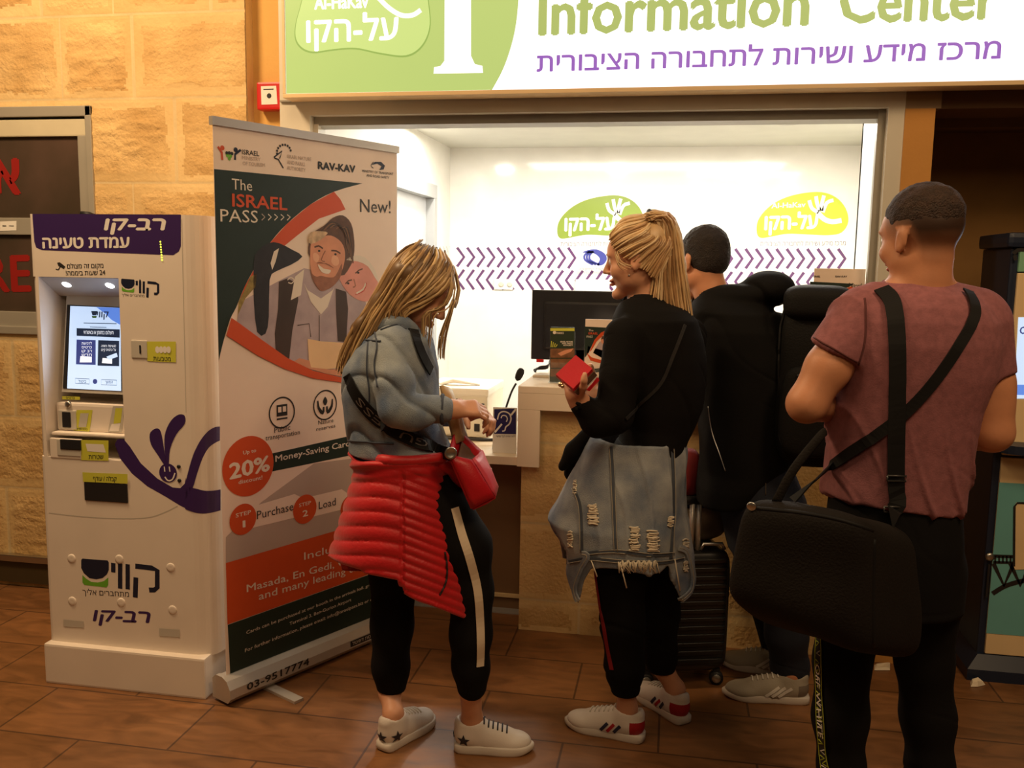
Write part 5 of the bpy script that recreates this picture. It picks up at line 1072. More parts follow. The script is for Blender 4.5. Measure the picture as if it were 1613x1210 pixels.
M_jet = mat('black_jersey', (.008, .0072, .007), .9, var=.1, bump=.15, bs=250, spec=.12); M_blackt = mat('black_trousers', (.008, .0075, .0075), .9, var=.1, bump=.1, bs=200, spec=.12)
M_denim = mat('blue_denim', srgb(84, 104, 134), .9, var=.3, vs=8, bump=.4, bs=420, col2=srgb(166, 174, 176)); M_denim2 = mat('grey_denim', srgb(96, 112, 134), .9, var=.3, vs=8, bump=.4, bs=420, col2=srgb(176, 180, 180)); M_jeans = mat('dark_jeans', srgb(26, 32, 46), .85, var=.25, bump=.2, bs=350)
M_puff = mat('red_puffer', srgb(196, 18, 26), .5, var=.08, vs=10, bump=.15, bs=90, sheen=.2); M_tee = mat('maroon_tee', srgb(144, 90, 94), .95, var=.14, vs=60, bump=.12, bs=260); M_cord = mat('strap_black', (.010, .0095, .0095), .65, spec=.2)
M_blond = [mat('hair_blond_a', srgb(166, 132, 90), .4, var=.2, vs=20), mat('hair_blond_b', srgb(116, 88, 58), .42, var=.2, vs=20), mat('hair_blond_c', srgb(206, 174, 124), .4, var=.15, vs=20)]
M_pale = [mat('hair_pale_a', srgb(214, 178, 128), .4, var=.15, vs=20), mat('hair_pale_b', srgb(176, 136, 92), .42, var=.2, vs=20), mat('hair_pale_c', srgb(228, 200, 156), .4, var=.1, vs=20)]
M_browd = mat('hair_cropped_brown', srgb(58, 38, 26), .7, var=.4, vs=60, bump=.8, bs=260); M_dark = mat('hair_cropped_dark', srgb(36, 26, 20), .7, var=.4, vs=60, bump=.8, bs=260); M_stub = mat('shaved_hair', srgb(112, 74, 52), .7, var=.25, vs=90, bump=.3, bs=400); M_stub2 = mat('faint_stubble', srgb(160, 108, 78), .65, var=.15, vs=90, bump=.2, bs=400)
M_swht = mat('trainer_white', srgb(224, 214, 204), .55, var=.04, bump=.05, bs=200); M_sole = mat('trainer_sole', srgb(214, 204, 192), .6, var=.05); M_lace = mat('lace_white', srgb(232, 226, 216), .7); M_sred = mat('trainer_red', srgb(170, 26, 34), .55); M_sgrey = mat('trainer_grey', srgb(170, 160, 142), .65, var=.08, bump=.1, bs=200); M_star = mat('patch_black', (.02, .02, .03), .5)
# ================================================================ woman in denim jacket
w1 = Person((690, 1178), 'woman in blue denim jacket with a red puffer jacket tied at her waist'); L = w1.L
tr1 = [(505, 612, 645, .09, .0), (520, 594, 668, .15, 0), (533, 576, 680, .185, 0), (548, 563, 685, .2, 0), (580, 546, 692, .205, 0), (620, 540, 692, .19, 0), (660, 544, 692, .175, 0), (690, 548, 702, .17, 0), (709, 550, 712, .175, 0)]
R1 = w1.rows(tr1)
body = Solid((-.55, -.42, -.01), (.5, .45, 1.75), .005)
body.stack(R1, .02, inset=.022); body.stack(w1.rows([(700, 562, 696, .145, 0), (740, 566, 712, .16, 0), (790, 572, 722, .16, 0), (830, 585, 735, .14, 0)]), .03, inset=.02)
legs = [([L(622, 800, .09), L(617, 930, .1), L(614, 1090, .08), *ank(w1, (602, 1184), (672, 1140), .25)], (.075, .05, .034, .031, .03)), ([L(690, 800, -.06), L(740, 925, -.07), L(741, 1085, -.06), *ank(w1, (717, 1180), (832, 1183), .25)], (.078, .05, .035, .032, .03))]
for p, r in legs: body.chain(p, r, .02)
arm_r = [L(622, 545, -.14), L(622, 648, -.215), L(706, 645, -.17)]; arm_l = [L(650, 548, .15), L(668, 650, .2), L(728, 652, .07)]
for a in (arm_r, arm_l): body.chain(a, (.042, .036, .026), .015)
hand(body, arm_r[2], (1, .25, .0), (.15, .6, -.8), .92, .8, 1); hand(body, arm_l[2], (.85, -.5, .1), (.0, -.3, -1), .92, .9, -1)
hd = head(body, L(656, 460, -.0), (.82, .16, -.5), (.55, .08, .84), .98, L(628, 528, 0), (.048, .056), True)
lp = hd['lips']; bd = w1.part('body', body.mesh(3), [M_skinA, M_lip], sel=lambda P: lp(P).astype(int)); face_bits(w1, hd, brow=(.2, .12, .06))
# trousers
tr = Solid((-.5, -.35, .1), (.45, .4, 1.05), .0055)
tr.stack(w1.rows([(700, 558, 700, .165, 0), (740, 562, 714, .175, 0), (790, 568, 728, .18, .01), (840, 578, 748, .17, .01)]), .03)
tr.chain([L(624, 800, .09), L(620, 900, .1), L(617, 985, .09), L(616, 1050, .085), L(616, 1084, .08)], (.095, .077, .066, .058, .048), .03)
tr.chain([L(692, 800, -.06), L(727, 860, -.075), L(742, 930, -.075), L(742, 1000, -.07), L(742, 1050, -.065), L(743, 1080, -.06)], (.1, .088, .066, .062, .055, .048), .03)
tr.cut(lambda x, y, z: (L(616, 1086, .08)[2]-z)+0*x+0*y)
f = ripples(5, 16, 12, 50); w1.part('trousers', tr.mesh(3), [M_blackt], disp=lambda P: .003*f(P))
m = MB(); M_stripe = mat('trouser_stripe', srgb(222, 204, 178), .7)
ribbon(m, w1.path([(716, 800), (727, 840), (740, 880), (752, 930), (756, 980), (757, 1020), (756, 1050)], ['trousers'], 6, .001), .026, .002, M_stripe); m.build('side_stripe', w1.e, label='cream stripe')
# denim jacket with sleeves
jk = Solid((-.45, -.38, .75), (.3, .38, 1.5), .005)
jk.stack(R1, .02); sl_ = [L(618, 548, -.13), L(620, 600, -.19), L(624, 642, -.21), L(650, 650, -.205), L(697, 645, -.175)]
jk.chain(sl_, (.066, .058, .055, .05, .041), .012); jk.chain([L(648, 550, .14), L(666, 645, .2), L(712, 652, .1)], (.065, .053, .04), .02)
jk.cut(lambda x, y, z: -(np.sqrt((x-L(646, 510)[0])**2+(y+.01)**2+((z-L(648, 505)[2])*.8)**2)-.062))
f2 = ripples(8, 18, 18, 70); crease = folds(3, (.6, 1, .9), 34); w1.part('denim_jacket', jk.mesh(3), [M_denim], disp=lambda P: .004*f2(P)-.011*np.clip(crease(P)-.1, 0, 1))
m = MB(); M_seam = mat('denim_seam', srgb(70, 78, 92), .85)
for pts in ([(560, 533), (580, 536), (600, 538)], [(580, 540), (578, 580), (582, 620), (580, 652)], [(590, 520), (594, 545), (590, 575), (595, 610)], [(549, 694), (585, 697), (620, 699)], [(600, 520), (625, 512), (640, 519)]): 
    q = w1.path(pts, ['denim_jacket'], 6, .0015); m.tube([p for p, _ in q], .0028, M_seam, 6) if len(q) > 1 else None
m.build('seams', w1.e)
m = MB(); c_ = [L(x, y, o) for x, y, o in ((600, 517, -.08), (618, 508, -.1), (638, 512, -.1), (651, 524, -.075), (662, 545, -.06))]; m.tube([w1.W(p) for p in sm(c_, 5, False)], .02, M_denim, 8, flat=((0, 0, 1), 1.25)); c_ = [L(600, 517, -.08), L(604, 508, 0), L(612, 507, .08), L(640, 512, .1), L(655, 530, .06)]; m.tube([w1.W(p) for p in sm(c_, 5, False)], .02, M_denim, 8, flat=((0, 0, 1), 1.25)); m.build('collar', w1.e)
m = MB(); cc = [w1.W(L(697, 645, -.175)+np.array([0, math.cos(t), math.sin(t)])*.041) for t in np.linspace(0, 6.283, 14)]; m.tube(cc, .006, M_seam, 6); m.build('cuff', w1.e)
# red puffer tied round the waist
rr = w1.rows([(704, 552, 714, .19, 0), (716, 554, 714, .2, 0), (728, 557, 711, .19, 0), (745, 559, 712, .2, 0), (780, 550, 717, .215, 0), (820, 537, 730, .225, 0), (850, 527, 737, .23, 0), (875, 517, 742, .235, 0), (915, 520, 750, .235, 0), (950, 525, 756, .235, 0), (980, 530, 758, .235, 0)])
HX = [500, 518, 535, 560, 575, 600, 628, 632, 660, 700, 731, 740, 752, 770]; HY = [872, 877, 884, 893, 902, 906, 912, 930, 946, 960, 974, 962, 945, 930]
def hem1(x, y, z): u, v = w1.pix(x, y, z); return np.where(y < .1, (v-np.interp(u, HX, HY))/510, (v-900)/510)
def front1(x, y, z): return np.minimum(x-(L(716, 760)[0]-.0), np.minimum(y+.26, (L(640, 742)[2]-z)))   # open at the front below the knot
rp = Solid((-.42, -.3, .3), (.25, .3, .98), .0045); rp.stack(rr, .01, shell=.022); rp.cut(hem1)
def quilt(P):
    u, v = w1.pix(P[:, 0], P[:, 1], P[:, 2]); side = u > 634; ph = np.where(side, (v-.38*(u-634))/14.5, (v-.18*(u-560)+6*np.sin(u/30))/23); q = np.abs(np.sin(np.pi*ph))**.6
    on = np.clip((v-735)/25, 0, 1); sw = np.where(np.abs(u-634) < 3, -.006, 0); return on*(.007*(q-.6))+sw*on+.004*f(P)+(1-on)*.006*np.sin(v/3.2+u/50)
w1.part('puffer_jacket', rp.mesh(2), [M_puff], disp=quilt, label='red quilted jacket tied by its sleeves')
m = MB(); q = w1.path([(556, 716), (600, 726), (650, 728), (700, 722)], ['puffer_jacket'], 6, .004); m.tube([p for p, _ in q], .016, M_puff, 8); q = w1.path([(556, 708), (600, 712), (650, 716), (690, 716)], ['puffer_jacket'], 6, .004); m.tube([p for p, _ in q], .013, M_puff, 8) if len(q) > 1 else None
kn = w1.W(L(716, 735, -.08)); m.tube([kn+np.array([-.06, -.05, .03]), kn+np.array([0, -.01, .0]), kn+np.array([.02, .02, -.06]), kn+np.array([.01, .03, -.14])], [.02, .028, .022, .018], M_puff, 10); m.build('tied_sleeves', w1.e)
m = MB(); q = w1.path([(700, 870), (703, 890), (702, 915), (692, 938)], ['puffer_jacket'], 6, .003); m.tube([p for p, _ in q], .003, M_black, 6) if len(q) > 1 else None; m.build('pocket_zip', w1.e)
# hair
hs = Solid((-.4, -.25, 1.1), (.2, .25, 1.72), .005); hq = hd['q']
hs.ell(hq(-.016, 0, .038), (.098, .08, .088), hd['M'], .01)
for sgn in (-1, 1):
    hs.chain([hq(.01, .07*sgn, .05), hq(-.01, .085*sgn, -.01), hq(-.03, .082*sgn, -.07)], (.026, .02, .014), .02)
    hs.chain([hq(-.06, .05*sgn, .03), L(602, 480, .05*sgn), L(572, 515, .055*sgn), L(552, 560, .05*sgn), L(546, 582, .045*sgn)], (.048, .036, .026, .016, .008), .02)
hs.chain([hq(-.06, 0, .03), L(600, 482, 0), L(566, 520, 0), L(548, 565, 0)], (.045, .034, .024, .012), .02)
hs.ell(hq(.105, 0, -.02), (.06, .062, .07), hd['M'], .015, True)
w1.part('hair', hs.mesh(2), [M_blond[1]])
m = MB(); K = []
for sgn in (-1, 1):
    K.append([hq(.02, .004*sgn, .137), hq(.055, .05*sgn, .11), hq(.058, .08*sgn, .05), hq(.025, .093*sgn, -.01), hq(-.015, .092*sgn, -.07), L(640, 516, .085*sgn)])
    K.append([hq(.0, .004*sgn, .138), hq(.025, .06*sgn, .115), hq(.02, .09*sgn, .05), hq(.0, .097*sgn, -.01), hq(-.03, .095*sgn, -.07), L(630, 520, .085*sgn)])
    K.append([hq(-.03, .004*sgn, .137), hq(-.03, .06*sgn, .11), hq(-.035, .092*sgn, .05), hq(-.04, .095*sgn, -.01), L(620, 492, .095*sgn), L(612, 516, .09*sgn)])
    K.append([hq(-.06, .004*sgn, .128), hq(-.075, .06*sgn, .09), hq(-.085, .08*sgn, .03), L(606, 470, .085*sgn), L(578, 512, .085*sgn), L(554, 560, .075*sgn), L(545, 585, .06*sgn)])
    K.append([hq(-.08, .0, .115), hq(-.105, .04*sgn, .06), L(606, 440, .045*sgn), L(584, 480, .045*sgn), L(560, 520, .04*sgn), L(544, 560, .03*sgn), L(541, 588, .03*sgn)])
WG = lambda gs: [[w1.W(p) for p in g] for g in gs]
strands(m, WG(K[:5]), 330, .0046, .0015, M_blond, 1, jit=.009); strands(m, WG(K[5:]), 220, .0046, .0015, M_blond, 2, jit=.009)
strands(m, WG([[hq(.05, -.03, .125), hq(.095, -.045, .08), hq(.115, -.052, .03), L(716, 470, -.07), L(709, 497, -.06), L(703, 530, -.06), L(701, 560, -.055)], [hq(.06, -.01, .125), hq(.105, -.03, .08), hq(.12, -.045, .02), L(712, 478, -.06), L(702, 505, -.06), L(690, 535, -.06), L(688, 568, -.055)]]), 11, .0028, .001, M_blond, 3, jit=.004)
strands(m, WG([[hq(.05, -.04, .12), hq(.09, -.065, .07), hq(.095, -.078, .01), L(684, 490, -.085), L(676, 520, -.08), L(672, 560, -.07)], [hq(.045, -.05, .11), hq(.075, -.078, .06), hq(.08, -.085, .0), L(668, 495, -.09), L(668, 525, -.08), L(664, 550, -.075)]]), 10, .0028, .001, M_blond, 4, jit=.006)
m.build('hair_strands', w1.e)
# trainers with a black star on the heel
def star_deco(tr, h, d, sd, k, fin):
    m = MB(); r = tr.ray_cast(Vector(h-d*.2+np.array([0, 0, .05])), Vector(d))
    for s_, dirv, org in ((0, d, h-d*.2), (1, sd, h+d*.03-sd*.2), (-1, -sd, h+d*.03+sd*.2)):
        pts = []
        for i in range(10):
            a = math.pi/2+i*math.pi/5; rad = .021 if i % 2 == 0 else .009; side_ = np.cross(dirv, (0, 0, 1)); o = org+side_*rad*math.cos(a)+np.array([0, 0, .05+rad*math.sin(a)]); x = tr.ray_cast(Vector(o), Vector(dirv)); pts.append(np.array(x[0])+np.array(x[1])*.0025 if x[0] is not None else None)
        if all(p is not None for p in pts): x = tr.ray_cast(Vector(org+np.array([0, 0, .05])), Vector(dirv)); c = np.array(x[0])+np.array(x[1])*.003 if x[0] is not None else np.mean(pts, 0); m.add(pts+[c], [(i, (i+1) % 10, 10) for i in range(10)], M_star)
    if m.v: fin(m, 'star_patch')
shoe(w1, (602, 1184), (672, 1140), (M_swht, M_sole, M_lace, None), .25, .045, 1, .09, star_deco); shoe(w1, (717, 1180), (832, 1183), (M_swht, M_sole, M_star, None), .25, .046, 1, .09, star_deco)
# ---------------------------------------------------------------- her red handbag on a lettered strap
hb = empty('handbag', w1.W(L(742, 760, -.14)), RYAW, label='red shoulder bag hanging open on a wide lettered black strap', cat='handbag')
M_bag = mat('bag_red', srgb(186, 22, 34), .4, var=.06, bump=.1, bs=200); M_bagp = mat('bag_pink', srgb(210, 70, 88), .45, var=.05); M_lin = mat('bag_lining', srgb(96, 66, 48), .8)
n_ = [L(707, 716, -.19), L(744, 801, -.19), L(779, 783, -.17), L(743, 724, -.17)]; fq = [L(719, 674, -.1), L(752, 786, -.08), L(783, 768, -.06), L(758, 710, -.06)]
def quadslab(m, q, th, mm, nn=6):
    """a slightly pillowed panel with thickness from four corners"""
    a, b, c, d = [np.array(w1.W(p)) for p in q]; nrm = unit(np.cross(b-a, d-a)); vs = []
    for sgn in (0, 1):
        for i in range(nn+1):
            for j in range(nn+1):
                u, v = i/nn, j/nn; p = (a*(1-u)+b*u)*(1-v)+(d*(1-u)+c*u)*v; bul = .012*math.sin(math.pi*u)*math.sin(math.pi*v); vs.append(p+nrm*(bul+(th if sgn else 0)))
    k = (nn+1)**2; id_ = lambda s_, i, j: s_*k+i*(nn+1)+j; fs = [(id_(s_, i, j), id_(s_, i+1, j), id_(s_, i+1, j+1), id_(s_, i, j+1)) for s_ in (0, 1) for i in range(nn) for j in range(nn)]
    ed = [(i, 0) for i in range(nn)]+[(nn, j) for j in range(nn)]+[(nn-i, nn) for i in range(nn)]+[(0, nn-j) for j in range(nn)]
    fs += [(id_(0, *ed[i]), id_(0, *ed[(i+1) % len(ed)]), id_(1, *ed[(i+1) % len(ed)]), id_(1, *ed[i])) for i in range(len(ed))]; m.add(vs, fs, mm, True)
m = MB(); quadslab(m, n_, .006, M_bag); quadslab(m, fq, .006, M_bag); quadslab(m, [n_[1], fq[1], fq[2], n_[2]], .006, M_bag); quadslab(m, [n_[0], fq[0], fq[1], n_[1]], .006, M_bag); m.build('bag_body', hb)
m = MB(); quadslab(m, [n_[3], n_[2], fq[2], fq[3]], .006, M_bagp); m.build('gusset', hb, label='pink side gusset')
m = MB(); ins = lambda p, c, t: np.array(p)*(1-t)+np.array(c)*t; cc = np.mean(n_+fq, 0); quadslab(m, [ins(n_[0], cc, .3), ins(fq[0], cc, .3), ins(fq[3], cc, .3), ins(n_[3], cc, .3)], .003, M_lin); m.build('lining', hb)
m = MB(); M_gold = mat('chain_gold', (.75, .6, .35), .3, 1.)
for i in range(9): t = i/8; p = w1.W(L(757+15*t, 714+26*t, -.05)); m.lathe([(.004, -.004), (.007, 0), (.004, .004)], p, M_gold, 8, axis=(math.sin(i*2), math.cos(i*2), .3))
m.build('chain', hb)
m = MB(); m.lathe([(.016, -.003), (.019, 0), (.016, .003), (.012, 0)], w1.W(L(710, 714, -.2)), M_steel, 16, axis=(.4, -1, 0)); m.build('ring', hb)
p1 = w1.path([(549, 590), (558, 612), (570, 632), (590, 655), (614, 674), (640, 688), (668, 701), (690, 710)], ['denim_jacket', 'puffer_jacket'], 8, .006); e1 = w1.W(L(708, 716, -.195)); p1 = p1+[(e1, p1[-1][1])]
m = MB(); ribbon(m, p1, .038, .004, M_cord); 
p2 = w1.path([(650, 522), (655, 540), (664, 562), (676, 585)], ['denim_jacket'], 6, .006); ribbon(m, p2, .034, .004, M_cord); m.build('strap', hb, label='wide black strap')
m = MB(); M_let = mat('strap_letters', srgb(120, 112, 108), .5); q1 = [(p+n*.0045, n) for p, n in p1]; k = len(q1)
text_on(m, q1[int(k*.62):int(k*.92)], 'GU', .022, M_let, .1, .75, True); text_on(m, q1[int(k*.24):int(k*.52)], 'ESS', .022, M_let, .05, .95, True); m.build('strap_letters', hb)
m = MB(); i = int(k*.55); p, nn = q1[i]; t = unit(q1[i+1][0]-q1[i-1][0]); sdv = np.cross(nn, t)
m.tube([p+t*a*.02+sdv*b*.024+nn*.002 for a, b in ((-1, -1), (1, -1), (1, 1), (-1, 1), (-1, -1))], .0025, M_steel, 6); m.build('buckle', hb)
bk = empty('notebook', w1.W(L(712, 650, -.14)), label='tan booklets held in the denim-jacketed woman\'s hands', cat='booklet')
M_tan = mat('booklet_tan', srgb(196, 160, 112), .7, var=.1)
m = MB(); quadslab(m, [L(692, 608, -.1), L(714, 700, -.12), L(728, 694, -.09), L(703, 612, -.07)], .012, M_tan); m.build('cover', bk)
m = MB(); quadslab(m, [L(700, 612, -.085), L(722, 694, -.105), L(733, 690, -.08), L(708, 614, -.06)], .01, M_paper); m.build('pages', bk)
# ================================================================ woman with the ponytail
w2 = Person((990, 1160), 'ponytailed woman in black sweater with grey denim jacket tied at her waist'); L = w2.L
tr2 = [(462, 990, 1035, .07, .03), (474, 978, 1052, .11, .03), (486, 972, 1078, .15, .03), (502, 966, 1095, .18, .03), (530, 962, 1105, .185, .03), (565, 958, 1110, .185, .03), (600, 960, 1110, .18, .03), (640, 965, 1104, .17, .03), (670, 978, 1092, .16, .03), (690, 978, 1082, .158, .03), (712, 972, 1076, .158, .03)]
R2 = w2.rows(tr2); body = Solid((-.5, -.45, -.01), (.5, .5, 1.85), .005)
body.stack(R2, .02, inset=.022); body.stack(w2.rows([(690, 975, 1076, .15, .03), (740, 955, 1072, .16, .03), (790, 945, 1072, .165, .03), (840, 948, 1066, .15, .03)]), .03, inset=.02)
hlL, toL, hlR, toR = (1013, 1168), (901, 1142), (1079, 1142), (1016, 1098)
body.chain([L(985, 800, -.03), L(980, 930, -.05), L(985, 1070, -.02), *ank(w2, hlL, toL)], (.075, .05, .035, .031, .03), .02); body.chain([L(1035, 800, .1), L(1044, 930, .11), L(1043, 1050, .14), *ank(w2, hlR, toR)], (.075, .05, .035, .031, .03), .02)
aL = [L(982, 535, -.1), L(966, 662, -.16), L(912, 634, -.17)]; aR = [L(1085, 530, .16), L(1050, 650, .24), L(945, 630, .06)]
for a in (aL, aR): body.chain(a, (.042, .036, .025), .015)
body.cone(L(916, 636, -.172), L(904, 624, -.185), .027, .02, .015).cone(L(917, 634, -.175), L(914, 620, -.195), .024, .016, .015).cone(L(908, 634, -.17), L(897, 620, -.18), .022, .014, .015)
body.chain([L(913, 624, -.2), L(919, 609, -.245), L(920, 599, -.262), L(921, 590, -.262)], (.0135, .0115, .0105, .0085), .006)
for i_, (x0_, y0_) in enumerate(((896, 618), (899, 616), (903, 617), (907, 618))): body.chain([L(x0_, y0_, -.185+.012*i_), L(x0_-7+i_*3, y0_-16, -.15+.014*i_), L(x0_-2+i_*3, y0_-30, -.115+.014*i_), L(x0_+6+i_*2, y0_-38-i_, -.1+.014*i_)], (.0105, .0098, .009, .0075), .004); hand(body, aR[2], (-.9, .1, .4), (-.2, -.5, .8), .92, .8, 1)
hd = head(body, L(1005, 409, .02), (-.94, .30, -.13), (-.1, .04, 1), .98, L(1018, 480, .03), (.047, .058), True)
lp = hd['lips']; w2.part('body', body.mesh(3), [M_skinA, M_lip], sel=lambda P: lp(P).astype(int)); face_bits(w2, hd, brow=(.2, .12, .06))
sw = Solid((-.45, -.42, .8), (.4, .45, 1.6), .005); sw.stack(R2, .02)
sw.chain([L(984, 532, -.1), L(976, 590, -.13), L(966, 655, -.155), L(942, 662, -.16), L(916, 638, -.17)], (.066, .06, .058, .052, .036), .016); sw.chain([L(1083, 532, .15), L(1055, 650, .23), L(960, 632, .08)], (.066, .055, .04), .016)
sw.cut(lambda x, y, z: -(np.sqrt((x-L(1014, 470)[0])**2+(y-.03)**2+((z-L(1012, 462)[2])*.7)**2)-.062))
f3 = ripples(21, 18, 14, 60); cr = folds(12, (.5, 1, .9), 30); w2.part('sweater', sw.mesh(3), [M_jet], disp=lambda P: .004*f3(P)-.011*np.clip(cr(P)-.1, 0, 1))
m = MB(); c_ = [w2.W(L(916, 638, -.17)+np.array([.2*math.cos(t)*.04, math.cos(t)*.036, math.sin(t)*.03])) for t in np.linspace(0, 6.283, 18)]
for i in range(18): m.tube([c_[i], c_[i]+np.array([-.006, 0, .012])+.006*np.array([math.sin(i*3), 0, math.cos(i*2)])], [.007, .004], M_jet, 6)
m.build('frilled_cuff', w2.e)
tr = Solid((-.4, -.35, .1), (.4, .45, 1.1), .0055); tr.stack(w2.rows([(695, 974, 1074, .155, .03), (740, 952, 1070, .165, .03), (790, 943, 1072, .17, .03), (850, 945, 1072, .16, .03)]), .03)
tr.chain([L(985, 810, -.03), L(978, 900, -.05), L(981, 980, -.045), L(984, 1050, -.03), L(985, 1082, -.02)], (.1, .078, .068, .06, .048), .03); tr.chain([L(1036, 810, .1), L(1040, 900, .11), L(1038, 970, .12), L(1041, 1030, .135), L(1043, 1054, .14)], (.085, .075, .066, .056, .046), .03)
tr.cut(lambda x, y, z: np.where(y < .06, L(985, 1092, -.02)[2]-z, L(1043, 1056, .14)[2]-z)); cr2 = folds(31, (.3, .2, 1), 26); w2.part('trousers', tr.mesh(3), [M_blackt], disp=lambda P: .004*f3(P)-.008*np.clip(cr2(P)-.4, 0, 1))
m = MB(); ribbon(m, w2.path([(938, 900), (942, 940), (950, 980), (957, 1020), (964, 1055)], ['trousers'], 6, .001), .016, .002, mat('stripe_dark_red', srgb(140, 18, 26), .7)); m.build('side_stripe', w2.e, label='dark red stripe')
# denim jacket hanging from the waist
rr = w2.rows([(672, 966, 1076, .165, .03), (690, 930, 1078, .175, .03), (705, 921, 1080, .18, .03), (740, 906, 1078, .195, .03), (775, 886, 1078, .205, .03), (800, 872, 1080, .21, .03), (816, 861, 1084, .215, .03), (850, 868, 1088, .215, .03), (866, 876, 1090, .215, .03), (910, 884, 1093, .215, .03), (955, 890, 1094, .21, .03)])
HX2 = [858, 866, 880, 891, 893, 899, 911, 916, 921, 932, 980, 1020, 1040, 1052, 1064, 1073, 1082, 1091, 1098]; HY2 = [814, 826, 848, 868, 904, 926, 950, 935, 914, 895, 899, 905, 902, 890, 926, 946, 938, 922, 915]
dj = Solid((-.4, -.28, .3), (.3, .34, 1.02), .0045); dj.stack(rr, .01, shell=.014)
def hem2(x, y, z): u, v = w2.pix(x, y, z); return np.where(y < .12, (v-np.interp(u, HX2, HY2))/490, (v-880)/490)
dj.cut(hem2); f4 = ripples(41, 18, 14, 60); cr3 = folds(44, (1, .4, .15), 42)
w2.part('tied_jacket', dj.mesh(2), [M_denim2], disp=lambda P: .006*f4(P)+.010*np.clip(cr3(P)-.1, 0, 1), label='faded grey denim jacket with rips')
m = MB(); M_seam2 = mat('denim_seam_grey', srgb(74, 82, 94), .85); M_stitch = mat('denim_stitch', srgb(176, 168, 150), .85)
for pts in ([(963, 704), (966, 760), (968, 820), (970, 868)], [(1058, 704), (1060, 760), (1060, 830), (1056, 880)], [(904, 770), (915, 800), (917, 870)], [(921, 872), (970, 868), (1020, 874), (1062, 872)], [(897, 885), (930, 880), (980, 884), (1040, 886), (1076, 880)]):
    q = w2.path(pts, ['tied_jacket'], 6, .0015); ribbon(m, q, .011, .002, M_seam2)
    for s_ in (-.005, .005): m.tube([p+np.array([s_, 0, s_ if abs(pts[0][0]-pts[-1][0]) > 60 else 0])+n*.002 for p, n in q], .0011, M_stitch, 5) if len(q) > 1 else None
m.build('seams', w2.e)
M_fray = mat('frayed_threads', srgb(222, 210, 186), .9, var=.1); rg = np.random.default_rng(4)
for cx_, cy_, w_, h_ in ((935, 812, 19, 32), (999, 850, 19, 38), (1028, 853, 22, 32), (1056, 822, 12, 14), (899, 850, 9, 24), (907, 768, 6, 20), (1079, 860, 12, 16), (1079, 893, 9, 16)):
    m = MB()
    for i in range(int(h_/2.0)):
        y_ = cy_-h_/2+i*2.0+rg.normal()*.5; a = cx_-w_/2*(1-.5*rg.random()); b_ = cx_+w_/2*(1-.5*rg.random()); q = w2.path([(a, y_), ((a+b_)/2, y_+rg.normal()*1.2), (b_, y_+rg.normal()*.8)], ['tied_jacket'], 3, .002+.003*rg.random()); m.tube([p for p, _ in q], .0027, M_fray, 5) if len(q) > 1 else None
    if m.v: m.build('rip', w2.e, label='cream frayed rip')
m = MB()
for i in range(46):
    x_ = 974+i*1.34; h0 = w2.hit(x_, 884+2*math.sin(i), ['tied_jacket'])
    if h0: p = h0[0]+h0[1]*.004; m.tube([p, p+np.array([rg.normal()*.003, 0, -.014]), p+np.array([rg.normal()*.006, 0, -.026-.012*rg.random()])], [.0024, .002, .001], M_fray, 5)
for x_, y_, ln in ((1063, 880, .1), (978, 890, .07), (932, 882, .05)):
    h0 = w2.hit(x_, y_, ['tied_jacket']); 
    if h0: p = h0[0]+h0[1]*.005; m.tube([p, p+np.array([.01, 0, -ln*.5]), p+np.array([.02, 0, -ln])], .0022, M_fray, 5)
m.build('fringe', w2.e)
m = MB()
for pts in ([(912, 948), (906, 925), (916, 895), (926, 876), (918, 872)], [(1072, 944), (1086, 930), (1090, 905), (1080, 870), (1068, 862)]):
    m = MB(); q = w2.path(pts, ['tied_jacket'], 6, .002); ribbon(m, q, .02, .006, M_denim2)
    if len(q) > 1: m.tube([p+n*.006 for p, n in q], .0014, M_stitch, 5); m.build('cuff', w2.e)
# hair pulled back into a high ponytail
hq = hd['q']; hs = Solid((-.3, -.2, 1.2), (.35, .3, 1.85), .004)
hs.ell(hq(-.02, 0, .045), (.098, .081, .088), hd['M'], .01); hs.chain([hq(-.075, 0, .09), w2.L(1024, 345, .015)], (.032, .02), .03); hs.ell(hq(-.06, 0, -.02), (.05, .058, .055), hd['M'], .02)
hs.ell(hq(.085, 0, -.045), (.075, .1, .095), hd['M'], .01, True)
hs.chain([L(1026, 346, .02), L(1043, 350, .01), L(1056, 376, .02), L(1062, 420, .0), L(1066, 470, .0), L(1074, 515, .0)], (.014, .018, .026, .034, .03, .008), .02)
w2.part('hair', hs.mesh(2), [M_pale[0]])
m = MB(); K = []
for sgn in (-1, 1):
    tie = L(1022, 345, .015); K += [[hq(.07, .01*sgn, .09), hq(.03, .012*sgn, .132), hq(-.03, .012*sgn, .135), tie], [hq(.077, .045*sgn, .075), hq(.03, .058*sgn, .105), hq(-.04, .045*sgn, .115), tie], [hq(.058, .07*sgn, .04), hq(.01, .085*sgn, .06), hq(-.05, .07*sgn, .085), tie], [hq(.03, .077*sgn, .012), hq(-.02, .084*sgn, .03), hq(-.075, .06*sgn, .06), tie], [hq(-.03, .072*sgn, -.04), hq(-.065, .064*sgn, .0), hq(-.1, .045*sgn, .05), tie], [hq(-.05, .06*sgn, -.06), hq(-.085, .055*sgn, -.01), hq(-.115, .035*sgn, .05), tie], [hq(-.06, .03*sgn, -.075), hq(-.1, .03*sgn, -.02), hq(-.122, .015*sgn, .05), tie], [hq(-.065, .0*sgn, -.075), hq(-.105, .0*sgn, -.02), hq(-.125, .0*sgn, .05), tie]]
WG = lambda gs: [[w2.W(p) for p in g] for g in gs]
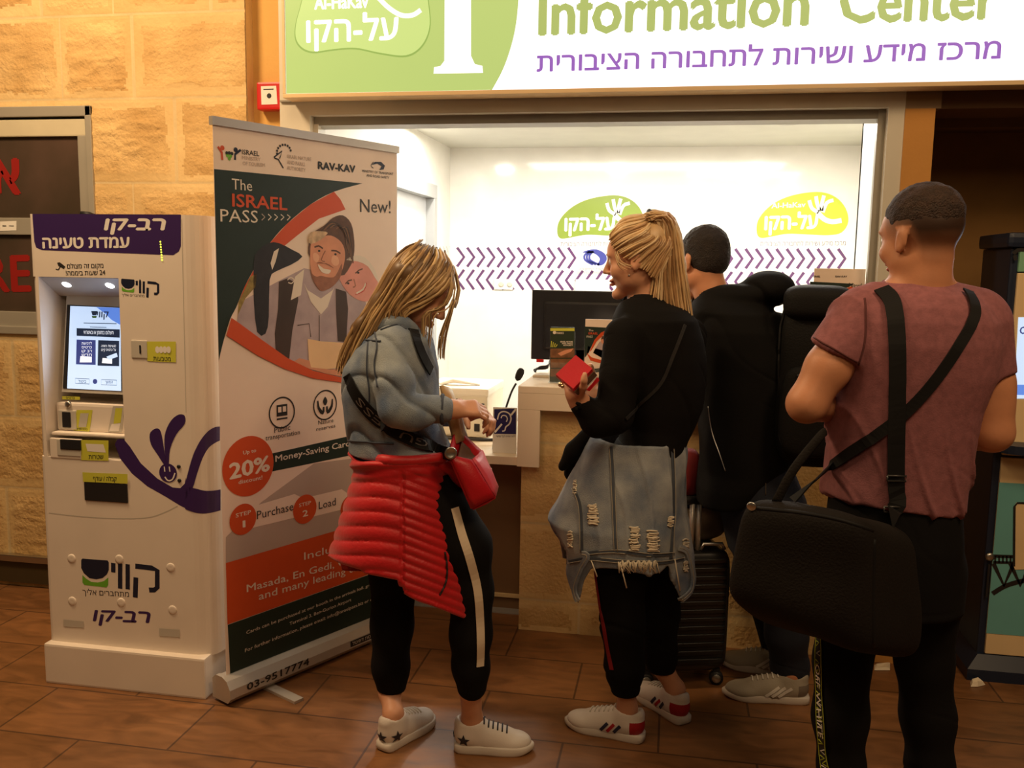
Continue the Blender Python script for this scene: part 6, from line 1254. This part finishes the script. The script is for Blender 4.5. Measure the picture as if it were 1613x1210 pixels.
strands(m, WG(K[:8]), 330, .0040, .0025, M_pale, 11, jit=.0045); strands(m, WG(K[8:]), 200, .0040, .0025, M_pale, 12, jit=.0045)
T = [[(1022, 342), (1036, 345), (1038, 385), (1032, 430), (1026, 462), (1020, 480)], [(1022, 343), (1040, 344), (1046, 380), (1046, 440), (1050, 490), (1058, 515)], [(1023, 341), (1044, 340), (1056, 370), (1060, 430), (1066, 490), (1074, 524)], [(1024, 340), (1050, 342), (1066, 375), (1073, 430), (1078, 480), (1080, 512)]]
strands(m, [[w2.W(L(x, y, o)) for x, y in g] for o in (-.035, .03) for g in (T if o < 0. else T[::-1])], 460, .0038, .001, M_pale, 13, jit=.010)
strands(m, WG([[hq(.06, .07, .03), hq(.05, .08, -.01), hq(.03, .085, -.03)], [hq(.05, .075, .03), hq(.04, .082, .0), hq(.0, .088, -.02)]]), 8, .0016, .0008, M_pale, 14, jit=.004)
m.build('hair_strands', w2.e); m = MB(); m.tube([w2.W(L(1022, 352, .015)+np.array([.0, math.cos(t)*.026, math.sin(t)*.026+.012])) for t in np.linspace(0, 6.283, 16)], .008, M_black, 8); m.build('hair_tie', w2.e)
m = MB(); h0 = w2.hit(991, 434, ['body']); m.lathe([(.004, 0), (.003, .003), (.001, .004)], h0[0], M_steel, 10, axis=h0[1]) if h0 else None
if m.v: m.build('earring', w2.e)
def nmd_deco(tr, h, d, sd, k, fin):
    m = MB(); cols = [mat('trainer_navy', (.02, .025, .06), .6), M_sred, mat('trainer_navy', (0, 0, 0))]
    for s_ in (1, -1):
        for i in range(3):
            q = [side_hit(tr, h, d, sd, a, z, s_) for a, z in zip(np.linspace(.135-.022*i, .112-.022*i, 6)*k, np.linspace(.03, .058, 6))]; q = [(x[0]+x[1]*.001, x[1]) for x in q if x]; ribbon(m, q, .0105, .0015, cols[i])
    if m.v: fin(m, 'side_stripes')
shoe(w2, hlL, toL, (M_swht, M_sole, M_lace, M_sred), .27, .046, 1, .088, nmd_deco); shoe(w2, hlR, toR, (M_swht, M_sole, M_lace, M_sred), .27, .046, 1, .088, nmd_deco)
# what she holds and carries
wl = empty('wallet', w2.W(L(915, 598, -.16)), RYAW, label='red wallet with dark edge held open by the ponytailed woman', cat='wallet')
g6 = lambda x, y: (860+x*.0992, 540+y*.0992)
def qs(pr, m, q, th, mm): 
    a, b, c, d = [np.array(pr.W(p)) for p in q]; nrm = unit(np.cross(b-a, d-a)); m.add([a, b, c, d]+[p+nrm*th for p in (a, b, c, d)], [(0, 1, 2, 3), (7, 6, 5, 4)]+[(i, (i+1) % 4, 4+(i+1) % 4, 4+i) for i in range(4)], mm)
m = MB(); W_ = [L(*g6(165, 545), -.19), L(*g6(440, 775), -.25), L(*g6(745, 455), -.2), L(*g6(480, 240), -.14)]; qs(w2, m, W_, .012, M_bag); m.build('cover', wl)
m = MB(); qs(w2, m, [W_[1], W_[1]+np.array([.012, .02, -.012]), W_[2]+np.array([.012, .02, -.012]), W_[2]], .004, M_lin); m.build('edge', wl, label='dark brown edge'); 
m = MB(); qs(w2, m, [L(*g6(470, 790), -.21), L(*g6(600, 800), -.2), L(*g6(800, 540), -.17), L(*g6(755, 470), -.18)], .006, M_paper); qs(w2, m, [L(*g6(620, 740), -.2), L(*g6(660, 760), -.19), L(*g6(815, 590), -.17), L(*g6(800, 545), -.17)], .008, M_bag); m.build('inside_leaf', wl, label='cream and red inner leaf')
m = MB(); m.lathe([(.003, -.008), (.008, -.004), (.008, .004), (.003, .008)], w2.W(L(*g6(235, 660), -.215)), M_gold, 10, axis=(1, .3, .6)); m.lathe([(.003, -.006), (.006, 0), (.003, .006)], w2.W(L(*g6(262, 690), -.22)), M_gold, 10, axis=(0, .3, 1)); m.build('clasp', wl)
sb = empty('crossbody_bag', w2.W(L(905, 715, .1)), RYAW, label='small black crossbody bag against the ponytailed woman\'s far hip', cat='handbag')
b2 = Solid((-.35, -.15, .65), (.05, .35, 1.1), .006); b2.chain([L(926, 688, .07), L(906, 712, .08), L(886, 735, .09)], (.03, .036, .016), .01); b2.chain([L(922, 700, .1), L(902, 745, .12)], (.035, .03), .01)
P_, Q_ = b2.mesh(3); me = bpy.data.meshes.new('bag_body'); me.from_pydata((w2.W(P_)).tolist(), [], Q_.tolist()); link('bag_body', me, sb, [M_jet], smooth=True, world=True)
m = MB(); q = w2.path([(1078, 512), (1060, 560), (1040, 605), (1005, 640), (985, 660)], ['sweater'], 6, .003); ribbon(m, q, .01, .003, mat('thin_strap', (.014, .013, .013), .6)); m.build('strap', sb)
# ================================================================ man at the counter
m3 = Person((1205, 1090), 'dark-haired man in black hooded jacket and jeans leaning on the counter'); L = m3.L
tr3 = [(462, 1098, 1160, .09, .06), (476, 1090, 1196, .15, .05), (492, 1084, 1226, .18, .04), (520, 1084, 1242, .2, .04), (570, 1090, 1250, .205, .04), (630, 1098, 1250, .2, .04), (690, 1104, 1246, .19, .03), (722, 1104, 1242, .185, .03), (740, 1102, 1234, .18, .03), (765, 1100, 1200, .15, .0), (792, 1100, 1172, .12, -.02)]
R3 = m3.rows(tr3); R3b = m3.rows(tr3[:-2]); body = Solid((-.6, -.4, -.01), (.5, .75, 1.8), .0055); body.stack(R3b, .02, inset=.022); body.stack(m3.rows([(730, 1125, 1240, .16, .03), (780, 1130, 1262, .17, .02), (830, 1140, 1272, .17, .02), (880, 1150, 1275, .15, .02)]), .03, inset=.025)
hN, tN, hF, tF = (1272, 1106), (1153, 1096), (1258, 1066), (1165, 1050)
body.chain([L(1222, 820, -.06), L(1230, 930, -.06), L(1246, 1050, -.03), *ank(m3, hN, tN, .3)], (.078, .05, .038, .034, .032), .02); body.chain([L(1185, 820, .12), L(1205, 930, .16), L(1230, 1040, .2), *ank(m3, hF, tF, .3)], (.078, .05, .038, .034, .032), .02)
for a in ([L(1100, 530, .12), L(1086, 618, .26), L(1075, 590, .5)], [L(1232, 530, -.02), L(1238, 640, .1), L(1150, 590, .42)]): body.chain(a, (.046, .038, .028), .015)
hand(body, L(1075, 590, .5), (-.2, .95, 0), (0, 0, -1), 1., .3, 1); hand(body, L(1150, 590, .42), (-.5, .85, 0), (0, 0, -1), 1., .3, -1)
hd = head(body, L(1108, 414, .08), (-.42, .88, -.2), (-.02, .12, 1), 1.0, L(1124, 470, .06), (.056, .062))
hq = hd['q']; Mh, ch, lp = hd['M'], hd['c'], hd['lips']
m3.part('body', body.mesh(3), [M_skinB, M_lip], sel=lambda P: lp(P).astype(int), attr=stubble(hd)); face_bits(m3, hd)
hs = Solid((-.45, -.15, 1.4), (.0, .35, 1.85), .004); hs.ell(hq(-.014, 0, .046), (.101, .079, .088), Mh, .01); hs.ell(hq(-.04, 0, .0), (.069, .066, .062), Mh, .02); hs.ell(hq(.09, 0, -.045), (.08, .11, .085), Mh, .01, True)
fz = ripples(61, 30, 120, 420); m3.part('hair', hs.mesh(2), [M_dark], disp=lambda P: .0022*fz(P))
jk = Solid((-.6, -.4, .7), (.35, .6, 1.7), .0055); jk.stack(R3, .02); jk.chain([L(1102, 530, .12), L(1088, 618, .26), L(1078, 592, .46)], (.072, .062, .045), .02); jk.chain([L(1228, 530, -.02), L(1232, 640, .1), L(1155, 592, .4)], (.075, .065, .048), .02)
jk.ell(L(1165, 468, .0), (.125, .09, .05), None, .03); jk.ell(L(1212, 455, -.02), (.085, .1, .062), None, .03); jk.cut(lambda x, y, z: -(np.sqrt((x-L(1124, 470)[0])**2+(y-.06)**2+((z-L(1124, 458)[2])*.8)**2)-.065))
f5 = ripples(71, 18, 12, 50); cr4 = folds(73, (.5, .6, 1), 24); m3.part('jacket', jk.mesh(3), [mat('black_softshell', (.007, .0066, .0066), .85, var=.1, bump=.12, bs=200, spec=.12)], disp=lambda P: .006*f5(P)-.014*np.clip(cr4(P)-.1, 0, 1))
m = MB(); q = m3.path([(1116, 640), (1122, 680), (1134, 715), (1143, 742)], ['jacket'], 6, .002); m.tube([p for p, _ in q], .0016, M_steel, 5) if len(q) > 1 else None; m.build('zip', m3.e) if m.v else None
jn = Solid((-.4, -.35, .05), (.4, .5, 1.0), .0055); jn.stack(m3.rows([(725, 1126, 1240, .165, .03), (780, 1132, 1264, .175, .02), (830, 1142, 1274, .175, .02), (870, 1150, 1278, .16, .02)]), .03)
jn.chain([L(1222, 830, -.06), L(1232, 930, -.06), L(1238, 1000, -.05), L(1243, 1050, -.03), L(1246, 1068, -.02)], (.1, .078, .072, .062, .058), .03); jn.chain([L(1185, 830, .12), L(1205, 930, .16), L(1228, 1036, .2)], (.1, .075, .056), .03)
jn.cut(lambda x, y, z: np.where(y < .08, L(1246, 1072, -.02)[2]-z, L(1228, 1042, .2)[2]-z)); cr5 = folds(83, (.2, .2, 1), 60); m3.part('jeans', jn.mesh(3), [M_jeans], disp=lambda P: .004*f5(P)-.01*np.clip(cr5(P)-.4, 0, 1)*(P[:, 2] < .5))
m = MB()
for pts in ([(1180, 742), (1200, 740), (1222, 738)], [(1182, 750), (1180, 790)], [(1206, 742), (1206, 780)]):
    q = m3.path(pts, ['jeans'], 5, .0015); m.tube([p for p, _ in q], .0016, mat('jean_stitch', srgb(92, 82, 66), .8), 5) if len(q) > 1 else None
if m.v: m.build('stitching', m3.e)
def three(tr, h, d, sd, k, fin):
    m = MB()
    for s_ in (1, -1):
        for i in range(3):
            q = [side_hit(tr, h, d, sd, a, z, s_) for a, z in zip(np.linspace(.14-.02*i, .098-.02*i, 7)*k, np.linspace(.03, .066, 7))]; q = [(x[0]+x[1]*.001, x[1]) for x in q if x]; ribbon(m, q, .010, .0015, M_lace)
    if m.v: fin(m, 'side_stripes')
shoe(m3, hN, tN, (M_sgrey, M_sole, M_lace, mat('trainer_grey_heel', srgb(128, 116, 102), .7)), .3, .05, 1, .092, three); shoe(m3, hF, tF, (M_sgrey, M_sole, M_lace, None), .3, .05, 1, .092, three)
# ---------------------------------------------------------------- rucksack, suitcase and the things on it
def pillow(fr, lo, hi, p=5., n=14, wob=0., seed=0):
    """rounded box surface in a frame (origin, axes): returns MB-ready verts and faces"""
    vs, fs = [], []; lo, hi = np.array(lo), np.array(hi); c, h = (lo+hi)/2, (hi-lo)/2; rp_ = ripples(seed, 10, 6, 25)
    for ax in range(3):
        for sg in (-1, 1):
            base = len(vs)
            for i in range(n+1):
                for j in range(n+1):
                    q = np.zeros(3); q[ax] = sg; q[(ax+1) % 3] = -1+2*i/n; q[(ax+2) % 3] = (-1+2*j/n)*sg; q = q/((np.abs(q)**p).sum()**(1/p)); x = c+q*h
                    vs.append(x)
            fs += [(base+i*(n+1)+j, base+(i+1)*(n+1)+j, base+(i+1)*(n+1)+j+1, base+i*(n+1)+j+1) for i in range(n) for j in range(n)]
    V = np.array(vs)
    if wob: V = V+(V-c)/np.linalg.norm(V-c, axis=1)[:, None]*(wob*rp_(V))[:, None]
    o, A = fr; return [o+A@v for v in V], fs
def weld(o):
    bm = bmesh.new(); bm.from_mesh(o.data); bmesh.ops.remove_doubles(bm, verts=bm.verts[:], dist=.0008); bmesh.ops.recalc_face_normals(bm, faces=bm.faces[:]); bm.to_mesh(o.data); bm.free(); return o
M_nyl = mat('black_nylon', (.008, .0075, .007), .7, spec=.2, var=.1, bump=.2, bs=180)
bo = m3.W(L(1282, 600, -.16)); A = RL@np.array(Matrix.Rotation(-.35, 3, 'Z')); bp_ = empty('rucksack', bo, RYAW, label='black rucksack on the shoulder of the man in the hooded jacket', cat='backpack')
m = MB(); v_, f_ = pillow((bo, A), (-.12, -.09, -.3), (.12, .1, .3), 4, 14, .008, 5); m.add(v_, f_, M_nyl, True); weld(m.build('main_compartment', bp_))
m = MB(); v_, f_ = pillow((bo, A), (-.1, -.135, -.24), (.1, -.07, .06), 4, 10, .006, 6); m.add(v_, f_, M_nyl, True); weld(m.build('front_pocket', bp_))
m = MB(); v_, f_ = pillow((bo, A), (-.115, -.12, .2), (.115, .09, .325), 3.5, 10, .006, 7); m.add(v_, f_, M_nyl, True); weld(m.build('top_flap', bp_))
m = MB(); q = m3.path([(1240, 470), (1232, 520), (1230, 580), (1234, 640), (1240, 690)], ['jacket'], 6, .008); ribbon(m, q, .045, .008, M_cord); m.build('shoulder_strap', bp_)
m = MB(); m.tube([bo+A@np.array(p) for p in ((-.05, -.137, .03), (0, -.14, .034), (.05, -.137, .03))], .003, M_steel, 6); m.build('zip', bp_)
M_case = mat('suitcase_shell', (.012, .0115, .011), .32, var=.1, coat=.15)
so_ = onZ(1112, 1082); cR = RL@np.array(Matrix.Rotation(.12, 3, 'Z')); sc_ = empty('suitcase', so_, RYAW, label='black ribbed hard-shell suitcase between the ponytailed woman and the hooded man', cat='suitcase')
sw_, sd_, sh_ = .17, .12, .53; o_ = so_+cR@np.array([-.09, .11, 0])
m = MB(); v_, f_ = pillow((o_, cR), (-sw_, -sd_, .055), (sw_, sd_, sh_), 9, 16); m.add(v_, f_, M_case, True); weld(m.build('shell', sc_))
for i in range(13):
    z = .1+i*.032; m = MB(); v_, f_ = pillow((o_, cR), (-sw_+.02, -sd_-.006, z), (sw_-.02, -sd_+.01, z+.017), 8, 6); m.add(v_, f_, M_case, True); weld(m.build('rib', sc_))
for a, b in ((-1, -1), (1, -1), (1, 1), (-1, 1)):
    m = MB(); c = o_+cR@np.array([a*(sw_-.035), b*(sd_-.03), .027]); m.lathe([(.012, -.014), (.026, -.013), (.027, 0), (.026, .013), (.012, .014)], c, M_black, 18, axis=cR@np.array([.25, 1, 0])); m.lathe([(.016, -.0155), (.017, -.0145), (.004, -.0145)], c, M_steel, 14, axis=cR@np.array([.25, 1, 0])); m.box(c+np.array([-.012, -.012, .015]), c+np.array([.012, .012, .04]), M_black); m.build('wheel', sc_)
hp = m3.L(1101, 885, 0); m = MB(); zt_ = .715
M_rod = mat('rod_aluminium', (.85, .78, .68), .42, .7)
for dx in (.016, .042, -.1): m = MB(); m.tube([o_+cR@np.array([dx, -.085, sh_-.01]), o_+cR@np.array([dx, -.085, zt_])], .010, M_rod, 10); m.build('telescopic_rod', sc_)
m = MB(); m.tube([o_+cR@np.array([-.115, -.085, zt_]), o_+cR@np.array([.06, -.085, zt_])], .016, M_black, 12); m.build('grip', sc_)
m = MB(); m.tube([o_+cR@np.array(p) for p in ((.05, -.1, sh_), (.06, -.1, sh_+.022), (.13, -.1, sh_+.022), (.14, -.1, sh_))], .007, M_steel, 8); m.build('carry_handle', sc_)
fj = empty('folded_jacket', o_+np.array([0, 0, sh_]), RYAW, label='grey and blue folded jacket lying on top of the suitcase', cat='jacket')
m = MB(); v_, f_ = pillow((o_, cR), (-.06, .0, sh_+.003), (.19, .15, sh_+.15), 3.2, 14, .012, 9); m.add(v_, f_, mat('jacket_grey', srgb(132, 116, 94), .8, var=.15, vs=12), True); weld(m.build('grey_panel', fj)); m = MB(); v_, f_ = pillow((o_, cR), (-.11, -.005, sh_+.12), (.2, .145, sh_+.185), 3.2, 14, .01, 10); m.add(v_, f_, mat('jacket_blue', srgb(24, 44, 78), .8, var=.15, vs=12), True); weld(m.build('blue_panel', fj))
rb = empty('drawstring_bag', o_+np.array([0, 0, sh_+.2]), RYAW, label='small red and cream patterned cloth bag resting above the suitcase', cat='bag')
m = MB(); v_, f_ = pillow((o_, cR), (-.09, -.02, sh_+.187), (.055, .1, sh_+.34), 2.8, 14, .012, 12); m.add(v_, f_, mat('bag_cream', srgb(150, 118, 88), .8, var=.2, vs=14), True); weld(m.build('bag_body', rb)); m = MB(); v_, f_ = pillow((o_, cR), (-.005, -.045, sh_+.19), (.065, .05, sh_+.35), 2.6, 12, .012, 13); m.add(v_, f_, mat('bag_red_patch', srgb(118, 18, 16), .8, var=.15), True); weld(m.build('red_patch', rb))
# ================================================================ tall man in the foreground
m4 = Person(tuple(onZ(1400, 1402)), 'tall man in maroon tee and black trousers seen from behind, carrying a holdall'); L = m4.L
tr4 = [(440, 1412, 1488, .055, .02), (452, 1396, 1500, .075, .02), (464, 1378, 1524, .1, .02), (482, 1352, 1548, .125, .02), (505, 1334, 1566, .14, .02), (540, 1326, 1566, .15, .02), (590, 1322, 1556, .15, .02), (640, 1314, 1536, .145, .02), (700, 1308, 1524, .14, .02), (760, 1302, 1514, .14, .02), (815, 1300, 1510, .142, .02)]
R4 = m4.rows(tr4); body = Solid((-.5, -.35, -.01), (.5, .5, 1.9), .0055); body.stack(R4, .02, inset=.018); body.stack(m4.rows([(790, 1320, 1496, .12, .02), (850, 1312, 1500, .135, .02), (900, 1314, 1498, .135, .02), (940, 1322, 1490, .12, .02)]), .03, inset=.02)
gz = lambda x, y: np.array([x, y, 0.])
gl = m4.W(np.array([L(1325, 1300, -.0)[0], -.06, 0])); gr = m4.W(np.array([L(1466, 1300, .05)[0], .0, 0])); fd = RL@unit([-.25, 1, 0]); hL4, tL4, hR4, tR4 = gl-fd*.07, gl+fd*.23, gr-fd*.07, gr+fd*.23
body.chain([L(1360, 900, .02), L(1326, 1080, -.03), *ank(m4, hL4, tL4, .3)], (.075, .046, .036, .032), .02); body.chain([L(1452, 900, .03), L(1455, 1100, .04), *ank(m4, hR4, tR4, .3)], (.075, .046, .036, .032), .02)
aL = [L(1344, 520, .0), L(1304, 580, -.02), L(1270, 636, -.03), L(1318, 640, .13), L(1370, 628, .24)]; aR = [L(1545, 525, .02), L(1558, 600, .01), L(1563, 680, .0), L(1505, 684, .14), L(1455, 672, .24)]
body.chain(aL, (.055, .051, .043, .04, .027), .018); body.chain(aR, (.055, .052, .046, .042, .027), .018); body.ell(L(1563, 630, .005), (.046, .046, .08), None, .02)
hand(body, aL[4], (.7, .7, .1), (.5, -.5, .6), 1.02, .7, 1); hand(body, aR[4], (-.7, .7, .1), (-.5, -.5, .6), 1.02, .7, -1)
hd = head(body, L(1450, 376, .02), (-.44, .89, -.08), (-.02, .02, 1), .94, L(1446, 462, .02), (.058, .063)); hq, Mh, ch, lp = hd['q'], hd['M'], hd['c'], hd['lips']
body.chain([L(1440, 456, .03), L(1380, 486, .02)], (.044, .048), .03); body.chain([L(1452, 456, .03), L(1520, 486, .02)], (.044, .048), .03)
m4.part('body', body.mesh(3), [M_skinB, M_lip], sel=lambda P: lp(P).astype(int), attr=stubble(hd)); face_bits(m4, hd)
hs = Solid((-.25, -.2, 1.5), (.35, .3, 2.0), .004); hs.ell(hq(-.012, 0, .053), np.array((.1, .0765, .084))*.94, Mh, .01); hs.ell(hq(.1, 0, -.02), (.08, .12, .07), Mh, .01, True)
fz = ripples(62, 30, 120, 420); m4.part('hair', hs.mesh(2), [M_browd], disp=lambda P: .0022*fz(P))
ts = Solid((-.45, -.3, .9), (.45, .35, 1.7), .005); ts.stack(R4, .02); sv = Solid((-.45, -.3, .9), (.45, .35, 1.7), .005); sv.chain([L(1352, 510, .01), L(1306, 570, -.015)], (.072, .066), .01); sv.chain([L(1540, 512, .02), L(1556, 612, .01)], (.074, .063), .01)
ts.chain([L(1440, 466, .03), L(1362, 496, .02)], (.05, .07), .03); ts.chain([L(1452, 466, .03), L(1532, 498, .02)], (.05, .068), .03)
def sleeves4(x, y, z):
    u, v = m4.pix(x, y, z); c1 = np.where(u < 1400, (v-(534+(u-1274)*.54))/660, -1); c2 = np.where(u > 1480, (v-(606-(u-1548)*.34))/660, -1); return np.maximum(c1, c2)
def hem4(x, y, z): u, v = m4.pix(x, y, z); return (v-np.interp(u, [1290, 1330, 1400, 1450, 1500, 1515], [772, 790, 806, 812, 818, 812]))/660
sv.cut(sleeves4); ts.put((slice(None),)*3, sv.f.copy(), .018); ts.cut(hem4); ts.cut(lambda x, y, z: -(np.sqrt((x-L(1448, 455)[0])**2+(y-.04)**2+((z-L(1448, 436)[2])*.9)**2)-.079))
f6 = ripples(91, 18, 12, 46); cr6 = folds(93, (.9, .3, .35), 42); cr7 = folds(96, (.2, .2, 1), 40)
def tdisp(P):
    low = np.clip((1.25-P[:, 2])/.25, 0, 1); return .003*f6(P)+.017*(np.clip(cr6(P)-.1, 0, 1))*(.3+.7*low)-.010*np.clip(cr7(P)-.1, 0, 1)*low
m4.part('t_shirt', ts.mesh(3), [M_tee], disp=tdisp)
m = MB(); c4 = [m4.W(L(1448, 447, .03)+np.array([math.cos(t)*.078, math.sin(t)*.078, -.012+.018*math.sin(t)])) for t in np.linspace(0, 6.283, 24)]; m.tube(c4, .009, M_tee, 8); m.build('neckband', m4.e)
m = MB(); q = m4.path([(1282, 532), (1310, 548), (1338, 564), (1350, 570)], ['t_shirt'], 5, .0012); m.tube([p for p, _ in q], .0022, mat('tee_seam', srgb(92, 48, 48), .9), 5) if len(q) > 1 else None; q = m4.path([(1362, 470), (1364, 500), (1362, 540), (1352, 575)], ['t_shirt'], 5, .001); m.tube([p for p, _ in q], .0022, mat('tee_seam', (0, 0, 0)), 5) if len(q) > 1 else None; m.build('seams', m4.e)
tr = Solid((-.4, -.35, .0), (.4, .4, 1.25), .0055); tr.stack(m4.rows([(762, 1314, 1504, .132, .02), (790, 1312, 1506, .135, .02), (850, 1306, 1506, .145, .02), (900, 1302, 1502, .145, .02), (950, 1300, 1500, .14, .02)]), .03)
tr.chain([L(1356, 900, .02), L(1326, 1040, -.02), L(1324, 1130, -.03), L(1325, 1210, -.04), RL.T@(gl+np.array([0, 0, .1])-m4.b)], (.1, .064, .062, .052, .045), .03); tr.chain([L(1452, 900, .03), L(1455, 1040, .04), L(1461, 1130, .04), L(1465, 1210, .02), RL.T@(gr+np.array([0, 0, .1])-m4.b)], (.1, .066, .062, .054, .045), .03)
tr.cut(lambda x, y, z: .075-z+0*x+0*y); cr8 = folds(103, (.3, .2, 1), 30); m4.part('trousers', tr.mesh(3), [M_blackt], disp=lambda P: .003*f6(P)-.008*np.clip(cr8(P)-.45, 0, 1))
m = MB(); q = m4.path([(1291, 985), (1290, 1040), (1291, 1090), (1293, 1140), (1297, 1190), (1301, 1215)], ['trousers'], 8, .001); M_lm = mat('stripe_lime', srgb(168, 176, 50), .7)
ribbon(m, q, .024, .0015, mat('stripe_black', (.012, .012, .012), .7)); n_ = len(q)
q2 = [(p+n*.0018, n) for p, n in q]
for i in range(0, n_-3, 2): 
    p, n = q2[i]; t = unit(q2[i+1][0]-p); sdv = np.cross(n, t); e = (.008 if i % 4 else -.008); m.tube([p+sdv*e, p+t*.006-sdv*e*.6, p+t*.012+sdv*e], .0016, M_lm if i % 6 else M_lace, 5)
for s_ in (-.011, .011): m.tube([p+np.cross(n, unit(q2[min(i+1, n_-1)][0]-q2[max(i-1, 0)][0]))*s_ for i, (p, n) in enumerate(q2)], .0012, M_lm, 5)
if n_ > 12: text_on(m, [(p, n) for p, n in q2[int(n_*.2):int(n_*.72)]], 'OFF WHITE', .016, M_lace, .05, .95)
m.build('side_stripe', m4.e, label='lime and white lettered stripe')
shoe(m4, hL4, tL4, (M_blackt, M_sole, M_lace, None), .3, .05); shoe(m4, hR4, tR4, (M_blackt, M_sole, M_lace, None), .3, .05)
# ---------------------------------------------------------------- holdall
M_hold = mat('holdall_black', (.011, .0085, .007), .8, spec=.2, var=.15, bump=.25, bs=200)
hb4 = empty('holdall', m4.W(L(1330, 900, -.2)), RYAW, label='big black holdall hanging low behind the maroon-shirted man', cat='travel bag')
def hull(near, far, n=16, p=4.2, wob=.008, seed=3):
    """soft bag between two four-cornered ends"""
    vs, fs = pillow((np.zeros(3), np.eye(3)), (-1, -1, -1), (1, 1, 1), p, n); out = []
    for v in vs:
        u, w, t = (v+1)/2; q = lambda e: (e[0]*(1-u)+e[1]*u)*(1-w)+(e[3]*(1-u)+e[2]*u)*w; out.append(q(near)*(1-t)+q(far)*t)
    V = np.array(out); r = ripples(seed, 12, 8, 40); c = V.mean(0); V = V+(V-c)/np.linalg.norm(V-c, axis=1)[:, None]*(wob*r(V))[:, None]; return V, fs
dn = [L(1366, 1040, -.33), L(1468, 1050, -.17), L(1456, 838, -.17), L(1370, 812, -.33)]; df = [L(1128, 940, -.2), L(1190, 985, .02), L(1240, 778, .02), L(1166, 782, -.2)]
V, fs = hull(dn, df, 18, 6); m = MB(); m.add([m4.W(v) for v in V], fs, M_hold, True); hbody = weld(m.build('bag_body', hb4)); T4 = BVHTree.FromPolygons([tuple(m4.W(v)) for v in V], fs); m4.trees['holdall'] = T4
m = MB()
for pts in ([(1180, 800), (1250, 806), (1320, 818), (1375, 836)], [(1378, 850), (1376, 930), (1376, 1020)]):
    q = m4.path(pts, ['holdall'], 6, .002); m.tube([p for p, _ in q], .005, M_cord, 6) if len(q) > 1 else None
m.build('piping', hb4)
m = MB(); q = m4.path([(1345, 950), (1347, 970), (1348, 982)], ['holdall'], 4, .003); m.tube([p for p, _ in q], .003, M_steel, 6) if len(q) > 1 else None
if m.v: m.build('zip_pull', hb4)
m = MB(); m.lathe([(.009, -.002), (.011, 0), (.009, .002), (.007, 0)], m4.W(L(1184, 798, -.21)), M_steel, 14, axis=(.3, 1, .2)); m.build('ring', hb4)
m = MB(); q = m4.path([(1388, 458), (1404, 474), (1411, 500), (1414, 560), (1413, 640), (1411, 720), (1411, 800)], ['t_shirt'], 8, .006); q = q+[(m4.W(L(1412, 822, -.2)), q[-1][1])]; ribbon(m, q, .036, .004, M_cord); m.build('shoulder_strap', hb4, label='broad strap over the left shoulder')
m = MB(); q = m4.path([(1522, 462), (1532, 482), (1530, 505), (1508, 545), (1470, 600), (1425, 650), (1380, 686), (1340, 714), (1312, 736)], ['t_shirt'], 8, .006); q = q+[(m4.W(L(1280, 762, -.19)), q[-1][1]), (m4.W(L(1250, 788, -.19)), q[-1][1])]; ribbon(m, q, .025, .004, M_cord); m.build('cross_strap', hb4, label='narrower strap slanting across the back')
m = MB()
for y_ in (752, 800):
    h0 = m4.hit(1411, y_, ['t_shirt']); 
    if h0: c = h0[0]+h0[1]*.012; e = RL[:, 0]; m.tube([c-e*.021+np.array([0, 0, .006]), c+e*.021+np.array([0, 0, .006]), c+e*.021-np.array([0, 0, .006]), c-e*.021-np.array([0, 0, .006]), c-e*.021+np.array([0, 0, .006])], .0025, mat('buckle_black', (.04, .038, .036), .35), 6)
m.build('strap_slider', hb4)
m = MB(); m.tube([m4.W(p) for p in sm([L(1222, 792, -.2), L(1250, 740, -.2), L(1290, 690, -.18), L(1300, 680, -.16)], 5, False)], .010, M_hold, 8, flat=((0, 1, 0), .4)); m.build('grab_handle', hb4)
